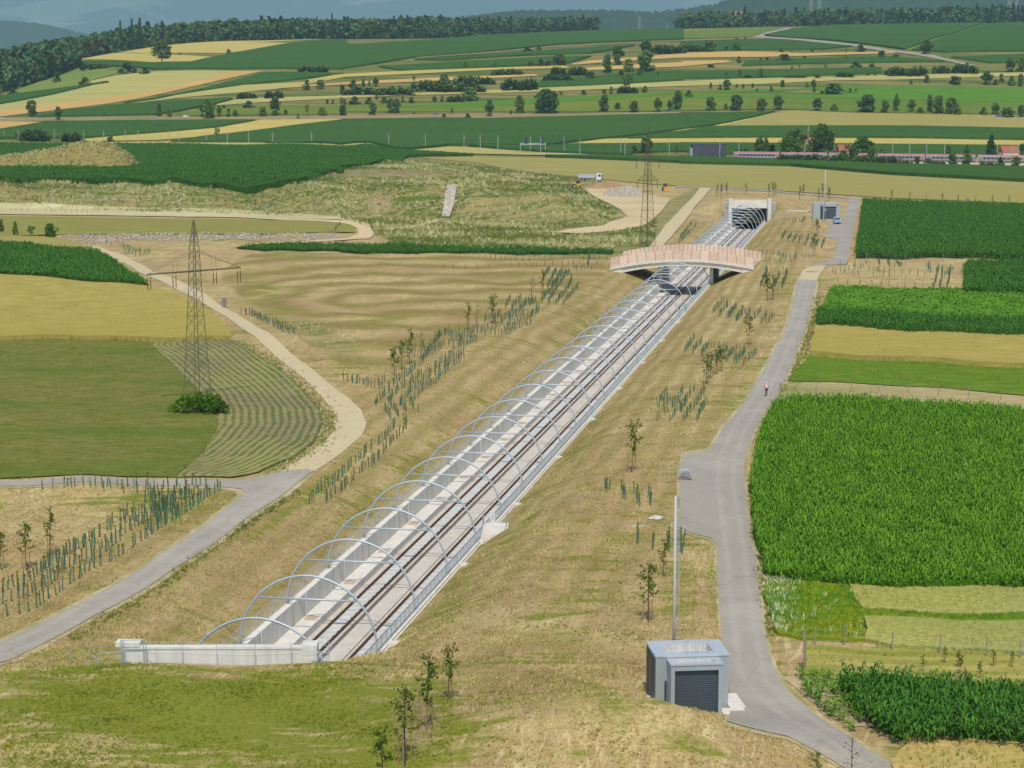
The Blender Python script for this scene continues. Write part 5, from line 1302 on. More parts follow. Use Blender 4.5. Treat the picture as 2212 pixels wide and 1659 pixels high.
def build_near_building():
    x, y = 9.72, 134.95
    z = float(Zt(12.5, 136.5)) - 0.02
    z = 6.0
    rz = math.radians(6.0)
    t = thing('technical_building', 'grey flat roofed technical building with dark roller shutter beside the road bend', 'building', (x, y, z), rz)
    h = 3.66
    mb = MB(); hollow_box(mb, 5.0, 3.75, h, 0.92, 0.42)
    o = mb.build('wall', [M['cladding'], M['roof_metal'], M['roof_gravel']], t)
    # annex with the shutter
    mb = MB()
    x0, x1, y0, y1, ha = 0.78, 4.28, -1.45, -0.004, 3.36
    fw = 0.26
    mb.box(x0, x0 + fw, y0, y1, -0.6, ha - 0.003); mb.box(x1 - fw, x1, y0, y1, -0.6, ha - 0.003)
    mb.box(x0 + fw, x1 - fw, y0, y0 + 0.4, ha - 0.28, ha - 0.003)
    mb.build('annex_wall', M['cladding'], t)
    mb = MB(); hollow_box(mb, x1 - x0, y1 - y0, 0.10, 0.42, 0.12, x0, y0, ha)
    mb.build('annex_roof', [M['cladding'], M['roof_metal'], M['roof_gravel']], t)
    mb = shutter(x1 - x0 - 2 * fw, ha - 0.28 + 0.6, 0.24, None)
    o = mb.build('roller_shutter', M['shutter'], t); o.location = (x0 + fw, y0, -0.6)
    # side with dark doors, as seen on the lawn side
    mb = MB().box(-0.03, -0.004, 0.35, 1.30, 0.0, h - 0.25).box(-0.03, -0.004, 2.35, 3.6, 0.0, h - 0.2)
    mb.build('door', M['dark_panel'], t)
    mb = MB().box(-0.045, -0.004, 1.42, 2.25, 0.0, h - 0.22)
    mb.build('door', M['shutter'], t)
    mb = MB().box(0.60, 0.74, -0.06, -0.004, 0.0, 2.0)
    mb.build('vent_panel', M['dark_panel'], t)
    gr_ = float(Zt(15.4, 135.4)) - z + 0.16; gl_ = float(Zt(8.9, 136)) - z + 0.08
    mb = MB().box(5.004, 6.1, -0.6, 2.6, -0.4, gr_).box(4.3, 5.9, -2.2, -0.604, -0.4, gr_ - 0.04); MB().box(-1.15, -0.05, -0.2, 2.2, -0.4, gl_).build('plinth', M['concrete_light'], t)
    mb.build('plinth', M['concrete_light'], t)
    # lightning rods and hoops on the roof
    for xx in (2.05, 2.75, 3.5):
        mb = MB()
        for dx in (0.0, 0.18, 0.5):
            mb.tube([(xx + dx, 0.25, h), (xx + dx, 0.25, h + 1.05)], 0.016, 5)
        mb.tube([(xx, 0.25, h + 1.0), (xx + 0.5, 0.25, h + 1.05)], 0.016, 5)
        mb.tube([(xx + 0.18, 0.25, h + 0.9), (xx + 0.18, 0.5, h + 1.15)], 0.016, 5)
        mb.build('roof_hoop', M['galv_dull'], t)
    mb = MB().ball((2.95, 1.1, h - 0.30), 0.17, 0.17, 0.15, 10, 6).box(2.85, 3.05, 1.0, 1.2, h - 0.42, h - 0.30)
    mb.build('dome', M['white'], t, True)
    mb = MB().box(3.65, 3.7, 1.0, 1.05, h - 0.42, h - 0.05)
    mb.build('vent_pipe', M['white'], t)
    # mast
    mx, my = 11.35, 140.2
    mz = float(Zt(mx, my))
    mt = thing('radio_mast', 'tall slim grey mast behind the technical building with the roof hoops', 'mast', (mx, my, mz))
    MB().tube([(0, 0, -0.3), (0, 0, 13.6)], [0.125, 0.085], 10).build('pole', M['mast'], mt, True)
    mb = MB()
    mb.tube([(0.27, 0, 0.2), (0.24, 0, 11.8)], 0.018, 5); mb.tube([(0.36, 0, 0.2), (0.33, 0, 11.8)], 0.018, 5)
    for q in np.arange(0.6, 11.8, 0.6): mb.bar((0.25, 0, q), (0.35, 0, q), 0.012)
    for q in np.arange(1.0, 11.8, 1.8): mb.bar((0.05, 0, q), (0.27, 0, q), 0.015)
    mb.build('ladder_rail', M['galv_dull'], mt)
M['shutter'] = plain('shutter', (0.055, 0.072, 0.086), 0.45, 0.4, 0.2, 0.08, 1.0)
M['mast'] = plain('mast', (0.42, 0.42, 0.40), 0.6, 0.3, 0.1, 0.08, 0.5)
build_near_building()

def build_far_building():
    x, y, _ = flat(1757, 474, 6.0)
    z = float(Zt(x + 4, y + 1.5))
    t = thing('technical_building', 'grey flat roofed technical building by the parked van', 'building', (x, y, z), math.radians(-3))
    h = 4.9; w = 8.2; d = 4.2
    mb = MB(); hollow_box(mb, w, d, h, 0.7, 0.3)
    mb.build('wall', [M['cladding'], M['roof_metal'], M['roof_gravel']], t)
    mb = MB().box(-0.1, 2.1, -0.35, -0.004, -0.5, h - 0.15); mb.build('wing_wall', M['cladding'], t)
    mb = MB().box(2.14, 2.95, -0.05, -0.004, 0, h - 0.75); mb.build('door', M['dark_panel'], t)
    mb = MB().box(3.5, 6.95, -0.045, -0.004, 3.45, 3.95); mb.build('painted_lintel_shadow', M['black'], t)  # flat black strip painted in as the shade under the lintel
    mb = shutter(3.45, 3.5, 0.0, None)
    o = mb.build('roller_shutter', M['shutter'], t); o.location = (3.5, -0.06, 0)
    mb = MB().box(6.98, 7.3, -0.14, -0.004, 0, h - 0.2).box(3.2, 3.47, -0.14, -0.004, 0, h - 0.2).box(3.2, 7.3, -0.14, -0.004, 3.97, h - 0.2); mb.build('door_frame', M['cladding'], t)
    mb = MB().box(1.9, 8.5, -1.3, -0.4, -0.2, 0.05); mb.build('plinth', M['concrete_light'], t)
    mx, my, _ = flat(1780.6, 477, 6.0)
    mz = float(Zt(mx, my))
    mt = thing('radio_mast', 'tall slim grey mast before the technical building with the van', 'mast', (mx, my, mz))
    MB().tube([(0, 0, -0.3), (0, 0, 15.6)], [0.17, 0.12], 8).build('pole', M['mast'], mt, True)
    MB().box(-0.05, 0.45, -0.2, 0.2, 3.0, 3.6).box(0.0, 0.4, -0.15, 0.15, 9.0, 9.4).build('box', M['galv_dull'], mt)
build_far_building()

# ------------------------------------------------------------------ foliage
def leaf_mat(name, c0, c1, scale=1.2, obj=False, trans=0.14, hue=0.0):
    c0 = (c0[0], c0[1], c0[2] * 0.72); c1 = (c1[0], c1[1], c1[2] * 0.72)
    m = bpy.data.materials.new(name); m.use_nodes = True
    nt = m.node_tree; b = nt.nodes['Principled BSDF']
    b.inputs['Roughness'].default_value = 0.75; b.inputs['Specular IOR Level'].default_value = 0.08
    f = ramp(nt, noise(nt, coords(nt, obj=obj), scale, 3.0, 0.6), 0.32, 0.68)
    col = mix_rgb(nt, f, c0, c1)
    if hue:
        r = N(nt, 'ShaderNodeObjectInfo').outputs['Random']
        col = mix_rgb(nt, math_(nt, 'MULTIPLY', r, hue), col, (c1[0] * 1.5, c1[1] * 1.05, c1[2] * 0.8))
    nt.links.new(col, b.inputs['Base Color'])
    tr = nt.nodes.new('ShaderNodeBsdfTranslucent'); nt.links.new(col, tr.inputs['Color'])
    mx = nt.nodes.new('ShaderNodeMixShader'); mx.inputs[0].default_value = trans
    nt.links.new(b.outputs[0], mx.inputs[1]); nt.links.new(tr.outputs[0], mx.inputs[2])
    nt.links.new(mx.outputs[0], nt.nodes['Material Output'].inputs[0])
    return m
M['leaf_dark'] = leaf_mat('leaf_dark', (0.040, 0.095, 0.022), (0.105, 0.185, 0.048), 0.25, hue=0.35)
M['leaf_mid'] = leaf_mat('leaf_mid', (0.060, 0.130, 0.022), (0.135, 0.235, 0.045), 0.3, hue=0.35)
M['leaf_bright'] = leaf_mat('leaf_bright', (0.045, 0.115, 0.010), (0.115, 0.215, 0.022), 0.3)
M['leaf_yellow'] = leaf_mat('leaf_yellow', (0.12, 0.15, 0.018), (0.25, 0.25, 0.035), 0.3)
M['leaf_purple'] = leaf_mat('leaf_purple', (0.020, 0.010, 0.018), (0.050, 0.022, 0.038), 0.4)
M['leaf_conifer'] = leaf_mat('leaf_conifer', (0.022, 0.055, 0.018), (0.050, 0.100, 0.034), 0.25, trans=0.15)
M['leaf_sapling'] = leaf_mat('leaf_sapling', (0.045, 0.085, 0.012), (0.105, 0.155, 0.028), 2.0, hue=0.4)
M['leaf_maize'] = leaf_mat('leaf_maize', (0.030, 0.105, 0.014), (0.085, 0.215, 0.032), 0.8)
M['leaf_lush'] = leaf_mat('leaf_lush', (0.065, 0.175, 0.010), (0.155, 0.315, 0.028), 0.55)
M['leaf_beet'] = leaf_mat('leaf_beet', (0.07, 0.19, 0.015), (0.15, 0.31, 0.035), 0.8)
M['bark'] = plain('bark', (0.085, 0.065, 0.048), 0.9, 0.1, 0, 0.3, 4.0)
M['stake'] = plain('stake', (0.30, 0.20, 0.12), 0.85, 0.1, 0, 0.2, 4.0)

def leaf_quads(C, S, r, flat_=0.0):
    """quads of size S around centres C with random tilt -> V, F"""
    n = len(C)
    a = r.normal(size=(n, 3)); a[:, 2] *= (1 - flat_); a /= np.linalg.norm(a, axis=1)[:, None]
    b = r.normal(size=(n, 3)); b -= (b * a).sum(1)[:, None] * a; b /= np.linalg.norm(b, axis=1)[:, None]
    S = np.asarray(S)[:, None] * np.ones((n, 1))
    V = np.stack([C - a * S - b * S * 0.7, C + a * S * 0.6 - b * S * 0.8, C + a * S + b * S * 0.7, C - a * S * 0.7 + b * S * 0.8], 1)
    V = V + r.normal(size=V.shape) * S[:, :, None] * 0.12
    return V.reshape(-1, 3), np.arange(n * 4).reshape(n, 4)

def crown_points(r, n, clumps, shape):
    """points on the shells of random clumps inside a unit crown (x,y in +-.5, z 0..1)"""
    pts = []; tot = 0
    cl = []
    while len(cl) < clumps:
        p = r.uniform(-0.5, 0.5, 3); z = p[2] + 0.5
        R = shape(z)
        if R <= 0: continue
        q = np.array([p[0] * 2 * R * 0.72, p[1] * 2 * R * 0.72, z])
        if np.hypot(q[0], q[1]) < R * 0.95: cl.append((q, r.uniform(0.10, 0.21) * (0.6 + R)))
    per = n // clumps
    for q, s in cl:
        d = r.normal(size=(per, 3)); d /= np.linalg.norm(d, axis=1)[:, None]
        rad = s * r.uniform(0.55, 1.05, (per, 1))
        p = q + d * rad * np.array([1, 1, 0.85])
        pts.append(p)
    P = np.concatenate(pts)
    P[:, 2] = np.clip(P[:, 2], 0.0, 1.02)
    return P

round_ = lambda z: 0.5 * math.sqrt(max(0.0, 1 - (2 * z - 0.92) ** 2)) if z > 0.02 else 0.2
bush_ = lambda z: 0.5 * math.sqrt(max(0.0, 1 - (z - 0.08) ** 2 * 1.15))
oval_ = lambda z: 0.5 * math.sin(math.pi * min(1, max(0, z * 0.93 + 0.04))) ** 0.6
cone_ = lambda z: 0.5 * max(0.0, 1.0 - z) ** 0.85 + 0.015

PROTO = {}
def make_proto(key, name, cat, mat, shape, n, clumps, leaf, trunk=0.0, seed=1, squash=1.0):
    r = np.random.default_rng(seed)
    t = thing(name, name, cat)
    P = crown_points(r, n, clumps, shape)
    P[:, 2] = trunk + P[:, 2] * (1 - trunk)
    V, F = leaf_quads(P, r.uniform(0.6, 1.25, len(P)) * leaf, r, 0.2)
    np_mesh('crown', V, F, M[mat], t)
    mb = MB()
    mb.tube([(0, 0, -0.06), (0.01, 0.0, trunk * 0.6 + 0.02), (0.0, 0.01, trunk + 0.28)], [0.030, 0.024, 0.012], 6)
    rr = random.Random(seed)
    for k in range(5):
        a = k * 1.26 + rr.uniform(0, 0.6); zz = trunk + 0.05 + 0.06 * k
        mb.tube([(0, 0, zz - 0.05), (0.13 * math.cos(a), 0.13 * math.sin(a), zz + 0.10), (0.27 * math.cos(a), 0.27 * math.sin(a), zz + 0.22)], [0.014, 0.009, 0.004], 5)
    mb.build('trunk', M['bark'], t)
    PROTO[key] = [t, False]
for i in range(3):
    make_proto('b%d' % i, 'bush', 'bush', ('leaf_dark', 'leaf_mid', 'leaf_dark')[i], bush_, 620, 26, 0.078, 0.0, 20 + i)
    make_proto('t%d' % i, 'broadleaf_tree', 'tree', ('leaf_dark', 'leaf_dark', 'leaf_mid')[i], round_, 900, 34, 0.066, (0.06, 0.12, 0.05)[i], 30 + i)
make_proto('oak', 'broadleaf_tree', 'tree', 'leaf_dark', round_, 1400, 40, 0.042, 0.24, 41)
make_proto('thin', 'broadleaf_tree', 'tree', 'leaf_mid', round_, 260, 14, 0.05, 0.34, 42)
make_proto('col', 'columnar_tree', 'tree', 'leaf_dark', oval_, 700, 30, 0.06, 0.03, 43)
make_proto('big', 'broadleaf_tree', 'tree', 'leaf_dark', oval_, 2400, 60, 0.042, 0.02, 44)
make_proto('bright', 'broadleaf_tree', 'tree', 'leaf_bright', round_, 1700, 44, 0.048, 0.03, 45)
make_proto('yellow', 'broadleaf_tree', 'tree', 'leaf_yellow', round_, 800, 30, 0.05, 0.05, 46)
make_proto('purple', 'bush', 'bush', 'leaf_purple', bush_, 500, 20, 0.06, 0.0, 47)
make_proto('fir', 'conifer_tree', 'tree', 'leaf_conifer', cone_, 900, 60, 0.05, 0.03, 48)
def make_hedge(key, seed, mat):
    r = np.random.default_rng(seed)
    t = thing('hedge', 'hedge', 'hedge')
    pts = []
    k = 0
    while k < 46:
        x = r.uniform(-0.48, 0.48); y = r.uniform(-0.32, 0.32); hh = r.uniform(0.42, 0.80) * (1 - 0.5 * abs(2 * x) ** 3)
        s = r.uniform(0.05, 0.085)
        d = r.normal(size=(26, 3)); d /= np.linalg.norm(d, axis=1)[:, None]
        z = r.uniform(0.1, hh)
        p = np.array([x, y, z]) + d * np.array([s, 0.24, 0.24]) * r.uniform(0.5, 1.1, (26, 1))
        p[:, 2] = np.clip(p[:, 2], 0, 1.0)
        pts.append(p); k += 1
    P = np.concatenate(pts)
    n = len(P)
    a = r.normal(size=(n, 3)); b = r.normal(size=(n, 3))
    S = np.array([0.022, 0.13, 0.10])
    a = a / np.linalg.norm(a, axis=1)[:, None] * S; b = b / np.linalg.norm(b, axis=1)[:, None] * S
    V = np.stack([P - a - b, P + a - b, P + a + b, P - a + b], 1).reshape(-1, 3)
    np_mesh('foliage', V, np.arange(4 * n).reshape(n, 4), M[mat], t)
    PROTO[key] = [t, False]
make_hedge('h0', 51, 'leaf_dark'); make_hedge('h1', 52, 'leaf_mid'); make_hedge('h2', 53, 'leaf_dark')

def place(key, px, py, wpx, hpx, label, cat=None, name=None, group=None, seed=0):
    x, y, z = H1(px, py)
    d = y * CP - (z - CAMH) * SP
    s = d / FPX
    w = wpx * s; h = hpx * s * 1.06
    t, used = PROTO[key]
    dep = w if key[0] != 'h' else min(w, max(4.0, h * 1.6))
    rz = random.uniform(0, 6.28) if key[0] != 'h' else random.uniform(-0.08, 0.08)
    loc = (x, y, z - 0.1)
    if not used:
        t.location = loc; t.rotation_euler = (0, 0, rz); t.scale = (w, dep, h); t['label'] = label; PROTO[key][1] = True; o = t
    else:
        o = dup(t, loc, rz, (w, dep, h), label)
    if name: o.name = name
    if cat: o['category'] = cat
    if group: o['group'] = group
    elif 'group' in o: del o['group']
    return o

# trees and bushes of the far slope: (view, x, foot y, width, height, kind)
TREES = {
 1: [(205,750,78,95,'t'),(375,775,50,80,'t'),(365,530,50,62,'b'),(545,555,92,52,'b'),(610,447,215,42,'h'),(820,472,130,60,'b'),(932,476,66,38,'b'),(1470,350,34,30,'b'),(1157,356,20,17,'b'),
     (2010,466,205,52,'h'),(1025,750,46,85,'t'),(1090,756,36,52,'b'),(1300,752,36,76,'t'),(1342,766,92,116,'t'),(1412,750,36,62,'t'),(1470,754,36,52,'b'),(1515,752,42,42,'b'),(1692,748,60,52,'b'),
     (1775,742,80,108,'t'),(1600,695,72,42,'b'),(1838,738,30,30,'b'),(1916,766,26,32,'b'),(1976,752,42,78,'thin'),(2070,747,60,52,'b'),(2198,747,42,62,'t'),(1974,577,60,58,'b'),(2064,572,60,52,'b'),
     (1590,634,130,42,'h'),(1760,632,130,58,'h'),(80,613,62,46,'b'),(595,347,46,74,'t'),(775,305,70,130,'t'),(820,302,90,80,'b'),(906,292,78,78,'yellow'),(5,612,50,60,'b'),
     (230,907,185,78,'h'),(460,912,130,74,'h'),(105,902,20,56,'col'),(712,916,50,36,'b'),(1395,916,44,92,'thin'),(1440,700,22,24,'b'),(2105,668,30,26,'b'),(2140,668,24,26,'b'),(2200,600,40,50,'b')],
 2: [(25,746,52,72,'t'),(210,742,62,76,'t'),(325,726,55,84,'t'),(365,726,55,80,'t'),(475,736,16,22,'b'),(721,729,22,30,'b'),(670,761,30,28,'b'),(820,761,42,30,'b'),(963,752,60,98,'t'),(1155,730,74,108,'t'),
     (1330,728,162,142,'big'),(1700,717,82,98,'t'),(1785,706,46,42,'b'),(1893,722,76,66,'t'),(2040,722,62,82,'t'),(2120,713,42,62,'t'),(2170,706,70,112,'t'),(95,671,72,46,'b'),(185,669,56,40,'b'),(285,663,56,36,'b'),
     (402,659,28,36,'b'),(460,663,40,36,'b'),(608,656,36,36,'b'),(657,653,30,36,'b'),(745,656,120,50,'h'),(830,648,105,78,'b'),(85,561,52,46,'b'),(152,559,28,46,'t'),(188,556,20,36,'b'),(232,558,42,52,'t'),(475,541,30,52,'thin'),
     (668,537,76,56,'b'),(235,610,480,66,'h'),(690,590,480,78,'h'),(860,540,270,56,'h'),(1150,577,245,88,'h'),(1080,482,205,46,'h'),(1400,522,190,52,'h'),(1405,482,100,56,'h'),(1530,482,122,62,'h'),(1612,511,72,46,'b'),
     (1228,426,52,32,'b'),(1290,426,62,42,'b'),(1340,423,62,32,'b'),(1412,419,92,68,'b'),(805,441,40,42,'b'),(994,433,34,36,'b'),(1722,466,76,104,'t'),(1787,416,62,62,'t'),(1852,461,72,72,'b'),(1968,457,134,118,'t'),(1792,361,92,58,'b'),
     (1970,352,92,84,'t'),(2110,346,225,62,'h'),(1806,501,62,42,'b'),(1930,491,52,46,'b'),(2045,488,26,26,'b'),(1852,590,122,108,'thin'),(1850,597,130,46,'h'),(1745,601,30,40,'b'),(1960,593,42,36,'b'),(1566,608,36,28,'b'),(1700,601,30,26,'b'),
     (1202,329,62,23,'b'),(1277,323,42,20,'b'),(30,672,34,30,'b'),(10,664,30,34,'b'),(238,640,26,26,'b'),(1100,738,20,26,'b'),(1420,610,26,22,'b')],
 3: [(55,626,56,42,'b'),(2,690,34,92,'t'),(200,717,77,87,'t'),(360,714,97,92,'t'),(295,706,32,36,'b'),(525,714,77,72,'t'),(628,712,82,87,'t'),(887,717,77,77,'t'),(990,713,56,42,'b'),(1205,722,144,102,'t'),(1315,726,62,72,'t'),
     (1393,717,46,102,'col'),(1490,721,56,72,'t'),(1545,726,52,32,'b'),(1605,722,50,102,'t'),(1665,732,92,106,'t'),(1745,736,92,96,'t'),(1785,741,56,52,'b'),(1950,741,56,46,'b'),(2030,739,62,72,'t'),(2110,756,102,62,'t'),(2192,756,62,72,'t'),
     (300,580,62,62,'t'),(258,576,30,32,'b'),(198,571,22,36,'b'),(660,561,40,42,'b'),(818,561,27,26,'b'),(860,561,36,46,'b'),(862,591,26,30,'b'),(985,606,152,62,'b'),(1095,596,24,26,'b'),(1132,591,21,19,'b'),(587,591,26,36,'b'),(495,593,19,23,'b'),
     (408,569,23,26,'b'),(468,563,19,26,'b'),(365,561,21,19,'b'),(1585,531,42,42,'b'),(1770,541,102,46,'b'),(1970,546,82,77,'t'),(2065,526,42,46,'b'),(2130,551,52,56,'b'),(2190,556,42,72,'t'),(2030,546,42,32,'b'),(1485,541,23,26,'b'),
     (100,332,205,46,'h'),(190,336,112,62,'b'),(365,326,62,42,'b'),(300,326,36,26,'b'),(365,263,26,21,'b'),(420,261,19,23,'b'),(652,339,32,32,'b'),(850,336,23,26,'b'),(1160,333,67,40,'b'),(1297,376,60,46,'b'),(1585,352,87,82,'t'),
     (1390,373,72,21,'b'),(670,393,108,40,'b'),(560,396,42,26,'b'),(378,403,40,36,'b'),(800,383,42,19,'b'),(520,396,26,23,'b'),(385,498,29,46,'b'),(520,499,52,52,'b'),(440,502,70,21,'b'),(298,491,26,26,'b'),(740,502,142,26,'h'),
     (885,502,46,26,'b'),(1060,497,112,36,'h'),(1205,486,26,26,'b'),(1255,489,21,23,'b'),(1132,437,82,36,'b'),(1235,431,36,21,'b'),(936,441,23,26,'b'),(1450,487,275,72,'h'),(1680,472,112,57,'h'),(1830,472,162,62,'h'),(2120,466,80,82,'t'),(2190,466,70,86,'t'),
     (1845,420,40,14,'b'),(200,432,60,16,'b'),(720,442,14,18,'b'),(770,432,14,16,'b'),(1065,382,18,18,'b'),(1068,335,14,20,'b'),(720,336,14,18,'b')]}
BANDS = [  # rows of the slope, by foot height in the photograph
 (0, 92, 'high under the ridge wood'), (92, 113, 'in the row under the hill maize'), (113, 127, 'beside the upper ripe strips'), (127, 141, 'under the upper ripe strips'),
 (141, 158, 'under the orange terrace strip'), (158, 171, 'above the long thin pale strip'), (171, 187, 'on the bank below the long hedge'), (187, 207, 'under the long thin pale strip'),
 (207, 228, 'at the meadow edge above the road'), (228, 266, 'on the brown road verge'), (266, 330, 'behind the pale strip by the catenary masts')]
def plant_slope():
    items = []
    for rgn, lst in TREES.items():
        f = {1: R1, 2: R2, 3: R3}[rgn]
        for x, y, w, h, k in lst:
            (px, py), = f((x, y))
            items.append([px, py, w * KA, h * KA, k])
    shp = {'t': 'round dark tree', 'b': 'low rounded bush', 'h': 'elongated hedge', 'thin': 'sparse light crowned tree', 'col': 'slim columnar tree', 'big': 'very broad dense tree', 'yellow': 'yellowish green tree'}
    def look(it):
        k, w, h = it[4], it[2], it[3]
        if k in ('thin', 'col', 'big', 'yellow'): return shp[k]
        if k == 'h': return 'long dense hedge' if w > 60 else 'short dense hedge'
        if k == 'b':
            return ('wide low bush' if w / h > 1.6 else 'large rounded bush') if w > 17 else 'small bush' if w > 10 else 'tiny bush'
        return ('tall narrow tree' if h > w * 1.25 else 'large round tree' if h > 28 else 'round tree')
    for lo, hi, phrase in BANDS:
        row = sorted([it for it in items if lo <= it[1] < hi], key=lambda q: q[0])
        cnt = {}
        tot = {}
        for it in row: tot[look(it)] = tot.get(look(it), 0) + 1
        for i, it in enumerate(row):
            l = look(it)
            c = cnt.get(l, 0); cnt[l] = c + 1
            lab = l + ' ' + phrase
            if tot[l] > 1: lab += ', ' + ordn(c) + ' from the wood'
            k = it[4]
            key = k
            if k in 'bth': key = k + str(random.choice((0, 1, 2) if k != 't' else (0, 0, 1, 1, 2)))
            nm = {'b': 'bush', 't': 'broadleaf_tree', 'h': 'hedge'}.get(k)
            place(key, it[0], it[1], it[2], it[3], lab)
    place('oak', 1042 * KA, 407 * KA, 142 * KA, 136 * KA, 'lone broad oak like tree with dark trunk standing in the golden field')
    # village trees by the railway
    V = [(515,1022,82,122,'t1','round dark tree beside the dark hall, nearer the hall'),(548,1016,50,122,'col','slim dark tree between hall and chapel'),(592,1012,82,72,'purple','dusky reddish bush between hall and chapel'),
         (740,1020,150,170,'big','huge rounded tree left of the chapel tower, behind its smaller neighbour'),(690,1028,110,140,'bright','bright rounded tree before the huge tree by the chapel'),(760,1028,72,112,'t2','olive conical tree at the foot of the huge chapel tree'),
         (912,1012,152,195,'big','tallest dark egg shaped tree just beside the chapel spire'),(815,1027,82,82,'t2','small tree in front of the chapel wall'),(880,1027,42,72,'purple','dark purple bush under the tallest chapel tree'),
         (920,1032,84,66,'b1','pale green rounded bush under the tallest chapel tree'),(950,1034,50,40,'b1','small fresh green bush beside the pale rounded one'),(1170,1012,152,122,'bright','bright green domed tree behind the train end'),
         (1112,1047,62,102,'t0','dark narrow tree in front of the bright domed tree, chapel side'),(1236,1047,62,97,'t0','dark narrow tree in front of the bright domed tree, train side'),(1050,1042,62,72,'t2','slim olive tree near the train end, chapel side'),
         (1002,1032,42,58,'t1','small dark tree by the parked cars'),(1170,1037,42,42,'b0','low bush under the bright domed tree'),(1300,1042,62,77,'t2','leafy trackside tree hiding the train front'),
         (1415,1052,32,42,'thin','thin trackside tree before the train front'),(1525,1052,36,42,'b2','small bush before the first clear train car'),(1755,1057,62,72,'t2','dense round tree before the train, next to a mast'),
         (1846,1057,66,62,'t2','dense round tree before the train under the dark cypress'),(1845,1002,36,62,'col','dark cypress rising behind the train'),(2000,1012,82,132,'fir','tall spruce rising behind the train'),
         (2060,1072,46,57,'b0','bush before the train by the gantry mast'),(2160,1072,62,62,'t2','feathery tree before the last train car'),(2200,1002,42,72,'t1','tall dark tree behind the last train car'),
         (410,992,112,46,'h1','loose hedge row behind the dark hall'),(1595,1057,62,36,'b1','low wide bush before the first clear train car'),(1940,1062,32,26,'b1','tiny bush before the train under the spruce'),
         (1725,1003,40,62,'t2','round tree rising behind the train roof')]
    for x, w in ((700, 150), (850, 160), (1010, 170), (1170, 170), (1320, 130), (1450, 90), (1660, 80), (1990, 90)):
        V.append((x, 1046 + (x - 700) * 0.022, w, 68 if x < 1330 else 38, 'h1' if x % 20 else 'h0', '%s trackside hedge before the train, between %s' % ('tall leafy' if x < 1330 else 'low', {700: 'hall trees and chapel', 850: 'chapel and the parked silver car', 1010: 'silver car and narrow dark trees', 1170: 'the two narrow dark trees', 1320: 'narrow dark tree and train front', 1450: 'train front and first clear car', 1660: 'first clear car and round tree', 1990: 'spruce and gantry mast'}[x])))
    for x, y, w, h, k, lab in V:
        (px, py), = R3((x, y)); place(k, px, py, w * KA * 1.12, h * KA, lab)
    for x, y, w, h, k, lab in ((1965,987,102,104,'t0','dark round tree behind the top of the tall lattice pylon'),(1890,988,60,50,'b0','low bush beside the round tree behind the pylon'),(795,937,22,42,'col','slim dark bush by two catenary masts'),(165,930,14,24,'b0','tiny bush at the trackside by a pair of masts'),(2165,985,26,46,'col','small dark conifer near the dark hall')):
        (px, py), = R2((x, y)); place(k, px, py, w * KA, h * KA, lab)
    # basin trees and the pylon shrub
    for x, y, w, h, k, lab in ((325,682,86,90,'bright','bright green round tree at the basin edge'),(198,682,60,78,'thin','half bare shrub beside the bright green basin tree'),(98,665,40,80,'b1','slim green shrub at the basin edge'),(8,645,40,76,'b2','grey green shrub at the frame edge of the basin')):
        (px, py), = R4((x, y)); place(k, px, py, w * KA, h * KA, lab)
plant_slope()

def forest(name, label, front, depth, rows, spacing, hmin, hmax, conifer, seed, quads=110, taper=0.0):
    """a wood seen as one mass: many crowns behind a front line"""
    r = np.random.default_rng(seed)
    W = world_poly(front)
    seg = np.hypot(*(np.diff(W[:, :2], axis=0).T)); cum = np.concatenate([[0], np.cumsum(seg)])
    Vs = []; off = 0; Fs = []; mi = []
    for row in range(rows):
        q0 = depth * (row / max(1, rows - 1)) ** 1.2 if rows > 1 else 0
        n = int(cum[-1] / spacing)
        for s in np.linspace(0, cum[-1], n) + r.uniform(-0.4, 0.4, n) * spacing:
            i = np.clip(np.searchsorted(cum, s) - 1, 0, len(seg) - 1)
            t = np.clip((s - cum[i]) / seg[i], 0, 1)
            p = W[i] * (1 - t) + W[i + 1] * t
            q = q0 * (1 - taper * s / cum[-1])
            k = 1 + (q + r.uniform(0, depth / max(rows, 1) * 0.8)) / p[1]
            x, y = p[0] * k + r.uniform(-2, 2), p[1] * k
            z = float(Zt(x, y))
            h = r.uniform(hmin, hmax) * (0.8 if row == 0 else 1.0)
            con = r.uniform() < conifer
            if con:
                h *= 1.12; wd = h * 0.30
                u = r.uniform(0, 1, quads) ** 0.7
                rad = (1 - u) ** 0.8 * 0.5 + 0.02
                a = r.uniform(0, 6.283, quads)
                P = np.stack([np.cos(a) * rad * wd, np.sin(a) * rad * wd, u * h], 1)
                S = r.uniform(0.6, 1.1, quads) * h * 0.065
            else:
                wd = h * r.uniform(0.55, 0.85)
                cl = r.normal(size=(7, 3)); cl /= np.linalg.norm(cl, axis=1)[:, None]
                c = cl * np.array([0.27, 0.27, 0.24]) + np.array([0, 0, 0.60]); c[0] = (0, 0, 0.74); c[1] = (0.1, -0.12, 0.28); c[2] = (-0.15, -0.1, 0.25)
                idx = r.integers(0, 7, quads)
                d = r.normal(size=(quads, 3)); d /= np.linalg.norm(d, axis=1)[:, None]
                P = (c[idx] + d * np.array([0.24, 0.24, 0.22]) * r.uniform(0.7, 1.05, (quads, 1))) * np.array([wd, wd, h])
                S = r.uniform(0.7, 1.3, quads) * h * 0.10
            V, F = leaf_quads(P + np.array([x, y, z - 0.3]), S, r, 0.2)
            Vs.append(V); Fs.append(F + off); off += len(V)
            m = 2 if con else (1 if r.uniform() < 0.28 else 0)
            mi.append(np.full(len(F), m))
    o = np_mesh(name, np.concatenate(Vs), np.concatenate(Fs), [M['wood_a'], M['wood_b'], M['leaf_conifer']], mi=np.concatenate(mi))
    tag(o, label, 'wood', kind='stuff')
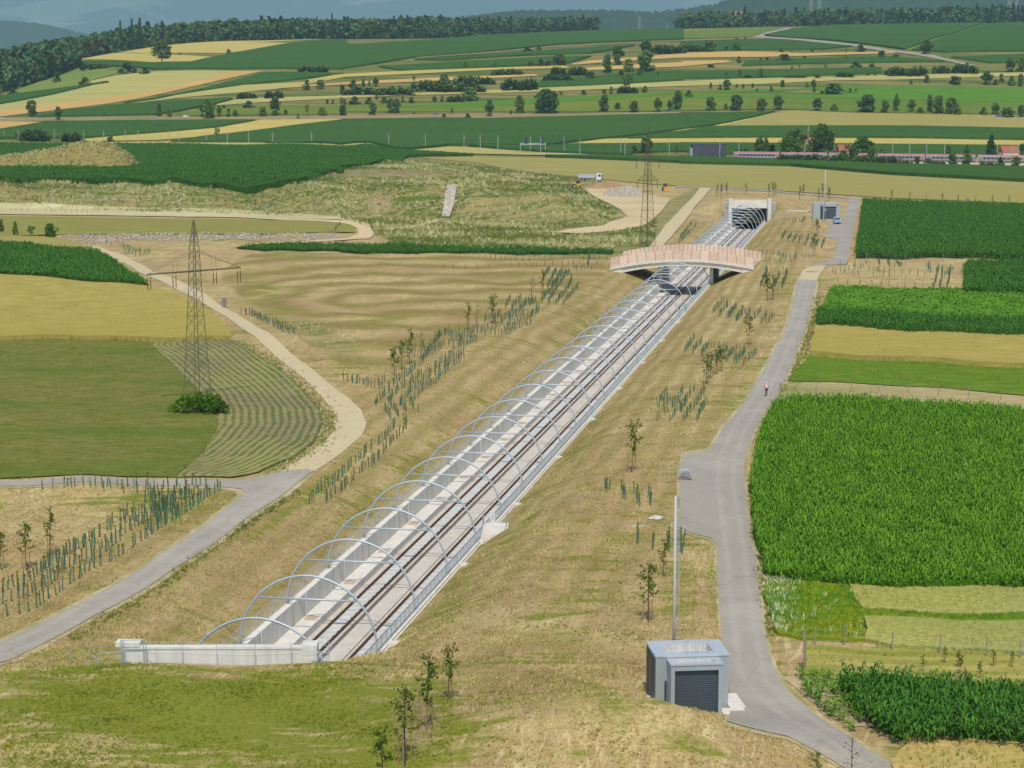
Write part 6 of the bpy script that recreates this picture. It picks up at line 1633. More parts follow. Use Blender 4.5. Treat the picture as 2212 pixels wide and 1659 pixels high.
M['wood_a'] = leaf_mat('wood_a', (0.040, 0.100, 0.040), (0.105, 0.190, 0.075), 0.035)
M['wood_b'] = leaf_mat('wood_b', (0.050, 0.090, 0.020), (0.115, 0.140, 0.042), 0.03)
def woods():
    forest('forest', 'dark mixed wood filling the hillside corner', R1((-500,640),(-200,610),(0,600),(60,580),(180,545),(300,512),(400,470),(470,440)), 420, 18, 6.5, 20, 28, 0.05, 3, 130, 0.80)
    forest('forest', 'long dark wood along the ridge with a few tall firs', R1((380,330),(450,292),(560,264),(750,253)) + R1((980,276),(1250,274),(1500,265),(1900,253),(2212,248)) + R2((60,246),(240,239),(440,226),(700,220),(900,216)), 120, 8, 6.5, 20, 26, 0.04, 4, 120)
    forest('forest', 'dark wood end on the ridge beyond the big maize field', R2((900,214),(1250,197),(1450,192),(1640,190)), 110, 6, 7, 18, 24, 0.1, 5, 110)
    forest('forest', 'long conifer wood along the upper ridge', R3((0,182),(80,178),(300,170),(540,166),(720,160),(890,152),(1300,142),(1800,140),(2300,138),(2600,138)), 200, 9, 7, 20, 26, 0.30, 6, 90)
    place('fir', 775 * KA, 250 * KA, 46 * KA, 180 * KA, 'tall pair topped fir rising over the ridge wood, the one over the bushes')
    place('fir', 850 * KA, 250 * KA, 46 * KA, 182 * KA, 'tall fir rising over the ridge wood behind the golden tree')
    place('fir', 900 * KA, 250 * KA, 60 * KA, 180 * KA, 'broad tall fir rising over the ridge wood')
    place('fir', 2137 * KA, 248 * KA, 34 * KA, 150 * KA, 'slim fir standing in front of the ridge wood')
    place('fir', 734.4 + 435 * KA, 228 * KA, 60 * KA, 134 * KA, 'stout fir at the front of the ridge wood above the tractor')
woods()

# ------------------------------------------------------------------ crops as plants
def poly_points(pts, dens, h=0.0, hofs=0.4, lim=None):
    W = world_poly(pts, h * hofs)[:, :2]
    x0, y0 = W.min(0); x1, y1 = W.max(0)
    n = int((x1 - x0) * (y1 - y0) * dens)
    P = np.column_stack([rng.uniform(x0, x1, n), rng.uniform(y0, y1, n)])
    k = inpoly(P[:, 0], P[:, 1], [tuple(q) for q in W])
    P = P[k]
    px, py = proj(P[:, 0], P[:, 1], 7.0)
    return P[(px > -60) & (px < 2290) & (py < 1740)]

def maize_template(r, leaves=7):
    V = []; F = []
    for k in range(leaves):
        a = r.uniform(0, 6.283); z0 = r.uniform(0.25, 0.85); L = r.uniform(0.30, 0.46); wd = r.uniform(0.035, 0.055)
        up = r.uniform(0.12, 0.3)
        c, s = math.cos(a), math.sin(a)
        pr = [(0.0, z0, wd * 0.7), (L * 0.45, z0 + up, wd), (L * 0.85, z0 + up * 0.9, wd * 0.8), (L * 1.1, z0 + up * 0.3, 0.008)]
        b = len(V)
        for d, z, w_ in pr:
            V += [(c * d - s * w_, s * d + c * w_, z), (c * d + s * w_, s * d - c * w_, z)]
        for i in range(3): F.append((b + 2 * i, b + 2 * i + 1, b + 2 * i + 3, b + 2 * i + 2))
    return np.array(V), np.array(F)
def broad_template(r, leaves=7):
    V = []; F = []
    for k in range(leaves):
        a = r.uniform(0, 6.283); L = r.uniform(0.25, 0.42); wd = r.uniform(0.07, 0.11); z0 = r.uniform(0.0, 0.35)
        c, s = math.cos(a), math.sin(a)
        pr = [(0.02, z0, wd * 0.5), (L * 0.5, z0 + r.uniform(0.35, 0.6), wd), (L, z0 + r.uniform(0.25, 0.6), wd * 0.5)]
        b = len(V)
        for d, z, w_ in pr: V += [(c * d - s * w_, s * d + c * w_, z), (c * d + s * w_, s * d - c * w_, z)]
        for i in range(2): F.append((b + 2 * i, b + 2 * i + 1, b + 2 * i + 3, b + 2 * i + 2))
    return np.array(V), np.array(F)
def tuft_template(r, blades=6):
    V = []; F = []
    for k in range(blades):
        a = r.uniform(0, 6.283); L = r.uniform(0.1, 0.45); h = r.uniform(0.5, 1.0); wd = r.uniform(0.04, 0.08); b_ = r.uniform(0, 6.28)
        c, s = math.cos(a), math.sin(a); ox, oy = r.uniform(-0.18, 0.18, 2)
        b = len(V)
        dx, dy = wd * math.cos(b_), wd * math.sin(b_)
        V += [(ox - dx, oy - dy, 0), (ox + dx, oy + dy, 0), (ox + c * L + dx * 0.3, oy + s * L + dy * 0.3, h), (ox + c * L - dx * 0.3, oy + s * L - dy * 0.3, h)]
        F.append((b, b + 1, b + 2, b + 3))
    return np.array(V), np.array(F)

def scatter(name, P, tmpl, hmean, hvar, wid, mat, label, cat='crop', zoff=0.0, seed=1, kind='stuff', rows=None):
    r = np.random.default_rng(seed)
    T_ = [tmpl(r) for _ in range(7)]
    n = len(P)
    if n == 0: return
    Z = Zt(P[:, 0], P[:, 1]) + zoff
    which = r.integers(0, len(T_), n); ang = r.uniform(0, 6.283, n)
    sc = hmean * (1 + r.uniform(-hvar, hvar, n)); sw = wid * (1 + r.uniform(-0.25, 0.25, n))
    Vs = []; Fs = []; off = 0
    for k, (tv, tf) in enumerate(T_):
        I = np.nonzero(which == k)[0]
        if len(I) == 0: continue
        c, s = np.cos(ang[I])[:, None], np.sin(ang[I])[:, None]
        X = (tv[None, :, 0] * c - tv[None, :, 1] * s) * sw[I][:, None] + P[I, 0][:, None]
        Y = (tv[None, :, 0] * s + tv[None, :, 1] * c) * sw[I][:, None] + P[I, 1][:, None]
        ZZ = tv[None, :, 2] * sc[I][:, None] + Z[I][:, None]
        Vs.append(np.stack([X, Y, ZZ], -1).reshape(-1, 3))
        Fs.append((tf[None] + (np.arange(len(I)) * len(tv))[:, None, None]).reshape(-1, tf.shape[1]) + off)
        off += len(I) * len(tv)
    o = np_mesh(name, np.concatenate(Vs), np.concatenate(Fs), mat)
    tag(o, label, cat, kind=kind)
    return o

def crops():
    P = poly_points(S3((600,620),(700,573),(900,572),(1500,600),(2212,656),(2330,664)) + Q6((2330,632),(1982,622),(1000,602),(690,578),(500,560),(455,400),(425,220),(410,0)) + S3((455,1100),(490,900),(540,730)), 6.0, 1.0)
    scatter('maize', P, maize_template, 1.45, 0.26, 1.05, M['leaf_lush'], 'lush maize plants of the large field beside the road', seed=1)
    P = poly_points(Q6((918,1142),(1150,1132),(1400,1160),(1982,1208),(2200,1225),(2200,1508),(1982,1492),(1500,1452),(1280,1462),(1160,1400),(1020,1300),(940,1210)), 6.0, 1.6, 0.6)
    scatter('maize', P, maize_template, 1.75, 0.16, 1.25, M['leaf_maize'], 'dark maize plants in the lower corner field', seed=2)
    # four short rows of young maize on bare earth
    rows = []
    for a, b in (((1725, 1462), (1790, 1545)), ((1748, 1462), (1830, 1560)), ((1770, 1463), (1870, 1575)), ((1790, 1466), (1910, 1585)), ((1733, 1490), (1850, 1585))):
        A, B = np.array(H1(*a)), np.array(H1(*b)); L = np.hypot(*(B - A)[:2]); n = int(L / 0.22)
        t = np.linspace(0, 1, n)[:, None]; q = A[:2] * (1 - t) + B[:2] * t + rng.normal(0, 0.1, (n, 2)); rows.append(q[rng.uniform(size=n) < 0.85 - 0.5 * t[:, 0]])
    scatter('maize', np.concatenate(rows), maize_template, 0.75, 0.4, 0.9, M['leaf_lush'], 'short rows of young maize on the bare earth edge', seed=3)
    P = poly_points(R6((1180,449),(2212,480),(2330,484),(2330,815),(2212,812),(1130,800)), 1.3, 1.6)
    scatter('maize', P, maize_template, 2.0, 0.14, 1.9, M['leaf_maize'], 'maize plants of the dark block beyond the bridge', seed=4)
    P = poly_points(R6((1855,842),(2212,842),(2330,843),(2330,1040),(2212,1032),(1830,1026),(1825,880)), 1.6, 1.6)
    scatter('maize', P, maize_template, 1.95, 0.14, 1.7, M['leaf_maize'], 'maize plants of the small dark block by the tube planting', seed=5)
    P = poly_points(S3((880,2),(2212,60),(2330,66),(2330,166),(2212,160),(1500,140),(880,96)), 2.6, 1.6)
    scatter('maize', P, maize_template, 1.9, 0.14, 1.4, M['leaf_maize'], 'maize plants of the dark strip between light green and gold', seed=6)
    P = poly_points(R4((-180,715),(0,730),(330,760),(630,780),(960,1000),(700,976),(400,950),(0,920),(-180,910)), 2.2, 1.6)
    scatter('maize', P, maize_template, 1.95, 0.14, 1.6, M['leaf_maize'], 'maize plants of the dark field by the gravel road bend', seed=7)
    P = poly_points(R4((-180,80),(0,76),(690,82),(2212,102)) + R5((450,125),(860,151),(440,156),(250,196),(0,236)) + R4((2212,247),(1890,322),(700,317),(0,302),(-180,302)), 0.34, 2.0)
    scatter('maize', P, maize_template, 2.3, 0.15, 3.0, M['leaf_maize'], 'maize plants on the plateau behind the flowering bank', seed=8)
    P = poly_points(R4((1520,747),(1700,733),(1860,723),(2212,723)) + R5((0,728),(780,740),(1300,752),(1760,768),(1740,785),(1300,783),(800,777),(0,771)) + R4((2212,767),(1700,765)), 1.4, 0.6)
    scatter('maize', P, maize_template, 1.15, 0.25, 1.5, M['leaf_maize'], 'maize plants of the narrow strip along the mown meadow', seed=9)
    P = poly_points(R6((985,998),(1500,1015),(2212,1045),(2330,1050),(2330,1220),(2212,1215),(900,1160)), 1.6, 0.6)
    scatter('beet_leaves', P, broad_template, 0.95, 0.2, 1.5, M['leaf_beet'], 'leafy light green plants of the fresh field', seed=10)
    P = poly_points(Q6((488,572),(690,580),(960,597),(1000,650),(1040,740),(1060,800),(1072,880),(1062,930),(700,917),(560,890),(500,720)), 9.0)
    scatter('herb_tufts', P, tuft_template, 0.55, 0.4, 0.6, M['herb_leaf'], 'weedy green tufts of the flowering corner', 'weeds', seed=11)
    k = rng.uniform(size=len(P)) < 0.12; px, py = proj(P[:, 0], P[:, 1], 6.3)
    dens = np.exp(-((px - 1680) / 30) ** 2) * 0.45 + np.exp(-((py - 1255) / 8) ** 2) * 0.35 * (px < 1735) + np.exp(-((py - 1388) / 4) ** 2) * 0.3 + 0.02
    F_ = P[rng.uniform(size=len(P)) < dens]
    scatter('white_flowers', F_, tuft_template, 0.55, 0.2, 0.55, M['petal_white'], 'patches of small white flowers in the weedy corner', 'flowers', zoff=0.1, seed=12)
    F_ = P[(rng.uniform(size=len(P)) < 0.09) & (px > 1710)]
    scatter('yellow_flowers', F_, tuft_template, 0.58, 0.2, 0.5, M['petal_yellow'], 'scattered yellow flowers in the weedy corner', 'flowers', zoff=0.1, seed=13)
    P = np.concatenate([poly_points(Q6((990,606),(1982,628),(2200,632),(2200,776),(1982,770),(1060,746),(1020,690)), 6.0), poly_points(Q6((1075,804),(1982,826),(2200,832),(2200,1018),(1982,1006),(1210,958),(1080,922),(1095,870)), 6.0)])
    scatter('crop_tufts', P, tuft_template, 0.62, 0.25, 0.42, M['onion_leaf'], 'upright pale crop plants in two strips by the wire fence', seed=14)
    P = poly_points(Q6((1000,748),(1060,756),(1982,778),(2200,785),(2200,826),(1982,818),(1062,797)), 9.0)
    scatter('herb_tufts', P, tuft_template, 0.5, 0.4, 0.5, M['herb_leaf'], 'green weeds between the two pale crop strips', 'weeds', seed=15)
    # standing grain edges
    P = poly_points([(-130,588),(0,597),(134,607),(322,623),(372,634),(445,672),(495,716),(500,734),(300,735),(0,735),(-130,735)], 2.2, 0.8)
    scatter('wheat_stalks', P, tuft_template, 1.12, 0.12, 0.7, M['wheat_stalk'], 'golden wheat stalks of the field behind the pylon', seed=16)
    P = poly_points(S3((870,98),(1500,142),(2212,162),(2330,168),(2330,356),(2212,352),(1300,308),(830,269),(850,200)), 3.2, 0.8)
    scatter('wheat_stalks', P, tuft_template, 1.12, 0.12, 0.6, M['wheat_stalk'], 'golden wheat stalks of the field beside the road', seed=17)
    P = np.concatenate([poly_points([(-60,738),(330,738),(372,790),(420,840),(470,890),(470,930),(430,990),(380,1032),(-60,1034)], 4.0), poly_points(S3((830,292),(1300,322),(2212,362),(2300,366),(2300,548),(2212,536),(1500,478),(700,443),(770,350)), 5.0)])
    scatter('crop_tufts', P, tuft_template, 0.26, 0.4, 0.5, M['grass_green'], 'thin rows of young green crop on the two low fields', seed=24)
    P = poly_points([(1925,1655),(1965,1592),(2060,1582),(2212,1600),(2300,1608),(2300,1700),(1960,1700)], 9.0)
    px, py = proj(P[:, 0], P[:, 1], 6.3)
    gsel = np.exp(-((px - 2090) / 90) ** 2 - ((py - 1650) / 26) ** 2) + rng.normal(0, 0.2, len(P)) > 0.45
    scatter('wheat_stalks', P[~gsel], tuft_template, 0.5, 0.3, 0.45, M['wheat_stalk'], 'ripe tan stalks of the patch below the dark maize', seed=25)
    scatter('green_grass', P[gsel], tuft_template, 0.5, 0.3, 0.45, M['herb_leaf'], 'green regrowth within the ripe tan patch', 'grass', seed=26)
    P = poly_points(Q6((716,955),(1200,968),(1982,1014),(2200,1025),(2200,1215),(1982,1205),(1500,1172),(900,1125),(716,1125)), 6.0)
    k = np.sin(P[:, 1] * 2.4 + 0.1 * P[:, 0]) + rng.normal(0, 0.5, len(P))
    scatter('green_grass', P[k > 0.3], tuft_template, 0.22, 0.5, 0.4, M['grass_green'], 'green grass bands of the mown strip with fruit saplings', 'grass', seed=27)
    scatter('dry_grass', P[k < -0.6], tuft_template, 0.16, 0.5, 0.4, M['grass_straw'], 'dry hay bands of the mown strip with fruit saplings', 'grass', seed=28)
    # weeds of the spoil bank
    reg = [(0, 388), (640, 390), (860, 345), (1000, 355), (1180, 376), (1320, 398), (1345, 480), (1420, 475), (1410, 525), (1250, 545), (880, 535), (810, 500), (730, 470), (0, 436)]
    P = poly_points(reg, 0.55)
    r = np.random.default_rng(5)
    px, py = proj(P[:, 0], P[:, 1], Zt(P[:, 0], P[:, 1]))
    cl = np.sin(P[:, 0] * 0.11 + 1.5 * np.sin(P[:, 1] * 0.07)) * np.sin(P[:, 1] * 0.13 + P[:, 0] * 0.05) + r.normal(0, 0.45, len(P))
    nosand = (np.exp(-((px - 830) / 170) ** 2 - ((py - 376) / 10) ** 2) < 0.4) & ~inpoly(px, py, [q for q in R5((1560,355),(1760,345),(1960,385),(2150,420),(2060,530),(1980,600),(1760,645),(1560,660),(1300,655),(1480,620),(1700,600),(1800,550),(1745,480),(1620,420))])
    scatter('weed_tufts', P[(cl > 0.5) & nosand], tuft_template, 1.1, 0.5, 1.5, M['weed_pale'], 'tall cream flowering weeds on the spoil bank', 'weeds', seed=18)
    scatter('weed_tufts', P[(cl < -0.1) & nosand], tuft_template, 0.8, 0.5, 1.3, M['weed_green'], 'green weeds on the spoil bank', 'weeds', seed=19)
    # loose rows beside the roads
    def rowpts(poly, dens, wob):
        W = world_poly(poly); out = []
        for a, b in zip(W[:-1], W[1:]):
            L = np.hypot(*(b - a)[:2]); n = max(1, int(L * dens)); t = rng.uniform(0, 1, (n, 1))
            out.append(a[:2] * (1 - t) + b[:2] * t + rng.normal(0, wob, (n, 2)))
        return np.concatenate(out)
    P = np.concatenate([rowpts([(510,738),(560,770),(620,815),(672,858),(705,905),(700,940),(650,985),(580,1024)], 9, 1.0), rowpts([(1703,880),(1654,960),(1628,1040),(1632,1150),(1650,1260),(1668,1380)], 5, 0.3), rowpts([(1770,640),(1752,720),(1725,790),(1700,850)], 6, 0.7), rowpts([(646,1062),(508,1154),(348,1270),(156,1382)], 8, 0.3)])
    scatter('verge_grass', P, tuft_template, 0.30, 0.5, 0.5, M['weed_green'], 'rough green grass along the road edges', 'grass', seed=20)
    P = np.concatenate([rowpts([(690,880),(708,915),(690,955),(640,1000),(600,1022)], 2.2, 0.7), rowpts([(560,756),(640,820)], 1.5, 0.7), rowpts([(1642,1190),(1662,1330)], 1.3, 0.25), rowpts([(640,700),(700,715),(760,745)], 2, 2.5)])
    scatter('white_flowers', P, tuft_template, 0.34, 0.4, 0.42, M['petal_white'], 'white flowering weeds on the road verges', 'flowers', seed=21)
    # dry tufts over the near slopes
    x = rng.uniform(-75, 45, 520000); y = rng.uniform(118, 330, 520000)
    keep = rng.uniform(size=len(x)) < np.clip((150.0 / y) ** 2.2, 0, 1)
    x, y = x[keep], y[keep]
    u, v = uv(x, y); px, py = proj(x, y, Zt(x, y))
    ok = ((np.abs(u) > 6.8) | (y < 143.5)) & (px > -40) & (px < 2250) & (py < 1700)
    for poly in GRASS_FREE: ok &= ~inpoly(px, py, poly)
    x, y, px, py = x[ok], y[ok], px[ok], py[ok]
    pt = np.sin(x * 0.35 + 2 * np.sin(y * 0.2)) * np.sin(y * 0.27 + x * 0.11) + rng.normal(0, 0.5, len(x))
    lawn = (y < 144) & (px < 980)
    P = np.column_stack([x, y])
    sel = (pt > 0.15) & ~lawn
    scatter('dry_grass', P[sel], tuft_template, 0.20, 0.5, 0.38, M['grass_straw'], 'tufts of dry straw coloured grass on the slopes', 'grass', seed=22)
    sel = ((pt < -1.05) & ~lawn) | (lawn & (pt < 0.1))
    scatter('green_grass', P[sel], tuft_template, 0.15, 0.5, 0.34, M['grass_green'], 'green grass tufts on lawn and slopes', 'grass', seed=23)
GRASS_FREE = [[(-60,1475),(-60,1420),(0,1382),(184,1294),(322,1210),(472,1104),(530,1060),(470,1052),(0,1052),(-60,1052),(-60,1036),(545,1030),(600,1015),(660,985),(725,930),(729,905),(714,880),(620,790),(510,700),(300,588),(198,533),(280,550),(410,612),(550,698),(670,790),(760,860),(795,905),(785,945),(740,980),(690,1020),(560,1106),(420,1208),(240,1318),(0,1440)],
    [(-60,735),(503,736),(540,756),(612,805),(660,850),(698,915),(680,955),(630,992),(500,1036),(-60,1038)],
    [(2300,1720),(1700,1600),(1560,1566),(1572,1500),(1556,1400),(1549,1300),(1542,1180),(1500,1160),(1440,1137),(1462,1120),(1462,1010),(1472,979),(1526,969),(1563,913),(1602,868),(1684,726),(1720,600),(2300,560)],
    [(1395,1515),(1395,1390),(1580,1390),(1600,1545),(1560,1545)], [(1040,1175),(1030,1120),(1120,1100),(1130,1145),(1095,1180)]]
M['herb_leaf'] = leaf_mat('herb_leaf', (0.05, 0.145, 0.010), (0.14, 0.25, 0.02), 0.5)
M['onion_leaf'] = leaf_mat('onion_leaf', (0.24, 0.25, 0.07), (0.46, 0.42, 0.16), 0.25)
M['petal_white'] = leaf_mat('petal_white', (0.60, 0.60, 0.52), (0.78, 0.78, 0.72), 1.0)
M['petal_yellow'] = leaf_mat('petal_yellow', (0.42, 0.36, 0.03), (0.55, 0.46, 0.04), 1.0)
M['wheat_stalk'] = leaf_mat('wheat_stalk', (0.36, 0.285, 0.09), (0.52, 0.42, 0.15), 0.15)
M['weed_pale'] = leaf_mat('weed_pale', (0.42, 0.38, 0.22), (0.66, 0.62, 0.42), 0.2)
M['weed_green'] = leaf_mat('weed_green', (0.105, 0.155, 0.025), (0.20, 0.245, 0.055), 0.3)
M['grass_straw'] = leaf_mat('grass_straw', (0.36, 0.28, 0.15), (0.64, 0.53, 0.32), 0.4)
M['grass_green'] = leaf_mat('grass_green', (0.15, 0.20, 0.018), (0.31, 0.33, 0.05), 0.4)
crops()

# ------------------------------------------------------------------ sapling guards
M['guard'] = plain('guard', (0.035, 0.135, 0.085), 0.6, 0.3, 0, 0.25, 2.0, False)
M['guard_brown'] = plain('guard_brown', (0.13, 0.10, 0.055), 0.8, 0.2, 0, 0.25, 2.0, False)
def guard_mesh(seed, mat, h=0.98):
    r = random.Random(seed); mb = MB()
    tx, ty = r.uniform(-0.12, 0.12), r.uniform(-0.08, 0.08)
    mb.tube([(0, 0, -0.1), (tx * 0.5, ty * 0.5, h * 0.5), (tx, ty, h)], [0.054, 0.058, 0.056], 6, 0)
    mb.tube([(0.09, 0.02, -0.1), (0.09 + tx, 0.02 + ty, h * 0.86)], 0.016, 4, 1)
    for k in range(r.choice((4, 9, 14))):
        a = r.uniform(0, 6.28); z = h + r.uniform(-0.02, 0.28)
        c = (tx + 0.06 * math.cos(a), ty + 0.06 * math.sin(a), z)
        s = 0.05
        mb.add([(c[0] - s, c[1], c[2] - s), (c[0] + s, c[1] + s * 0.5, c[2] - s * 0.3), (c[0] + s * 0.8, c[1], c[2] + s), (c[0] - s * 0.6, c[1] - s * 0.5, c[2] + s * 0.6)], [(0, 1, 2, 3)], 2)
    me = mb.build('tmp', [mat, M['stake'], M['leaf_sapling']])
    m = me.data; bpy.data.objects.remove(me)
    return m
M['guard_pale'] = plain('guard_pale', (0.075, 0.175, 0.115), 0.6, 0.3, 0, 0.2, 2.0, False)
M['guard_olive'] = plain('guard_olive', (0.06, 0.13, 0.06), 0.6, 0.3, 0, 0.2, 2.0, False)
GM = [guard_mesh(i, M[('guard', 'guard_pale', 'guard', 'guard_olive')[i % 4]], (0.98, 0.9, 1.08, 0.82)[i % 4]) for i in range(8)]
GB = [guard_mesh(40 + i, M['guard_brown'], 0.95) for i in range(4)]

def row(pts, step, jit=0.25, z=6.0, skip=0.06):
    """points every `step` metres along a drawn row"""
    W = world_poly(pts)
    out = []
    seg = np.hypot(*np.diff(W[:, :2], axis=0).T); cum = np.concatenate([[0], np.cumsum(seg)])
    s = 0.0
    while s < cum[-1]:
        i = min(int(np.searchsorted(cum, s, 'right')) - 1, len(seg) - 1)
        t = (s - cum[i]) / max(seg[i], 1e-6)
        p = W[i] * (1 - t) + W[i + 1] * t
        if random.random() > skip:
            out.append((p[0] + random.uniform(-jit, jit), p[1] + random.uniform(-jit, jit)))
        s += step * random.uniform(0.85, 1.15)
    return out

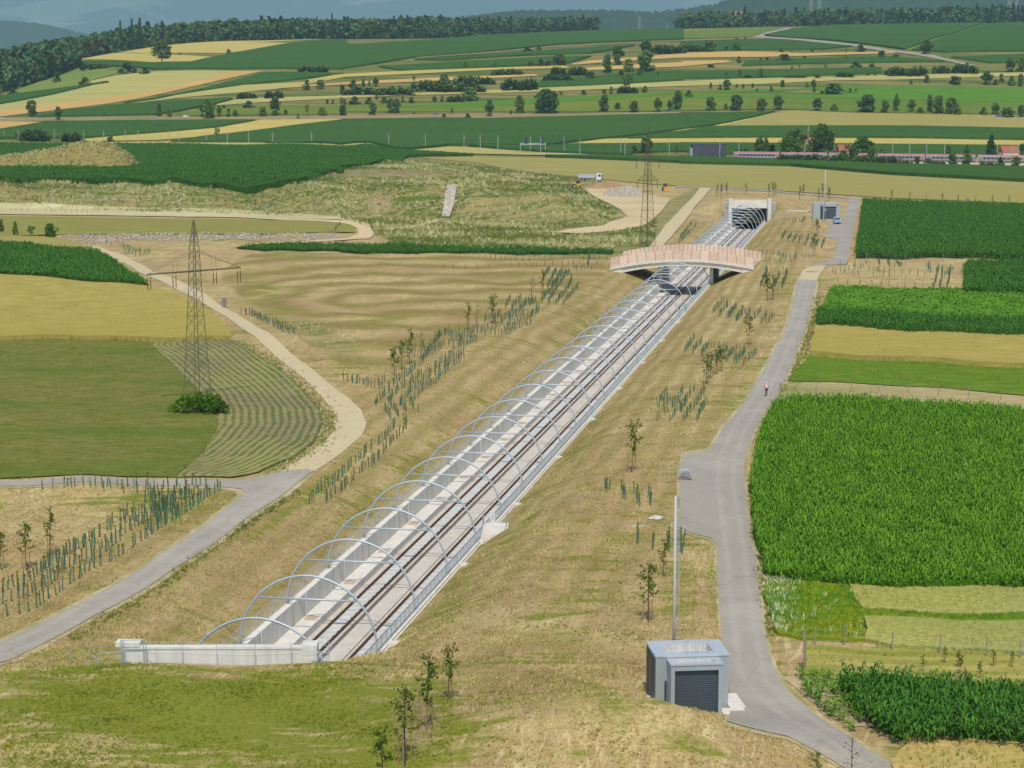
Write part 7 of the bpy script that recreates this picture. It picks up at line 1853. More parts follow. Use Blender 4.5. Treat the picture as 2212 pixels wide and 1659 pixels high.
GROUPS = [
 # (label, group, kind, rows, step)
 ('green sapling guard in the long rows beside the asphalt road and pylon field', 'guards beside the asphalt road', 0, [
   Q4((-60,690),(20,640),(110,600),(240,522),(400,425),(540,352),(650,255),(740,215),(830,190)), Q4((-60,760),(0,722),(180,655),(310,548),(480,462),(620,372),(780,275),(900,200),(1000,130),(1080,80)),
   Q4((40,785),(150,770),(200,742),(300,680),(420,592),(560,500),(700,432),(850,332),(950,258),(1080,190),(1170,115),(1270,60)), Q4((100,640),(330,470),(460,390),(545,330)), Q4((130,690),(250,640),(380,520),(520,480),(690,350))], 1.0),
 ('green sapling guard in the wedge planting below the straight footpath', 'guards in the wedge planting', 0, [
   Q4((245,55),(320,50),(370,48),(480,40),(600,48),(720,52),(830,55),(950,50),(1090,48),(1275,52)), Q4((380,38),(460,36),(560,34),(700,38),(850,36),(1000,36),(1200,34)), Q4((600,70),(690,76),(840,84),(960,82),(1090,84),(1240,92)), Q4((840,130),(900,112),(1000,108),(1140,120),(1180,128)),
   Q4((860,160),(940,140),(1050,142),(1140,155)), Q4((740,205),(830,200),(910,170),(990,180),(1040,215)), Q4((720,250),(800,240),(880,235),(960,230)), Q4((870,110),(910,205),(915,290)), Q4((930,95),(960,200),(950,270)), Q4((1010,90),(1000,160),(1018,210)), Q4((1080,75),(1060,140)), Q4((760,230),(850,270),(880,310)), Q4((640,290),(720,285),(790,300)), Q4((860,60),(930,140),(1000,215)), Q4((760,215),(900,215),(1010,120),(1150,80))], 1.1),
 ('green sapling guard in the two slanting rows above the trough wall', 'guards in the slanting rows', 0, [
   S2((-190,1235),(-120,1150),(0,1075),(65,1010),(140,940),(205,870),(290,825),(340,750),(345,725),(300,650),(285,625)), S2((-90,1230),(0,1165),(120,1040),(205,990),(250,930),(340,840),(430,740),(425,715),(380,680),(350,640),(310,585))], 1.15),
 ('green sapling guard in the chevron rows near the gravel road bend', 'guards in the chevron rows', 0, [
   S2((225,600),(300,530),(345,470),(405,430),(470,370),(530,330),(560,275),(610,215),(650,160)), S2((310,590),(360,520),(440,470),(520,405),(600,365),(680,310),(735,270)), S2((385,600),(430,540),(500,490),(570,425),(660,370),(740,300),(795,265)), S2((450,600),(500,545),(560,495),(640,425),(720,360),(795,295)), S2((385,595),(430,650)), S2((450,600),(500,655)), S2((22,440),(110,460),(190,480),(280,500)), S2((80,455),(160,470),(250,470),(290,450))], 1.2),
 ('green sapling guard in the dense block on the mown slope', 'guards in the dense block', 0, [
   S2((350,275),(440,265),(520,240),(600,210),(700,125)), S2((440,300),(520,285),(600,240),(700,205),(800,165),(880,120)), S2((560,290),(620,250),(700,225),(800,205),(885,185)), S2((620,160),(690,150),(760,140),(840,150),(930,125)), S2((700,150),(780,185),(880,150),(960,110),(1060,80)), S2((940,150),(1020,140),(1110,110),(1245,85)), S2((1000,150),(1060,150),(1150,110),(1240,75)), S2((740,240),(820,210),(885,175)),
   S2((930,55),(970,35),(1030,15)), S2((1000,80),(1060,50),(1130,15)), S2((1080,90),(1100,50),(1190,5)), S2((1060,120),(1130,75),(1280,0))], 1.25),
 ('green sapling guard in the parallel slanting lines below the bridge approach', 'guards in the parallel lines', 0, [
   R5((1290,1105),(1345,1040),(1400,960),(1470,895)), R5((1340,1110),(1385,1030),(1430,960),(1475,910)), R5((1390,1115),(1440,1050),(1480,980),(1490,945)), R5((1440,1115),(1490,1050),(1530,1000)), R5((1305,950),(1350,890)), R5((1330,1010),(1390,900)), R5((1365,1000),(1430,890)), R5((1060,1140),(1100,1080)), R5((1100,1150),(1170,1075)), R5((1160,1150),(1215,1095)), R5((1215,1200),(1280,1130)), R5((930,1225),(1030,1180)), R5((980,1225),(1040,1170)), R5((1030,1230),(1110,1170),(1260,1090)), R5((1220,1120),(1260,1085))], 1.35),
 ('green sapling guard scattered beside the wooden bridge screens', 'guards by the bridge screens', 0, [
   R5((1440,810),(1520,800),(1600,790),(1680,785),(1740,800)), R5((1500,850),(1560,830),(1640,815),(1740,830)), R5((1510,880),(1560,870),(1640,860),(1690,860)), R5((1520,890),(1580,885),(1640,885)), R5((1590,880),(1610,800)), R5((940,805),(1030,820),(1120,828),(1250,835)), R5((850,785),(900,785),(990,795),(1080,790),(1180,800),(1300,810),(1400,808))], 2.1),
 ('thin brown sapling guard in the sparse row across the mown meadow', 'brown guards on the meadow', 1, [
   R5((665,880),(740,882),(870,880),(960,875),(1040,872),(1130,868),(1240,865),(1330,860),(1420,858),(1490,855)), R5((1220,870),(1300,862),(1380,860))], 2.6),
 ('dark green sapling guard in the narrow strip beside the gravel road', 'guards beside the gravel road', 0, [
   R4((1550,1168),(1600,1172),(1640,1188),(1700,1205),(1780,1225)), S1((1580,15),(1640,40),(1700,70),(1780,100),(1830,135),(1930,165)), S1((1620,10),(1690,55),(1760,80),(1850,115),(1900,145))], 1.3),
 ('green sapling guard in the small clump by the gravel road and stone bank', 'guards in the small clump', 0, [
   R4((685,728),(740,730),(800,738)), R4((795,745),(850,760),(900,770),(970,775)), R4((800,775),(850,785),(920,790),(960,780)), R4((830,795),(880,800),(930,800)), R4((860,770),(910,780))], 1.3),
 ('tiny sapling guard in the row along the gravel track under the flowering bank', 'guards on the track edge', 0, [
   R4((70,508),(110,510),(190,512)), R4((295,514),(400,518),(520,522),(655,526)), R5((30,560),(80,562),(140,566))], 2.2),
 ('green sapling guard in the rows between far building and bridge', 'guards on the portal bank', 0, [
   R6((655,575),(700,570),(760,575),(830,575),(890,575)), R6((700,580),(780,585),(810,560)), R6((655,690),(680,650)), R6((690,705),(715,665)), R6((725,720),(750,675)), R6((760,725),(785,675)), R6((805,735),(830,680)), R6((845,735),(865,690)), R6((870,745),(895,700)), R6((905,760),(930,705)),
   R6((505,790),(550,775),(600,790),(640,800),(700,805),(790,805),(840,815)), R6((520,800),(560,795)), R6((500,830),(580,835),(680,840),(720,838)), R6((630,790),(690,815),(740,810)), R4((2150,640),(2190,600)), R6((0,690),(75,595)), R6((0,715),(105,600))], 1.7),
 ('green sapling guard in the rows under the bridge end beside the road', 'guards under the bridge end', 0, [
   R6((520,890),(560,888),(610,890),(690,888)), R6((515,1000),(550,920)), R6((560,960),(555,890)), R6((610,1000),(640,920)), R6((655,1010),(690,900)), R6((215,1165),(280,1090)), R6((255,1185),(320,1110)), R6((300,1200),(370,1130)), R6((355,1220),(410,1145)), R6((310,1180),(345,1150)), R6((415,1230),(450,1160)), R6((480,1200),(515,1160)), R6((520,1232),(565,1180)), R6((565,1235),(605,1190))], 1.25),
 ('green sapling guard in the slanting rows beside the middle of the road', 'guards beside the middle road', 0, [
   S3((30,260),(60,220),(95,165)), S3((80,270),(140,190)), S3((140,280),(190,205)), S3((180,240),(250,220),(310,235)), S3((300,320),(345,260),(380,235)), S3((365,330),(430,250)), S3((410,350),(490,265)), S3((345,330),(410,270)), S3((240,320),(310,240)), S3((10,545),(15,510)), S3((0,650),(40,580),(90,500)), S3((20,705),(85,620),(165,510)), S3((105,700),(145,630),(180,590)), S3((-50,620),(0,570)), S2((2035,605),(2090,540),(2140,510)), S2((2060,620),(2140,570)), S2((2045,700),(2110,640)), S2((2130,705),(2212,600)), S3((0,0),(50,0)), S3((310,40),(350,5)), S3((360,60),(420,5))], 1.25),
 ('green sapling guard in the sparse field planting beside the small maize block', 'guards in the field planting', 0, [
   R6((1030,855),(1080,858),(1140,862),(1230,848)), R6((1060,870),(1120,872),(1200,868)), R6((990,905),(1060,895),(1130,885),(1220,890),(1300,905)), R6((1000,910),(1100,915),(1200,925),(1370,940)), R6((1270,830),(1290,870)), R6((1330,830),(1350,870)), R6((1390,835),(1420,870)), R6((1280,895),(1390,910),(1480,915),(1590,930)), R6((1020,978),(1160,985),(1240,988),(1330,992),(1420,1000),(1500,1002),(1600,1010)), R6((1630,1010),(1660,880)), R6((1670,1015),(1690,880)), R6((1720,1010),(1740,880)), R6((1590,870),(1610,910)), R6((1700,930),(1760,885)), R6((1450,860),(1370,870))], 2.2),
 ('green sapling guard of the few between low mound and road yard', 'guards by the road yard', 0, [
   Q5((1530,40),(1548,75)), Q5((1618,60),(1638,125)), Q5((1702,80),(1722,155)), Q5((1778,90),(1792,150)), Q5((1712,370),(1722,310)), Q5((1802,400),(1808,345)), Q5((1888,420),(1900,330)), Q6((8,330),(22,450))], 1.0)]
def plant_guards():
    allg = []
    for gi, (lab, grp, kind, rows, step) in enumerate(GROUPS):
        for rw in rows:
            for p in row(rw, step, 0.16):
                allg.append((p[1], p[0], gi))
    allg.sort()
    big = [g for g in allg if GROUPS[g[2]][2] == 0]
    near = big[:300]
    rest = big[300:]
    first = True
    for y, x, gi in near:
        lab, grp, kind, _, _ = GROUPS[gi]
        o = bpy.data.objects.new('sapling_guard', random.choice(GM)); COL.objects.link(o)
        o.location = (x, y, float(Zt(x, y))); o.rotation_euler = (0, 0, random.uniform(0, 6.28))
        s = random.uniform(0.88, 1.12); o.scale = (1, 1, s)
        tag(o, lab, 'sapling guard', grp)
    def merge(name, lst, meshes, lab):
        V = []; F = []; mi = []; off = 0
        src = []; mats = {}
        for m in meshes:
            v = np.zeros(len(m.vertices) * 3, np.float32); m.vertices.foreach_get('co', v)
            f4 = [tuple(p.vertices) for p in m.polygons]; src.append((v.reshape(-1, 3), f4, [p.material_index if p.material_index else mats.setdefault(m.materials[0].name, 2 + len(mats)) + 1 for p in m.polygons]))
        for y, x, gi in lst:
            v, f4, mm = random.choice(src)
            a = random.uniform(0, 6.28); c, s = math.cos(a), math.sin(a); q = 1.0 if y < 400 else 1.15
            W = np.column_stack([(v[:, 0] * c - v[:, 1] * s) * q + x, (v[:, 0] * s + v[:, 1] * c) * q + y, v[:, 2] * random.uniform(0.8, 1.1) + float(Zt(x, y))])
            V.append(W); F += [tuple(i + off for i in f) for f in f4]; mi += mm; off += len(v)
        me = bpy.data.meshes.new(name); me.from_pydata(np.concatenate(V).tolist(), [], F)
        for m in meshes[0].materials: me.materials.append(m)
        for nm_ in mats: me.materials.append(M[nm_])
        me.polygons.foreach_set('material_index', mi); me.update()
        o = bpy.data.objects.new(name, me); COL.objects.link(o)
        tag(o, lab, 'sapling guard', kind='stuff')
    merge('sapling_guards', rest, GM, 'hundreds of green sapling guards in rows farther up the slopes')
    br = [g for g in allg if GROUPS[g[2]][2] == 1]
    lab, grp, kind, _, _ = [g for g in GROUPS if g[2] == 1][0]
    for y, x, gi in br[:0]: pass
    merge('sapling_guards', br, GB, 'sparse row of thin brown sapling guards across the mown meadow')
plant_guards()

# ------------------------------------------------------------------ staked young trees
def staked_tree(seed, spread=0.9, lean=0.0, leaves=240, bare=False, mat='leaf_sapling'):
    r = random.Random(seed)
    t = thing('staked_tree', 'staked young tree', 'young tree')
    mb = MB()
    H = 4.6
    pts = [(0, 0, -0.1), (lean * 0.1, 0.02, 1.3), (lean * 0.35, 0.0, 2.6), (lean * 0.7, 0.05, 3.7), (lean, 0.0, H)]
    mb.tube(pts, [0.055, 0.045, 0.032, 0.02, 0.008], 6)
    C = []
    nb = 13
    for k in range(nb):
        z = 1.55 + 2.6 * (k + r.uniform(0, 0.8)) / nb
        a = r.uniform(0, 6.28); L = spread * r.uniform(0.5, 1.0) * (1.15 - 0.22 * abs(z - 2.4))
        bx = lean * (z / H) ** 1.6
        e = (bx + L * math.cos(a), L * math.sin(a), z + L * r.uniform(0.35, 0.9))
        m_ = (bx + L * 0.5 * math.cos(a), L * 0.5 * math.sin(a), z + L * 0.22)
        mb.tube([(bx, 0, z), m_, e], [0.016, 0.011, 0.005], 4)
        for j in range(leaves // nb):
            q = r.uniform(0.25, 1.08)
            C.append((bx + (e[0] - bx) * q + r.gauss(0, 0.10), e[1] * q + r.gauss(0, 0.10), z + (e[2] - z) * q + r.gauss(0, 0.12)))
    for j in range(leaves // 6):
        q = r.uniform(0.5, 1.0); C.append((lean * q ** 1.6 + r.gauss(0, 0.08), r.gauss(0, 0.08), H * q))
    mb.build('trunk', M['bark'], t)
    C = np.array(C)
    V, F = leaf_quads(C, np.full(len(C), 0.078 if not bare else 0.055), np.random.default_rng(seed))
    np_mesh('crown', V, F, M[mat], t)
    for k in range(3):
        a = 0.6 + k * 2.09
        x, y = 0.42 * math.cos(a), 0.42 * math.sin(a)
        MB().tube([(x, y, -0.2), (x * 0.9, y * 0.9, 1.65)], 0.035, 5).build('stake', M['stake'], t)
    mb = MB()
    for k in range(3):
        a = 0.6 + k * 2.09; b = a + 2.09
        mb.bar((0.40 * math.cos(a), 0.40 * math.sin(a), 1.5), (0.40 * math.cos(b), 0.40 * math.sin(b), 1.5), 0.02)
    mb.build('crossbar', M['stake'], t)
    return t
def young_trees():
    P = [staked_tree(3), staked_tree(5, 0.75, 0.5), staked_tree(8, 0.55, 0.25, 190), staked_tree(9, 1.0, 0.1, 60, True), staked_tree(12, 0.8, -0.3, 300)]
    used = [False] * 5
    L = [ # prototype, foot x, foot y, height px, label   (photo at 2212 wide)
     (1, 968, 1512, 132, 'young tree on the lawn edge whose top leans aside, second from the trough'),
     (2, 921, 1578, 180, 'slim young tree on the lawn edge with white trunk wrap'),
     (0, 874, 1655, 190, 'bushy young tree on the lawn edge at the bottom of the view'),
     (4, 828, 1700, 140, 'young tree leaning low at the bottom edge of the lawn'),
     (0, 56, 1231, 112, 'round crowned staked tree before the dry bank by the asphalt road'),
     (2, 108, 1200, 112, 'slim staked tree behind the round crowned one by the asphalt road'),
     (0, 2, 1230, 90, 'staked tree cut by the frame edge by the asphalt road'),
     (0, 1400, 1343, 140, 'leafy staked tree beside the mast behind the technical building'),
     (2, 1432, 1247, 90, 'slim staked tree close behind the leafy one by the mast'),
     (1, 1365, 1020, 122, 'tall thin staked tree alone on the slope above the low mound'),
     (4, 852, 812, 66, 'staked tree at the corner of the chevron planting, first of its trio'),
     (0, 868, 800, 70, 'staked tree at the corner of the chevron planting, second of its trio'),
     (2, 885, 788, 84, 'staked tree at the corner of the chevron planting, tallest of its trio'),
     (3, 909, 776, 66, 'pale thin staked tree just behind the corner trio'),
     (2, 1010, 712, 62, 'staked tree in the dense guard block, first of its trio'), (3, 1030, 704, 55, 'thin staked tree in the dense guard block, second of its trio'), (1, 1062, 700, 70, 'staked tree in the dense guard block, last of its trio'),
     (3, 1148, 655, 62, 'thin staked tree above the parallel guard lines, lower one'), (2, 1171, 635, 56, 'thin staked tree above the parallel guard lines, upper one'),
     (0, 1526, 830, 72, 'staked tree in the road side planting, nearest to the cyclist'), (2, 1534, 818, 64, 'staked tree in the road side planting, second from the cyclist'), (1, 1546, 808, 62, 'staked tree in the road side planting, third from the cyclist'), (4, 1558, 802, 62, 'staked tree in the road side planting, fourth from the cyclist'),
     (0, 1618, 745, 68, 'broad staked tree on the bank between bridge and cyclist'), (4, 1658, 650, 62, 'green staked tree under the bridge end'), (2, 1668, 648, 58, 'slim staked tree beside the green one under the bridge end'),
     (3, 1718, 560, 44, 'yellowish staked tree on the portal bank, bridge side'), (0, 1758, 552, 52, 'staked tree on the portal bank beside the yellow post'), (4, 1766, 507, 36, 'staked tree in front of the far technical building')]
    for k, px, py, h, lab in L:
        x, y, z = H1(px, py)
        d = y * CP - (z - CAMH) * SP
        s = h * d / FPX / 4.75
        rz = random.uniform(-0.4, 0.4)
        if not used[k]:
            t = P[k]; t.location = (x, y, z); t.rotation_euler = (0, 0, rz); t.scale = (s, s, s); t['label'] = lab; used[k] = True
        else: dup(P[k], (x, y, z), rz, (s, s, s), lab)
    # bare crowned ones standing in front of the road bend
    for k, px, py, h, lab, in ((3, 1838, 1705, 130, 'nearly bare young tree before the road bend'), (0, 1762, 1695, 80, 'small yellow green young tree before the road bend')):
        x, y, z = H1(px, py); d = y * CP - (z - CAMH) * SP; s = h * d / FPX / 4.75
        dup(P[k], (x, y, z), 0.4, (s, s, s), lab)
    # thin avenue trees along the farm road beyond the portal
    A = R6((237,418),(265,425),(302,408),(425,405),(573,420),(597,410),(615,405),(770,437),(793,415),(893,445),(915,420),(955,447))
    for i, (px, py) in enumerate(A):
        x, y, z = H1(px, py); s = (0.9 + 0.2 * random.random()) * 1.12
        dup(P[(2, 1, 4)[i % 3]], (x, y, z), random.uniform(0, 6), (s * 0.8, s * 0.8, s), 'thin wind bent tree beside the farm road above the portal, %s from the gravel road' % ordn(i), 'avenue trees above the portal')
    A = R6((1362,440),(1477,447),(1583,452),(1687,456),(1790,460),(1901,464),(2008,467),(2115,470))
    for i, (px, py) in enumerate(A):
        x, y, z = H1(px, py); s = (0.9 + 0.2 * random.random()) * 0.8
        dup(P[(0, 2, 3)[i % 3]], (x, y, z), random.uniform(0, 6), (s * 0.9, s * 0.9, s), 'thin young tree on the farm road behind the maize block, %s from the road' % ordn(i), 'avenue trees behind the maize block')
    # fruit saplings in the mown strip
    A = Q6((1525,1060),(1608,1085),(1400,1110),(1620,1115),(1805,1080),(1730,1150),(1912,1085),(1640,1190))
    for i, (px, py) in enumerate(A):
        x, y, z = H1(px, py); s = 0.3
        dup(P[4 if i % 2 else 0], (x, y, z), random.uniform(0, 6), (s, s, s), 'small fruit sapling in the mown strip behind the dark maize corner', 'fruit saplings')
young_trees()

# big shrub under the pylon
def pylon_shrub():
    r = np.random.default_rng(77)
    x, y, z = H1(425, 896)
    t = thing('shrub', 'broad dark green shrub round the foot of the lattice pylon', 'shrub', (x, y + 2.2, z - 0.1))
    pts = []
    for k in range(70):
        cx, cy = r.uniform(-3.5, 3.5), r.uniform(-2.4, 2.4)
        if (cx / 3.6) ** 2 + (cy / 2.5) ** 2 > 1: continue
        hh = 2.5 * (1 - 0.35 * (abs(cx + 0.3) / 3.6) ** 2) * r.uniform(0.5, 1.0) * (0.75 if cx < -2.2 else 1)
        d = r.normal(size=(60, 3)); d /= np.linalg.norm(d, axis=1)[:, None]
        pts.append(np.array([cx, cy, max(0.35, hh - 0.3)]) + d * np.array([0.6, 0.6, 0.5]) * r.uniform(0.6, 1.05, (60, 1)))
    P = np.concatenate(pts); P[:, 2] = np.clip(P[:, 2], 0.02, 3)
    V, F = leaf_quads(P, r.uniform(0.09, 0.17, len(P)), r, 0.2)
    np_mesh('foliage', V, F, M['leaf_bright'], t)
    mb = MB()
    for k in range(9):
        a = k * 0.7; mb.tube([(0.5 * math.cos(a), 0.4 * math.sin(a), -0.1), (1.9 * math.cos(a), 1.3 * math.sin(a), 1.3)], [0.05, 0.02], 5)
    mb.build('stem', M['bark'], t)
pylon_shrub()

# ------------------------------------------------------------------ lattice pylons
M['lattice'] = plain('lattice', (0.105, 0.105, 0.060), 0.7, 0.3, 0.2, 0.25, 0.8)
M['lattice_far'] = plain('lattice_far', (0.30, 0.32, 0.32), 0.7, 0.3, 0.2, 0.1, 0.8)
M['insulator'] = plain('insulator', (0.16, 0.045, 0.03), 0.4, 0.5)
def lattice_body(levels, r0, rd, mat='lattice', rot=0.0):
    """levels: [(z, half width)] -> legs mesh, bracing mesh"""
    legs = MB(); br = MB()
    cr, sr = math.cos(rot), math.sin(rot)
    Q = lambda L: [(x * cr - y * sr, x * sr + y * cr, z) for x, y, z in L]
    for i in range(len(levels) - 1):
        z0, w0 = levels[i]; z1, w1 = levels[i + 1]
        c0 = Q([(-w0, -w0, z0), (w0, -w0, z0), (w0, w0, z0), (-w0, w0, z0)]); c1 = Q([(-w1, -w1, z1), (w1, -w1, z1), (w1, w1, z1), (-w1, w1, z1)])
        for k in range(4):
            legs.bar(c0[k], c1[k], r0)
            k2 = (k + 1) % 4
            br.bar(c0[k], c1[k2], rd); br.bar(c0[k2], c1[k], rd)
            if i % 3 == 0: br.bar(c0[k], c0[k2], rd)
    return legs, br
def build_pylons():
    x, y, z = flat(427, 876, 6.0)
    t = thing('lattice_pylon', 'dark lattice pylon with one long crossarm rising from the shrub', 'pylon', (x, y, float(Zt(x, y))), math.radians(44))
    H = 24.2
    za = 17.6
    lv = [(0, 2.2), (2.4, 1.95), (4.6, 1.72), (6.6, 1.54), (8.4, 1.40), (10.1, 1.26), (11.7, 1.14), (13.2, 1.03), (14.6, 0.94), (15.9, 0.86), (17.1, 0.80), (18.2, 0.74), (19.4, 0.70), (20.6, 0.62), (21.8, 0.45), (22.9, 0.28), (H, 0.06)]
    lv = [(a, b * (0.62 + 0.12 * a / H)) for a, b in lv]
    lg, br = lattice_body(lv, 0.058, 0.021)
    lg.build('leg', M['lattice'], t); br.build('bracing', M['lattice'], t)
    mb = MB()
    for s in (-1, 1):
        for q in (-0.55, 0.55):
            mb.bar((0, q, za), (s * 7.3, q * 0.35, za), 0.065); mb.bar((s * 0.7, q, za + 2.5), (s * 7.2, q * 0.3, za + 0.05), 0.02)
        for k in range(6):
            x0 = s * (0.5 + 1.12 * k); x1 = s * (0.5 + 1.12 * (k + 1))
            mb.bar((x0, -0.5 + 0.04 * k, za), (x1, 0.5 - 0.04 * k, za), 0.03)
        for xx in (2.7, 3.4): mb.bar((s * xx, 0, za), (s * xx, 0, za + 1.55), 0.02)
    mb.box(-7.35, 7.35, -0.10, 0.10, za - 0.08, za + 0.08)
    mb.build('crossarm', M['lattice'], t)
    for s in (-1, 1):
        for xx in (7.1, 3.2):
            for o in (-0.24, 0.24):
                mb = MB(); mb.bar((s * xx + o, 0, za - 0.1), (s * xx + o, 0, za - 0.45), 0.02)
                mb.tube([(s * xx + o, 0, za - 0.45), (s * xx + o, 0, za - 1.95)], 0.065, 6)
                mb.bar((s * xx + o, 0, za - 1.95), (s * xx, 0, za - 2.2), 0.02)
                mb.build('insulator', M['insulator'], t)
    # taller pylon behind the bridge
    x, y, z = flat(1398, 532, 6.0)
    t = thing('lattice_pylon', 'tall green grey lattice pylon with two short crossarms beside the gravel road', 'pylon', (x, y, float(Zt(x, y))), math.radians(8))
    H = 31.4
    lv = [(0, 1.85)] + [(z_, 1.85 - 1.15 * (z_ / 20.5)) for z_ in np.linspace(1.7, 20.5, 13)] + [(22, 0.62), (23.6, 0.52), (25.2, 0.42), (26.8, 0.32), (28.2, 0.22), (29.4, 0.12), (H, 0.03)]
    lv = [(a, b * 0.80) for a, b in lv]
    lg, br = lattice_body(lv, 0.070, 0.026, rot=math.radians(30))
    lg.build('leg', M['lattice'], t); br.build('bracing', M['lattice'], t)
    for za, L, dz in ((22.2, 3.0, 1.1), (17.2, 2.6, 1.6)):
        mb = MB()
        for s in (-1, 1):
            for q in (-0.6, 0.6):
                mb.bar((0, q, za), (s * L, 0, za), 0.07); mb.bar((s * 0.6, q, za + dz), (s * L, 0, za + 0.05), 0.05)
            for k in range(4):
                f = k / 4; mb.bar((s * L * f, 0.6 * (1 - f), za), (s * L * (f + 0.25), -0.6 * (0.75 - f), za), 0.035)
                mb.bar((s * L * (f + 0.1), 0, za), (s * L * (f + 0.1), 0, za + dz * (0.9 - f)), 0.03)
        mb.build('crossarm', M['lattice'], t)
        for s in (-1, 1):
            mb = MB()
            mb.tube([(s * L - 0.15, 0, za), (s * L - 0.02, 0, za - 2.1)], 0.05, 5); mb.tube([(s * L + 0.15, 0, za), (s * L + 0.02, 0, za - 2.1)], 0.05, 5)
            mb.build('insulator', M['lattice'], t)
    # pale pylons on the far wooded ridge
    for i, (px, py, h, D, lab) in enumerate(((1381, 62, 30, 3300, 'faint pylon standing before the dark far ridge'), (1442, 62, 16, 3300, 'small faint pylon beside the other one before the far ridge'), (1752, 21, 40, 4300, 'pale far pylon over the conifer wood, first of the close pair'), (1770, 21, 40, 4300, 'pale far pylon over the conifer wood, second of the close pair'), (2180, 24, 46, 4300, 'pale far pylon near the frame corner, first of its pair'), (2196, 24, 46, 4300, 'pale far pylon near the frame corner, second of its pair'))):
        a, b, c = ray(px, py); z = CAMH + c / b * D
        hh = h * D / FPX
        t = thing('lattice_pylon', lab, 'pylon', (a / b * D, D, z - 2), 0.3)
        lv = [(0, hh * 0.09)] + [(hh * q, hh * 0.09 * (1 - 0.85 * q)) for q in (0.12, 0.25, 0.4, 0.55, 0.7, 0.85, 1.0)]
        lg, br = lattice_body(lv, hh * 0.007, hh * 0.004, 'lattice_far')
        lg.build('leg', M['lattice_far'], t); br.build('bracing', M['lattice_far'], t)
        mb = MB()
        for q in (0.72, 0.86): mb.box(-hh * 0.2, hh * 0.2, -0.3, 0.3, hh * q, hh * q + hh * 0.012)
        mb.build('crossarm', M['lattice_far'], t)
build_pylons()

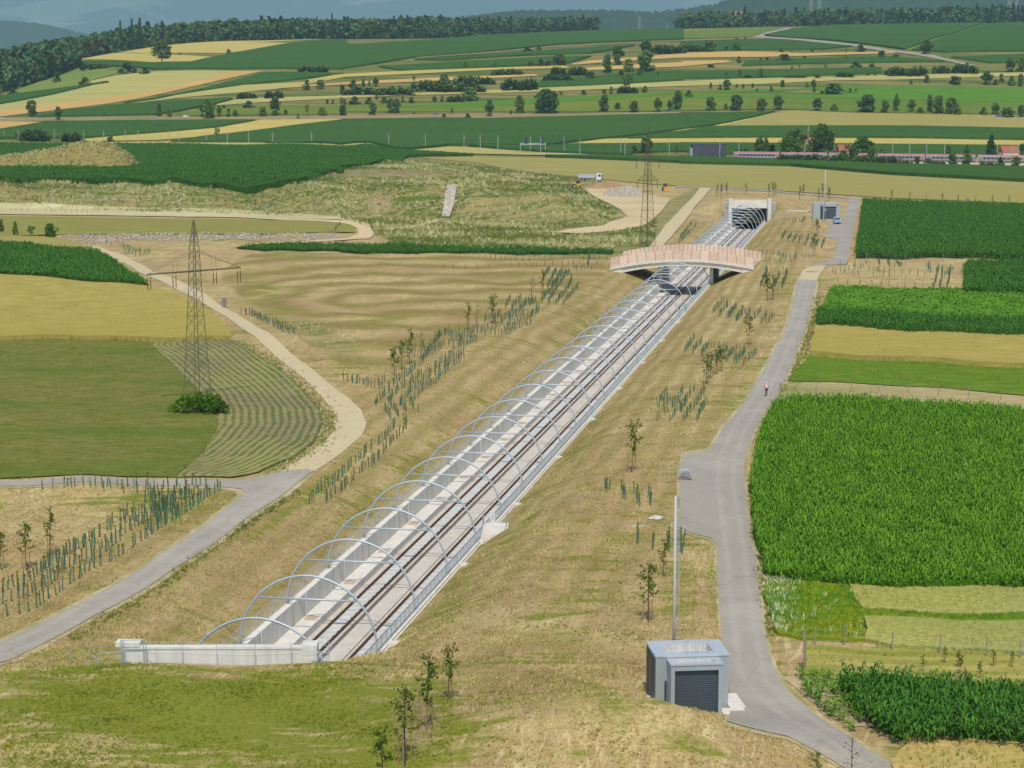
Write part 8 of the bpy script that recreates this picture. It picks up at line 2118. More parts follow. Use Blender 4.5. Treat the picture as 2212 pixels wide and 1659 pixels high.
# ------------------------------------------------------------------ railway line with train
RP = np.array([(-520, 1470), (-420, 1425), (-300, 1385), (-152, 1335), (20, 1222), (110, 1149), (180, 1122), (241, 1097), (330, 1065), (460, 1022.)])
def rail_at_px(px):
    a = (px - CX) / FPX
    f = RP[:, 0] - a * (RP[:, 1] * CP + 6.0)
    for i in range(len(RP) - 1):
        if f[i] <= 0 <= f[i + 1]:
            t = -f[i] / (f[i + 1] - f[i]); p = RP[i] * (1 - t) + RP[i + 1] * t; d = RP[i + 1] - RP[i]
            return p, d / np.hypot(*d)
    return RP[-1], np.array([0.93, -0.36])
M['mast_concrete'] = plain('mast_concrete', (0.33, 0.34, 0.33), 0.8, 0.2)
def build_masts():
    t0 = thing('catenary_mast', 'catenary mast', 'mast')
    MB().tube([(0, 0, -1.0), (0, 0, 9.6)], [0.24, 0.17], 8).build('pole', M['mast_concrete'], t0)
    mb = MB(); mb.bar((0, 0, 7.4), (2.6, 0, 8.0), 0.05); mb.bar((0, 0, 6.2), (2.5, 0, 6.3), 0.05); mb.bar((0.1, 0, 6.4), (2.4, 0, 7.8), 0.04)
    mb.build('bracket', M['mast_concrete'], t0)
    xs = [8 * KA, 137 * KA, 273 * KA, 372 * KA, 520 * KA, 688 * KA, 787 * KA, 908 * KA, 1071 * KA, 1170 * KA, 1311 * KA, 1481 * KA, 1582 * KA, 1780 * KA, 1977 * KA, 2032 * KA] + [734.4 + q * KA for q in (288, 340, 525, 823, 877, 1040, 1200, 1315, 1414, 1570, 1777, 1860, 2090)] + [1468.8 + q * KA for q in (268, 365, 812, 1355, 1485, 1575, 1710, 2033, 2140, 2168)]
    for i, px in enumerate(xs):
        p, d = rail_at_px(px)
        s = -1 if i % 2 else 1
        n = np.array([-d[1], d[0]]) * s * 4.2
        x, y = p + n
        lab = 'pale catenary mast on the far railway line, %s counting from the flowering soil mound' % ordn(i)
        z = min(float(Zt(x, y)), 7.5) + 0.3
        loc = (x, y, z); rz = math.atan2(-n[1], -n[0])
        sc = 1.0
        if i == 0: t0.location = loc; t0.rotation_euler = (0, 0, rz); t0['label'] = lab; t0['group'] = 'catenary masts of the far railway'
        else: dup(t0, loc, rz, (1, 1, sc), lab)
    # gantry cage on the mast near the last cars, signal frame
    px = 734.4 + 1240 * KA
    p, d = rail_at_px(px); z = float(Zt(*p))
    t = thing('signal_gantry', 'small railway signal gantry with two dark signal boards', 'signal', (p[0], p[1] - 4, z))
    MB().box(-7.5, -7.2, -0.15, 0.15, 0, 6.0).box(7.2, 7.5, -0.15, 0.15, 0, 6.0).box(-7.5, 7.5, -0.2, 0.2, 4.8, 5.8).build('frame', M['galv_dull'], t)
    for s in (-4, 5.5): MB().box(s - 0.9, s + 0.9, -0.4, -0.21, 5.5, 9.0).build('signal_board', M['dark_panel'], t)
    t = thing('railway_track', 'distant railway line passing behind the maize bands', 'railway track', (0, 0, 0))
    mb = MB()
    for i in range(len(RP) - 1):
        a, b = RP[i], RP[i + 1]; d = (b - a) / np.hypot(*(b - a)); n = np.array([-d[1], d[0]])
        za, zb = float(Zt(*a)) + 0.5, float(Zt(*b)) + 0.5
        za, zb = min(za, 8.3), min(zb, 8.3)
        mb.add([(*(a + n * 4.2), za), (*(b + n * 4.2), zb), (*(b - n * 4.2), zb), (*(a - n * 4.2), za), (*(a + n * 6), za - 1.2), (*(b + n * 6), zb - 1.2), (*(b - n * 6), zb - 1.2), (*(a - n * 6), za - 1.2)], [(3, 2, 1, 0), (0, 1, 5, 4), (2, 3, 7, 6)])
    mb.build('ballast', M['stone'], t)
    for q in (-2.9, -1.5, 1.5, 2.9):
        mb = MB()
        for i in range(len(RP) - 1):
            a, b = RP[i], RP[i + 1]; d = (b - a) / np.hypot(*(b - a)); n = np.array([-d[1], d[0]])
            mb.bar((*(a + n * q), min(float(Zt(*a)), 7.8) + 0.62), (*(b + n * q), min(float(Zt(*b)), 7.8) + 0.62), 0.07)
        mb.build('rail', M['rail'], t)
build_masts()

M['train_grey'] = plain('train_grey', (0.28, 0.275, 0.295), 0.55, 0.4, 0.1, 0.05)
M['train_red'] = plain('train_red', (0.36, 0.15, 0.14), 0.5, 0.3, 0, 0.08)
M['train_dark'] = plain('train_dark', (0.16, 0.06, 0.06), 0.6)
M['glass'] = plain('glass', (0.03, 0.04, 0.05), 0.15, 0.6)
def build_train():
    t = thing('train', 'long grey passenger train with red roof and dark windows behind the trackside trees', 'train', (0, 0, 0))
    L = 26.0
    s = 0.0
    # walk along the line
    seg = np.hypot(*np.diff(RP, axis=0).T); cum = np.concatenate([[0], np.cumsum(seg)])
    def at(s):
        i = min(max(int(np.searchsorted(cum, s, 'right')) - 1, 0), len(seg) - 1); u = (s - cum[i]) / seg[i]
        return RP[i] * (1 - u) + RP[i + 1] * u, (RP[i + 1] - RP[i]) / seg[i]
    p0, _ = rail_at_px(1588)
    best = min(np.linspace(0, cum[-1], 4000), key=lambda q: np.hypot(*(at(q)[0] - p0)))
    t.location = (*at(best + 100)[0], 7.0)
    s = best
    for k in range(8):
        p, d = at(s + L / 2)
        n = np.array([d[1], -d[0]])          # towards the camera side
        c = p + n * 2.2
        z = max(float(Zt(*c)), 6.0) + 0.75
        ang = math.atan2(d[1], d[0])
        car = bpy.data.objects.new('carriage', None); COL.objects.link(car); car.parent = t
        car.location = (c[0] - t.location[0], c[1] - t.location[1], z - t.location[2]); car.rotation_euler = (0, 0, ang)
        h = L / 2 - 0.25
        mb = MB()
        out = [(-1.42, 0.75), (1.42, 0.75), (1.45, 2.9), (1.30, 3.3), (-1.30, 3.3), (-1.45, 2.9)]
        mb.prism(out, lambda q: (-h, q[0], q[1]), lambda q: (h, q[0], q[1]))
        mb.build('body', M['train_grey'], car)
        mb = MB()
        out = [(-1.31, 3.3), (1.31, 3.3), (1.05, 3.85), (0.5, 4.05), (-0.5, 4.05), (-1.05, 3.85)]
        mb.prism(out, lambda q: (-h, q[0], q[1]), lambda q: (h, q[0], q[1]))
        mb.build('roof', M['train_red'], car)
        mb = MB()
        for x in np.arange(-h + 3.0, h - 3.2, 2.05):
            mb.box(x, x + 1.55, -1.475, -1.43, 1.75, 2.65); mb.box(x, x + 1.55, 1.43, 1.475, 1.75, 2.65)
        mb.build('window', M['glass'], car)['kind'] = 'stuff'
        mb = MB().box(-h + 0.9, -h + 1.8, -1.47, -1.43, 0.8, 2.7).box(h - 1.8, h - 0.9, -1.47, -1.43, 0.8, 2.7); mb.build('door', M['train_red'], car)
        mb = MB().box(-h + 0.3, h - 0.3, -1.25, 1.25, 0.35, 0.74)
        for x in (-h + 4.2, h - 4.2):
            for q in (-1.25, 1.25):
                mb.tube([(x + q, -1.1, 0.05), (x + q, 1.1, 0.05)], 0.44, 10)
        mb.build('underframe', M['train_dark'], car)
        s += L + 0.5
build_train()

# ------------------------------------------------------------------ far buildings
M['plaster'] = plain('plaster', (0.66, 0.57, 0.38), 0.85, var=0.08)
M['roof_red'] = plain('roof_red', (0.30, 0.10, 0.065), 0.8, var=0.2)
M['gold'] = plain('gold', (0.75, 0.70, 0.48), 0.4, 0.5, 0.3)
M['hall'] = plain('hall', (0.062, 0.068, 0.082), 0.6, 0.3, 0.1, 0.1, 0.3)
def build_far_houses():
    x, y, z = flat(1497, 341, 6.0); z = float(Zt(x, y))
    t = thing('hall', 'plain dark grey industrial hall beside the railway line', 'hall', (x, y, z))
    w = 19.0
    MB().box(0, w, 0, 14, -1, 7.0).build('wall', M['hall'], t)
    MB().box(-0.15, w + 0.15, -0.15, 14.15, 7.003, 7.25).build('roof', M['dark_panel'], t)
    for q in (3.2, 8.4, 14.0): MB().box(q, q + 3.2, -0.05, -0.004, 0, 2.4).build('door', M['dark_panel'], t)
    MB().box(-1.4, -0.16, 1, 12, -1, 4.8).build('annex', M['galv_dull'], t)
    # chapel
    (px, py), = R3((838, 1010))
    x, y, z = flat(px, py, 6.0); x, y = x + 0.2, y + 12; z = float(Zt(x, y))
    t = thing('chapel', 'yellow chapel with slender red spire and pale double cross among the trees', 'chapel', (x, y, z)); t.scale = (0.5, 0.5, 0.5)
    MB().box(-2.4, 2.4, -2.4, 2.4, -0.5, 15.0).build('tower', M['plaster'], t)
    mb = MB()
    for s in (-1, 1): mb.box(s * 0.9 - 0.4, s * 0.9 + 0.4, -2.45, -2.404, 9.5, 12.5); 
    mb.build('window', M['dark_panel'], t)
    mb = MB().tube([(0, 0, 15.0), (0, 0, 17.0), (0, 0, 20.5), (0, 0, 27.5)], [3.3, 1.9, 1.5, 0.12], 8); mb.build('spire', M['roof_red'], t)
    mb = MB().box(-0.14, 0.14, -0.14, 0.14, 27.0, 33.0).box(-0.75, 0.75, -0.12, 0.12, 31.0, 31.3).box(-0.55, 0.55, -0.12, 0.12, 29.4, 29.7); mb.ball((0, 0, 28.4), 0.5, 0.5, 0.5, 8, 5); mb.build('cross', M['gold'], t)
    mb = MB().box(-3.6, 3.6, 2.4, 16, -0.5, 7.0); mb.build('nave', M['plaster'], t)
    mb = MB(); mb.prism([(-3.9, 7.0), (3.9, 7.0), (0, 11.0)], lambda q: (q[0], 2.2, q[1]), lambda q: (q[0], 16.2, q[1])); mb.build('roof', M['roof_red'], t)
    # house with red roof at the frame edge, behind the train
    def house(lab, px, py, w, d, h, rh, wall='plaster', dD=6, D=None):
        if D is None:
            x, y, z = flat(px, py, 6.0); y += dD; z = float(Zt(x, y))
        else:
            a, b, c = ray(px, py); x, y, z = a / b * D, D, CAMH + c / b * D
        t = thing('house', lab, 'house', (x, y, z), 0.1)
        MB().box(-w / 2, w / 2, -d / 2, d / 2, -3, h).build('wall', M[wall], t)
        mb = MB(); mb.prism([(-d / 2 - 0.4, h), (d / 2 + 0.4, h), (0, h + rh)], lambda q: (-w / 2 - 0.4, q[0], q[1]), lambda q: (w / 2 + 0.4, q[0], q[1])); mb.build('roof', M['roof_red'], t)
        for q in (-0.3, 0.0, 0.3): MB().box(w * q - 0.5, w * q + 0.5, -d / 2 - 0.04, -d / 2 - 0.004, 1.0, 2.4).build('window', M['glass'], t)
    house('house with weathered red roof behind the last train car', 1468.8 + 2205 * KA, 350, 9, 8, 4.0, 3.6, dD=32)
    house('small white house half hidden behind the bright domed tree', 1468.8 + 1120 * KA, 345, 9, 7, 3.5, 3.5, dD=30)
    house('yellow low house between the chapel trees and the train end', 1468.8 + 990 * KA, 345, 8, 7, 3.0, 3.0, dD=26)
    house('lone farmhouse with broad roof on the far wooded ridge', 1468.8 + 358 * KA, 118 * KA, 26, 14, 5, 8, D=3900)
    # low grey crate like huts before the railway
    x, y, z = H1(640, 311); 
    tag(MB().box(-9, 9, -2, 2, -0.5, 0.8).box(-8.5, 8.5, -1.8, 1.8, 0.803, 1.1).build('concrete_slab_stack', M['concrete']), 'low grey concrete slabs stacked beside the catenary masts', 'concrete slabs').location = (x, y, z)
build_far_houses()

# ------------------------------------------------------------------ vehicles
def car_paint(name, c): 
    M[name] = plain(name, c, 0.3, 0.5, 0.15, 0.04)
for n_, c_ in (('paint_blue', (0.24, 0.33, 0.46)), ('paint_white', (0.78, 0.78, 0.77)), ('paint_darkblue', (0.03, 0.05, 0.14)), ('paint_orange', (0.62, 0.30, 0.03)), ('paint_silver', (0.5, 0.51, 0.52)), ('paint_bright_blue', (0.04, 0.10, 0.42))): car_paint(n_, c_)
M['tyre'] = plain('tyre', (0.025, 0.025, 0.025), 0.9)
M['bucket'] = plain('bucket', (0.13, 0.085, 0.05), 0.8)
M['lamp_glass'] = plain('lamp_glass', (0.75, 0.76, 0.74), 0.2, 0.6)
def wheel(t, x, y, r=0.33, w=0.22):
    o = MB().tube([(x, y - w / 2, r), (x, y + w / 2, r)], r, 14).build('wheel', M['tyre'], t)
    MB().tube([(x, y - w / 2 - 0.01, r), (x, y + w / 2 + 0.01, r)], r * 0.55, 10).build('rim', M['paint_silver'], o)
def car_body(t, L, W, H, paint, hood=0.26, van=False):
    h0 = 0.28
    hl = L / 2
    if van: out = [(-hl, h0), (hl, h0), (hl, 0.95), (hl - 0.25, 1.08), (hl - 0.95, 1.18), (hl - 1.55, H - 0.04), (hl - 1.9, H), (-hl + 0.15, H), (-hl, H - 0.3)]
    else: out = [(-hl, h0), (hl, h0), (hl, 0.72), (hl - 0.2, 0.85), (hl - 1.1, 0.95), (hl - 1.75, H), (-hl + 0.9, H), (-hl + 0.15, 0.95), (-hl, 0.85)]
    mb = MB()
    # lower body full width, cabin tapered
    n = len(out)
    def wid(z): return W / 2 if z < 1.0 else W / 2 - 0.14 * (z - 1.0) / max(0.1, H - 1.0)
    V = [(x, -wid(z), z) for x, z in out] + [(x, wid(z), z) for x, z in out]
    F = [tuple(range(n)), tuple(range(2 * n - 1, n - 1, -1))] + [(i, n + i, n + (i + 1) % n, (i + 1) % n) for i in range(n)]
    mb.add(V, F); mb.build('body', paint, t)
    i0 = 4
    a, b = (out[4], out[5])
    g = MB()
    f = lambda p, q, u: (p[0] + (q[0] - p[0]) * u, p[1] + (q[1] - p[1]) * u)
    p, q = f(a, b, 0.08), f(a, b, 0.93)
    k = 0.012
    g.add([(p[0] + k, -wid(p[1]) + 0.10, p[1] + k), (p[0] + k, wid(p[1]) - 0.10, p[1] + k), (q[0] + k, wid(q[1]) - 0.12, q[1] + k), (q[0] + k, -wid(q[1]) + 0.12, q[1] + k)], [(0, 1, 2, 3)])
    g.build('windscreen', M['glass'], t)
    for s in (-1, 1):
        g = MB(); z0, z1 = 1.05, H - 0.12
        xa, xb = (-hl + 0.4, hl - 1.75) if van else (-hl + 0.75, hl - 1.7)
        g.add([(xa, s * (wid(z0) + 0.008), z0), (xb + 0.35, s * (wid(z0) + 0.008), z0), (xb, s * (wid(z1) + 0.008), z1), (xa + 0.15, s * (wid(z1) + 0.008), z1)], [(0, 1, 2, 3)])
        g.build('side_window', M['glass'], t)
        MB().box(hl - 0.05, hl + 0.015, s * W * 0.36 - 0.17, s * W * 0.36 + 0.17, 0.70, 0.86).build('headlight', M['lamp_glass'], t)
        MB().box(hl - 1.35, hl - 1.15, s * (W / 2 + 0.02), s * (W / 2 + 0.2), 1.05, 1.22).build('mirror', M['tyre'], t)
        wheel(t, hl - 0.85, s * (W / 2 - 0.1)); wheel(t, -hl + 0.8, s * (W / 2 - 0.1))
    MB().box(hl - 0.02, hl + 0.04, -W / 2 + 0.08, W / 2 - 0.08, 0.26, 0.50).build('bumper', M['tyre'], t)
def build_vehicles():
    x, y, z = H1(1810.5, 485)
    t = thing('parked_van', 'light blue parked van facing the camera by the far technical building', 'van', (x, y + 2.2, z + 0.1), math.radians(-92))
    car_body(t, 4.5, 1.9, 1.95, M['paint_blue'], van=True)
    MB().box(-1.6, 0.4, -0.6, 0.6, 1.951, 2.02).build('roof_rack', M['galv_dull'], t)
    # person crouching by the van
    bx, by, bz = H1(1774, 484)
    # tipper lorry
    x, y, z = H1(1276, 391)
    t = thing('tipper_lorry', 'white tipper lorry with long grey body on the dry field edge', 'lorry', (x, y + 1.5, z + 0.05), math.radians(-14))
    mb = MB().box(-5.0, 4.6, -0.45, 0.45, 0.7, 1.0); mb.build('chassis', M['tyre'], t)
    mb = MB(); mb.prism([(-5.2, 1.15), (2.2, 1.15), (2.35, 2.75), (-5.35, 2.75)], lambda p: (p[0], -1.25, p[1]), lambda p: (p[0], 1.25, p[1])); mb.build('tipper_body', M['paint_silver'], t)
    mb = MB(); mb.prism([(2.75, 0.55), (5.0, 0.55), (5.05, 1.7), (4.75, 3.1), (3.0, 3.25), (2.75, 3.1)], lambda p: (p[0], -1.22, p[1]), lambda p: (p[0], 1.22, p[1])); mb.build('cab', M['paint_white'], t)
    MB().add([(5.06, -1.08, 1.75), (5.06, 1.08, 1.75), (4.80, 1.05, 2.85), (4.80, -1.05, 2.85)], [(0, 1, 2, 3)]).build('windscreen', M['glass'], t)
    MB().add([(4.75, -1.235, 1.85), (3.6, -1.235, 1.85), (3.6, -1.235, 2.75), (4.6, -1.235, 2.75)], [(0, 1, 2, 3)]).build('side_window', M['glass'], t)
    MB().box(4.95, 5.12, -1.1, 1.1, 0.6, 1.35).build('grille', M['tyre'], t)
    for xx in (4.1, -1.6, -3.1, -4.4):
        for s in (-1, 1): wheel(t, xx, s * 1.05, 0.52, 0.3)
    # wheel loader
    x, y, z = H1(1248, 406)
    t = thing('wheel_loader', 'orange wheel loader with raised brown bucket by the dug earth', 'wheel loader', (x, y, z), math.radians(186))
    mb = MB(); mb.prism([(-2.6, 0.8), (0.6, 0.8), (0.7, 1.6), (-0.2, 1.9), (-2.6, 1.8)], lambda p: (p[0], -0.9, p[1]), lambda p: (p[0], 0.9, p[1])); mb.build('body', M['paint_orange'], t)
    mb = MB(); mb.prism([(-0.9, 1.8), (0.7, 1.8), (0.5, 3.1), (-0.8, 3.15)], lambda p: (p[0], -0.7, p[1]), lambda p: (p[0], 0.7, p[1])); mb.build('cab', M['glass'], t)
    MB().box(-1.0, 0.65, -0.78, 0.78, 3.155, 3.28).build('cab_roof', M['paint_orange'], t)
    mb = MB()
    for s in (-0.55, 0.55): mb.tube([(0.6, s, 1.5), (2.0, s, 1.9), (3.4, s, 1.5)], 0.13, 6)
    mb.build('lift_arm', M['paint_orange'], t)
    mb = MB(); mb.prism([(3.2, 1.0), (4.6, 1.1), (4.5, 1.25), (3.6, 1.4), (3.4, 2.2), (3.15, 2.2)], lambda p: (p[0], -1.35, p[1]), lambda p: (p[0], 1.35, p[1])); mb.build('bucket', M['bucket'], t)
    for xx in (-1.7, 1.5):
        for s in (-1, 1): wheel(t, xx, s * 1.0, 0.72, 0.5)
    # backhoe loader
    x, y, z = H1(1438, 413)
    t = thing('backhoe_loader', 'orange backhoe loader seen from its front at the sand heap edge', 'excavator', (x, y + 1, z), math.radians(-82))
    mb = MB(); mb.prism([(-1.8, 0.6), (1.6, 0.6), (1.6, 1.4), (0.4, 1.7), (-1.8, 1.7)], lambda p: (p[0], -0.75, p[1]), lambda p: (p[0], 0.75, p[1])); mb.build('body', M['paint_orange'], t)
    mb = MB(); mb.prism([(-1.5, 1.7), (0.2, 1.7), (0.0, 3.0), (-1.4, 3.0)], lambda p: (p[0], -0.7, p[1]), lambda p: (p[0], 0.7, p[1])); mb.build('cab', M['glass'], t)
    MB().box(-1.6, 0.15, -0.8, 0.8, 3.005, 3.15).build('cab_roof', M['paint_orange'], t)
    mb = MB(); mb.tube([(-1.8, 0.5, 1.2), (-2.4, 0.6, 3.4), (-2.0, 0.7, 4.4), (-3.0, 0.7, 3.2)], 0.18, 6); mb.build('boom', M['paint_orange'], t)
    mb = MB(); mb.prism([(1.7, 0.2), (2.7, 0.15), (2.6, 0.9), (1.8, 1.1)], lambda p: (p[0], -1.2, p[1]), lambda p: (p[0], 1.2, p[1])); mb.build('bucket', M['paint_orange'], t)
    for xx, r_ in ((-1.3, 0.75), (1.1, 0.55)):
        for s in (-1, 1): wheel(t, xx, s * 0.95, r_, 0.4)
    # cars on the far road and by the railway
    for px, py, paint, lab, rz in ((734.4 + 615 * KA, 740 * KA, 'paint_bright_blue', 'blue car driving on the road under the terraces', 0.05), (734.4 + 2105 * KA, 721 * KA, 'paint_darkblue', 'dark car on the far road under a round tree', 0.05), (734.4 + 1898 * KA, 722 * KA, 'paint_darkblue', 'dark car half hidden by a roadside tree', 3.2),
                                   (1195 * KA, 755 * KA, 'paint_white', 'white car on the far road beside small bushes', 0.1), (1468.8 + 592 * KA, 1025 * KA, 'paint_white', 'white car parked beside the dusky bush near the chapel', 0.2), (1468.8 + 980 * KA, 1036 * KA, 'paint_silver', 'silver car parked near the chapel trees', 0.1), (1468.8 + 2050 * KA, 755 * KA, 'paint_bright_blue', 'bright blue car at the far roadside bushes', 0.1), (12 * KA, 768 * KA, 'paint_silver', 'grey car on the far road at the frame edge', 0.0)):
        x, y, z = H1(px, py)
        t = thing('car', lab, 'car', (x, y, z + 0.25), rz); car_body(t, 4.5, 1.8, 1.5, M[paint])
    # tractor with trailer on the ridge
    x, y, z = H1(734.4 + 600 * KA, 228 * KA)
    t = thing('tractor', 'small blue tractor with grey trailer on the ridge field', 'tractor', (x, y, z + 0.3), 0.0)
    mb = MB().box(0, 3.2, -0.9, 0.9, 0.8, 2.0).box(-0.2, 1.4, -0.85, 0.85, 2.003, 3.3); mb.build('body', M['paint_bright_blue'], t)
    MB().box(-9, -1.2, -1.2, 1.2, 1.0, 2.6).build('trailer', M['paint_silver'], t)
    for xx, r_ in ((0.4, 0.9), (2.7, 0.6), (-7, 0.5), (-4, 0.5)):
        for s in (-1, 1): wheel(t, xx, s * 1.0, r_, 0.4)
build_vehicles()

# ------------------------------------------------------------------ cyclist
M['skin'] = plain('skin', (0.50, 0.32, 0.24), 0.6)
M['jersey'] = plain('jersey', (0.66, 0.34, 0.34), 0.8, var=0.06)
M['shorts'] = plain('shorts', (0.018, 0.017, 0.016), 0.7)
M['helmet'] = plain('helmet', (0.74, 0.62, 0.58), 0.5)
def skin_body(name, verts, edges, radii, mat, parent, root=0, sub=2):
    me = bpy.data.meshes.new(name); me.from_pydata(verts, edges, []); me.materials.append(mat)
    o = bpy.data.objects.new(name, me); COL.objects.link(o); o.parent = parent
    m = o.modifiers.new('skin', 'SKIN'); m.use_smooth_shade = True
    for i, r in enumerate(radii):
        sv = me.skin_vertices[0].data[i] if me.skin_vertices else None
        if sv: sv.radius = (r, r) if not isinstance(r, tuple) else r
    if me.skin_vertices: me.skin_vertices[0].data[root].use_root = True
    s = o.modifiers.new('sub', 'SUBSURF'); s.levels = sub; s.render_levels = sub
    return o
def ensure_skin(me):
    if not me.skin_vertices:
        import bmesh
        bm = bmesh.new(); bm.from_mesh(me); bm.verts.layers.skin.verify(); bm.to_mesh(me); bm.free()
def make_body(name, J, E, R, mat, parent, root=0, sub=2):
    me = bpy.data.meshes.new(name); me.from_pydata(J, E, []); me.materials.append(mat)
    ensure_skin(me)
    for i, r in enumerate(R):
        me.skin_vertices[0].data[i].radius = r if isinstance(r, tuple) else (r, r)
    me.skin_vertices[0].data[root].use_root = True
    o = bpy.data.objects.new(name, me); COL.objects.link(o); o.parent = parent
    m = o.modifiers.new('skin', 'SKIN'); m.use_smooth_shade = True
    s = o.modifiers.new('sub', 'SUBSURF'); s.levels = sub; s.render_levels = sub
    return o
def build_cyclist():
    x, y, z = H1(1655.5, 857)
    z += 0.12
    a = math.radians(-62)          # riding away, a little to the right of straight up the road
    rz = math.radians(90 - 14)
    bike = thing('bicycle', 'dark road bicycle ridden away along the asphalt road', 'bicycle', (x, y, z), rz)
    for xx in (-0.5, 0.5):
        mb = MB()
        mb.tube([(xx + 0.33 * math.cos(q), 0, 0.34 + 0.33 * math.sin(q)) for q in np.linspace(0, 2 * math.pi, 25)], 0.016, 6, caps=False)
        w_ = mb.build('wheel', M['tyre'], bike)
        mb = MB()
        for q in np.linspace(0, math.pi, 9)[:-1]: mb.bar((xx - 0.32 * math.cos(q), 0, 0.34 - 0.32 * math.sin(q)), (xx + 0.32 * math.cos(q), 0, 0.34 + 0.32 * math.sin(q)), 0.003)
        mb.build('spokes', M['galv'], w_)
    mb = MB()
    for p, q in (((-0.5, 0, 0.34), (-0.05, 0, 0.30)), ((-0.05, 0, 0.30), (-0.18, 0, 0.92)), ((-0.05, 0, 0.30), (0.40, 0, 0.82)), ((-0.16, 0, 0.84), (0.38, 0, 0.88)), ((-0.16, 0, 0.84), (-0.5, 0, 0.34)), ((0.38, 0, 0.92), (0.5, 0, 0.34))): mb.tube([p, q], 0.018, 6)
    mb.build('frame', M['black'], bike)
    MB().box(-0.32, -0.06, -0.07, 0.07, 0.92, 0.97).build('saddle', M['black'], bike)
    MB().tube([(0.42, -0.21, 0.90), (0.45, -0.20, 0.96), (0.40, 0, 0.97), (0.45, 0.20, 0.96), (0.42, 0.21, 0.90)], 0.016, 6).build('handlebar', M['black'], bike)
    MB().tube([(-0.05, -0.12, 0.30), (-0.05, 0.12, 0.30)], 0.015, 6).bar((-0.05, 0.12, 0.30), (0.05, 0.12, 0.15), 0.012).bar((-0.05, -0.12, 0.30), (-0.15, -0.12, 0.45), 0.012).box(0.0, 0.12, 0.10, 0.2, 0.13, 0.155).box(-0.2, -0.08, -0.2, -0.10, 0.43, 0.455).build('crank', M['galv_dull'], bike)
    p = thing('person', 'cyclist in a pink jersey, black shorts and pale helmet riding away', 'person', (x, y, z), rz)
    # joints: pelvis, spine, chest, neck, head | arms | legs
    J = [(-0.16, 0, 1.00), (-0.04, 0, 1.20), (0.10, 0, 1.40), (0.20, 0, 1.50), (0.27, 0, 1.60), (0.29, 0, 1.70),
         (0.12, -0.19, 1.41), (0.24, -0.26, 1.17), (0.41, -0.20, 0.99), (0.47, -0.20, 0.95),
         (0.12, 0.19, 1.41), (0.24, 0.26, 1.17), (0.41, 0.20, 0.99), (0.47, 0.20, 0.95),
         (-0.13, -0.10, 0.96), (0.22, -0.12, 0.86), (-0.06, -0.13, 0.52), (-0.10, -0.14, 0.47), (0.06, -0.14, 0.45),
         (-0.13, 0.10, 0.96), (0.14, 0.12, 0.60), (0.00, 0.13, 0.24), (-0.03, 0.14, 0.18), (0.12, 0.14, 0.15)]
    E = [(0, 1), (1, 2), (2, 3), (3, 4), (4, 5), (2, 6), (6, 7), (7, 8), (8, 9), (2, 10), (10, 11), (11, 12), (12, 13), (0, 14), (14, 15), (15, 16), (16, 17), (17, 18), (0, 19), (19, 20), (20, 21), (21, 22), (22, 23)]
    R = [(0.13, 0.15), (0.12, 0.15), (0.13, 0.17), 0.06, 0.085, 0.09, 0.065, 0.045, 0.033, 0.03, 0.065, 0.045, 0.033, 0.03, 0.10, 0.065, 0.042, 0.045, 0.035, 0.10, 0.065, 0.042, 0.045, 0.035]
    make_body('body', J, E, R, M['skin'], p)
    make_body('jersey', [(-0.14, 0, 1.04), (-0.04, 0, 1.20), (0.10, 0, 1.40), (0.17, 0, 1.47), (0.12, -0.19, 1.41), (0.19, -0.235, 1.27), (0.12, 0.19, 1.41), (0.19, 0.235, 1.27)], [(0, 1), (1, 2), (2, 3), (2, 4), (4, 5), (2, 6), (6, 7)], [(0.15, 0.17), (0.145, 0.175), (0.155, 0.2), 0.075, 0.085, 0.07, 0.085, 0.07], M['jersey'], p)
    make_body('shorts', [(-0.16, 0, 1.02), (-0.13, -0.10, 0.96), (0.10, -0.115, 0.895), (-0.13, 0.10, 0.96), (0.05, 0.113, 0.72)], [(0, 1), (1, 2), (0, 3), (3, 4)], [(0.15, 0.165), 0.115, 0.085, 0.115, 0.085], M['shorts'], p)
    MB().ball((0.285, 0, 1.735), 0.135, 0.105, 0.10, 12, 8).build('helmet', M['helmet'], p, True)
    mb = MB()
    for s in (-1, 1):
        for k in range(5): mb.tube([(0.46, s * 0.2 + (k - 2) * 0.018, 0.96), (0.50, s * 0.2 + (k - 2) * 0.018, 0.955), (0.50, s * 0.2 + (k - 2) * 0.018, 0.925)], 0.009, 5)
    mb.build('fingers', M['skin'], p)
    for s, q in ((-1, (-0.02, -0.14, 0.455)), (1, (0.05, 0.14, 0.155))):
        MB().ball(q, 0.13, 0.045, 0.04, 8, 5).build('shoe', M['black'], p, True)
build_cyclist()

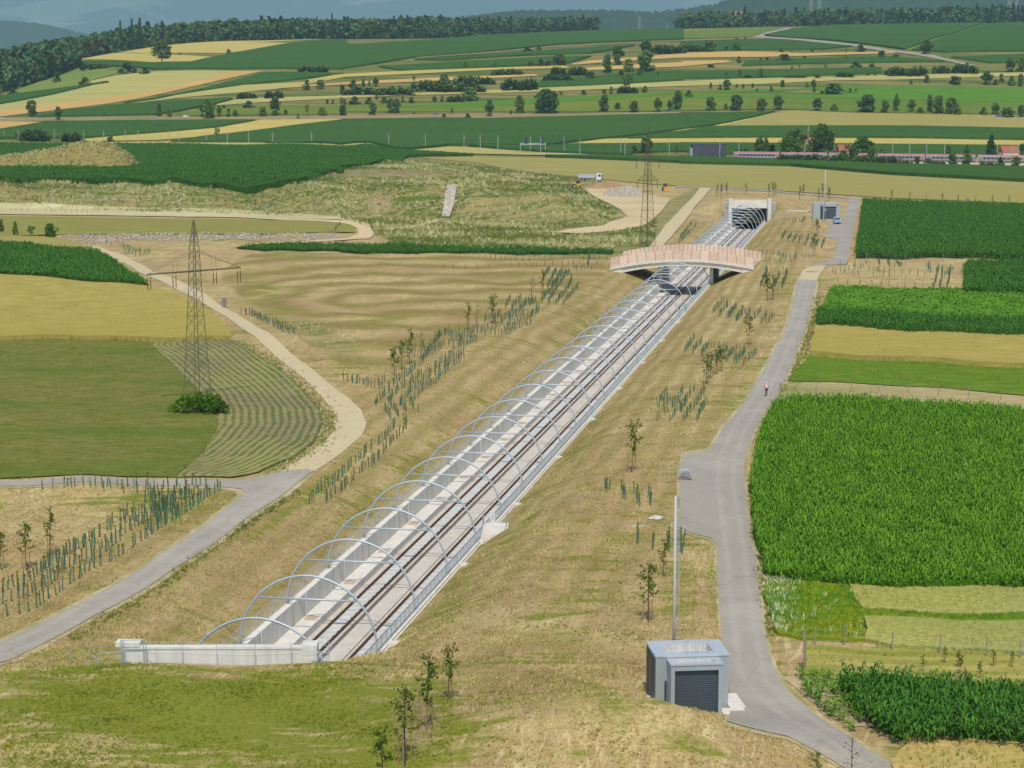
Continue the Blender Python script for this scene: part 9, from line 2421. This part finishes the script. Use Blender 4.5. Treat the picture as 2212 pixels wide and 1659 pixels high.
# ------------------------------------------------------------------ small things
def small_things():
    def post(lab, px, py, h, r, mat, base=None, cat='post', name='marker_post'):
        x, y, z = H1(px, py)
        t = thing(name, lab, cat, (x, y, z))
        MB().box(-r, r, -r, r, -0.2, h).box(-r * 1.08, r * 1.08, -r * 1.08, r * 1.08, h + 0.003, h + 0.06).build('post', mat, t)
        if base: MB().box(-base, base, -base * 0.8, base * 0.8, -0.2, 0.32).build('base', M['concrete_light'], t)
        return t
    M['pink_post'] = plain('pink_post', (0.56, 0.26, 0.24), 0.7)
    M['yellow_post'] = plain('yellow_post', (0.62, 0.44, 0.03), 0.6)
    post('dull pink square post on a pale concrete foot in the fenced dry strip', 1906, 873, 1.45, 0.21, M['pink_post'], 0.62)
    post('small reddish post on a pale foot beside the narrow maize strip', 1234, 547, 1.55, 0.25, M['pink_post'], 0.6)
    post('dark grey slim box post beside the gravel road', 484, 664, 1.75, 0.34, M['post_steel'])
    post('dark grey box post in the field planting with a pale foot', 1468.8 + 1600 * KA, 285.1 + 885 * KA, 1.9, 0.25, M['post_steel'], 0.45)
    post('thin yellow post on the portal bank beside the road', 1468.8 + 907 * KA, 285.1 + 805 * KA, 2.1, 0.13, M['yellow_post'])
    post('short dark box on the farm road behind the maize block', 1468.8 + 1852 * KA, 285.1 + 458 * KA, 1.6, 0.5, M['post_steel'])
    # stone filled crate standing at the yard edge
    x, y, z = H1(1479, 1036)
    t = thing('stone_crate', 'pallet crate filled with pale broken stones at the yard edge', 'crate', (x, y, z + 0.13))
    r = random.Random(6)
    mb = MB()
    for k in range(110):
        mb.ball((r.uniform(-0.52, 0.62), r.uniform(-0.5, 0.5), 0.2 + r.uniform(0, 0.75)), r.uniform(0.07, 0.12), r.uniform(0.07, 0.12), r.uniform(0.06, 0.1), 5, 3, 0, 0.3, r)
    mb.build('stones', M['stone_pale'], t)
    mb = MB()
    for q in np.linspace(-0.6, 0.7, 8):
        mb.box(q - 0.012, q + 0.012, -0.62, -0.60, 0.12, 1.0); mb.box(q - 0.012, q + 0.012, 0.6, 0.62, 0.12, 1.0)
    for q in np.linspace(0.15, 1.0, 6): mb.box(-0.62, 0.72, -0.625, -0.605, q - 0.01, q + 0.01)
    mb.build('cage', M['galv_dull'], t)
    mb = MB()
    for q in (-0.5, 0.05, 0.6): mb.box(q - 0.06, q + 0.06, -0.6, 0.6, -0.1, 0.03)
    mb.box(-0.65, 0.75, -0.6, 0.6, 0.033, 0.09); mb.build('pallet', M['stake'], t)
    x, y, z = H1(1458, 1042)
    tag(MB().box(-1.0, 0.2, -0.1, 0.1, 0.02, 0.14).box(0.05, 0.95, 0.12, 0.26, 0.02, 0.12).build('timber', M['stake']), 'two weathered timber beams lying before the stone crate', 'timber').location = (x, y, z)
    x, y, z = H1(1418, 1122)
    tag(MB().ball((0, 0, 0.12), 0.75, 0.45, 0.28, 10, 6, 0, 0.15, r).build('boulder', M['stone']), 'low pale boulder at the path end by the yard', 'boulder').location = (x, y, z)
    mb = MB()
    for k in range(16): mb.ball((r.uniform(-1.0, 0.6), r.uniform(-0.4, 0.4), 0.04), 0.1, 0.09, 0.08, 5, 3, 0, 0.3, r)
    x, y, z = H1(1385, 1138)
    o = mb.build('stones', M['stone']); o.location = (x, y, z); tag(o, 'small scatter of stones beside the low boulder', 'stones', kind='stuff')
    # dry path to the yard
    # riprap of the basin
    P = poly_points(R4((350,695),(400,672),(600,662),(1000,655),(1600,655),(2150,655),(2200,690),(1600,698),(1000,702),(600,722),(480,716)), 0.75)
    rr = np.random.default_rng(3)
    Vs = []; Fs = []
    base = np.array([(1, 0, 0), (0, 1, 0), (-1, 0, 0), (0, -1, 0), (0, 0, 1.0), (0, 0, -0.6)]); bf = np.array([(0, 1, 4), (1, 2, 4), (2, 3, 4), (3, 0, 4), (1, 0, 5), (2, 1, 5), (3, 2, 5), (0, 3, 5)])
    n = len(P); z = Zt(P[:, 0], P[:, 1]); s = rr.uniform(0.15, 0.42, n)
    V = base[None] * s[:, None, None] * rr.uniform(0.6, 1.3, (n, 6, 1)) + np.stack([P[:, 0], P[:, 1], z + 0.1], -1)[:, None]
    F = bf[None] + (np.arange(n) * 6)[:, None, None]
    o = np_mesh('riprap_stones', V.reshape(-1, 3), F.reshape(-1, 3), M['stone_mix']); tag(o, 'pale broken riprap stones along the basin bank', 'stones', kind='stuff')
    # stone heap by the sand pit, stone chute
    P = poly_points(R5((1690,405),(1760,370),(1850,352),(1930,380),(1945,410),(1850,425),(1740,418)), 2.0)
    n = len(P); z = Zt(P[:, 0], P[:, 1]); s = rr.uniform(0.3, 0.7, n); c = P.mean(0); d = np.hypot((P[:, 0] - c[0]) / 11, (P[:, 1] - c[1]) / 26)
    V = base[None] * s[:, None, None] * rr.uniform(0.6, 1.3, (n, 6, 1)) + np.stack([P[:, 0], P[:, 1], z + 0.1 + 1.6 * np.clip(1 - d, 0, 1)], -1)[:, None]
    F = bf[None] + (np.arange(n) * 6)[:, None, None]
    o = np_mesh('stone_heap', V.reshape(-1, 3), F.reshape(-1, 3), M['stone_mix']); tag(o, 'heap of pale broken stones between lorry and pylon', 'stone heap', kind='stuff')
    sheet('stone_chute', R5((690,350),(755,347),(735,470),(705,555),(655,555),(668,470)), M['stone_mix'], 0.6, label='pale stone chute down the flowering bank')
    sheet('worn_path', R5((655,560),(690,560),(560,600),(300,640),(290,632),(520,590)), M['sand'], 0.10, label='thin worn path below the stone chute')
    # dug earth mounds
    for px, py, w_, h_, lab in ((1298, 408, 8.5, 2.6, 'mound of dug brown earth beside the wheel loader'), (1322, 404, 8.0, 2.2, 'mound of dug brown earth next to the pale stones')):
        x, y, z = H1(px, py); mb = MB()
        rings = []; rr2 = random.Random(int(px))
        V = [(0, 0, h_)]; F = []
        for i in range(1, 6):
            for k in range(16):
                a = k * 2 * math.pi / 16; q = i / 5
                V.append((w_ * q * math.cos(a) * rr2.uniform(0.85, 1.1), w_ * 1.3 * q * math.sin(a) * rr2.uniform(0.85, 1.1), h_ * (1 - q) ** 1.1 + rr2.uniform(-0.15, 0.15) - (0.5 if i == 5 else 0)))
        for k in range(16): F.append((0, 1 + k, 1 + (k + 1) % 16))
        for i in range(4):
            for k in range(16):
                a_, b_ = 1 + i * 16 + k, 1 + i * 16 + (k + 1) % 16; F.append((a_, a_ + 16, b_ + 16, b_))
        o = mb.add(V, F).build('earth_mound', M['dug_earth'], None, True); o.location = (x, y + 4, z); tag(o, lab, 'earth mound', kind='structure')
    # big flowering mound on the plateau
    x0, y0, _ = flat(150, 368, 12.2)
    L = []
    top = [(0, 338), (40, 332), (90, 322), (130, 314), (165, 308), (200, 308), (235, 316), (262, 334), (280, 358), (285, 368)]
    xs_ = np.linspace(-46, 29, 70); q_ = np.linspace(-1, 1, 30)
    def prof(x):
        px = CX + FPX * (x0 + x) / (y0 * 0.99 + 5)
        yy = np.interp(px, [-120, -60] + [p[0] for p in top], [367, 352] + [p[1] for p in top])
        return np.clip((368 - yy) * (y0 + 14) / FPX, 0, 20)
    rr = np.random.default_rng(9)
    X, Q = np.meshgrid(xs_, q_)
    Hh = prof(X) * np.cos(Q * math.pi / 2) ** 0.8
    Z_ = Zt(x0 + X, y0 + 15 + Q * 15) - 0.4 + Hh + rr.normal(0, 0.22, X.shape) * (Hh > 0.5)
    idx = np.arange(X.size).reshape(X.shape)
    F = np.stack([idx[:-1, :-1], idx[:-1, 1:], idx[1:, 1:], idx[1:, :-1]], -1).reshape(-1, 4)
    o = np_mesh('spoil_mound', np.stack([x0 + X, y0 + 15 + Q * 15, Z_], -1).reshape(-1, 3), F, M['weedy'], smooth=True)
    tag(o, 'high flowering spoil mound on the plateau maize', 'mound', kind='structure')
    k = rr.uniform(0, 1, 5200)
    ii = rr.integers(0, X.size, 5200); PX = (x0 + X).ravel()[ii] + rr.uniform(-0.6, 0.6, 5200); PY = (y0 + 15 + Q * 15).ravel()[ii] + rr.uniform(-0.6, 0.6, 5200); PZ = Z_.ravel()[ii]
    ok = Hh.ravel()[ii] > 0.4
    for nm, sel, mt, lab in (('weed_tufts', ok & (k < 0.38), 'weed_pale', 'cream flowering weeds on the plateau spoil mound'), ('weed_tufts', ok & (k > 0.86), 'weed_green', 'green weeds on the plateau spoil mound')):
        P = np.column_stack([PX, PY])[sel]
        scatter(nm, P, tuft_template, 0.9, 0.4, 1.4, M[mt], lab, 'weeds', zoff=(PZ[sel] - Zt(P[:, 0], P[:, 1])), seed=31)
    # wire fences with wooden posts
    def wire_fence(lab, pts, h=1.35, n=None, r=0.05):
        W = world_poly(pts); t = thing('wire_fence', lab, 'fence', tuple(W[0]))
        for p in W:
            q = p - W[0]
            MB().tube([(q[0], q[1], q[2] - 0.2), (q[0] + random.uniform(-0.06, 0.06), q[1], q[2] + h)], r, 5).build('post', M['fence_post'], t)
        for dz in (0.35, 0.75, 1.15):
            MB().tube([(p[0] - W[0][0], p[1] - W[0][1], p[2] - W[0][2] + dz) for p in W], 0.004, 3).build('wire', M['galv_dull'], t)
    wire_fence('wire fence with thin wooden posts along the dry strip, maize side', S3((640,580),(818,560),(1003,568),(1195,578),(1590,610),(1768,622),(1968,638),(2150,650),(2330,662)))
    wire_fence('wire fence with thin wooden posts along the dry strip, upper side', S3((648,535),(875,505),(1100,515),(1280,520),(1470,525),(1662,540),(1858,555),(2062,570),(2250,585)))
    wire_fence('wire fence with thin wooden posts below the pale crop strips', Q6((716,1000),(778,950),(948,952),(1220,985),(1495,1005),(1765,1020),(1960,1032),(2100,1040)), 1.5)
    wire_fence('low wire fence with short posts before the dark maize corner', Q6((716,1108),(935,1118),(1300,1145),(1590,1180),(1878,1195),(2060,1210)), 1.1)
    wire_fence('wire fence with brown posts along the dark maize block', R6((1130,825),(1200,822),(1450,825),(1695,830),(1955,838),(2195,845)), 1.7, r=0.09)
    for px, py, h, lab in ((1738, 1450, 3.1, 'weathered grey gate post of the wire fence by the road'), (1686, 858, 2.0, 'weathered grey gate post at the dry strip by the road')):
        x, y, z = H1(px, py)
        o = MB().tube([(0, 0, -0.2), (-0.08, 0, h)], 0.09, 6).tube([(0.12, 0.5, -0.2), (0.1, 0.5, h * 0.8)], 0.06, 6).build('gate_post', M['fence_post']); o.location = (x, y, z); tag(o, lab, 'post')
M['fence_post'] = plain('fence_post', (0.26, 0.22, 0.16), 0.9, var=0.2)
M['dug_earth'] = plain('dug_earth', (0.34, 0.215, 0.11), 0.95, 0.05, 0, 0.25, 0.6, False, 0.5)
M['stone_mix'] = plain('stone_mix', (0.38, 0.335, 0.26), 0.95, 0.05, 0, 0.45, 0.9, False, 0.5)
M['weedy'] = crop('weedy', (0.11, 0.12, 0.035), (0.36, 0.31, 0.17), (0.27, 0.19, 0.105), 0.5, 0.09, 0.0, 1.0, b_str=0.9, b_dist=0.6)
small_things()

# ------------------------------------------------------------------ the air
def build_haze():
    mb = MB().box(-16000, 16000, -600, 33000, -60, 2300)
    m = bpy.data.materials.new('haze_air'); m.use_nodes = True
    nt = m.node_tree
    for n in list(nt.nodes):
        if n.type != 'OUTPUT_MATERIAL': nt.nodes.remove(n)
    vol = nt.nodes.new('ShaderNodeVolumePrincipled')
    vol.inputs['Color'].default_value = (0.50, 0.80, 1.0, 1.0)
    vol.inputs['Density'].default_value = 0.000040
    vol.inputs['Anisotropy'].default_value = -0.35
    nt.links.new(vol.outputs[0], nt.nodes['Material Output'].inputs['Volume'])
    o = mb.build('haze', m)
    tag(o, 'thin bluish summer haze filling the valley air', 'haze', kind='stuff')
build_haze()
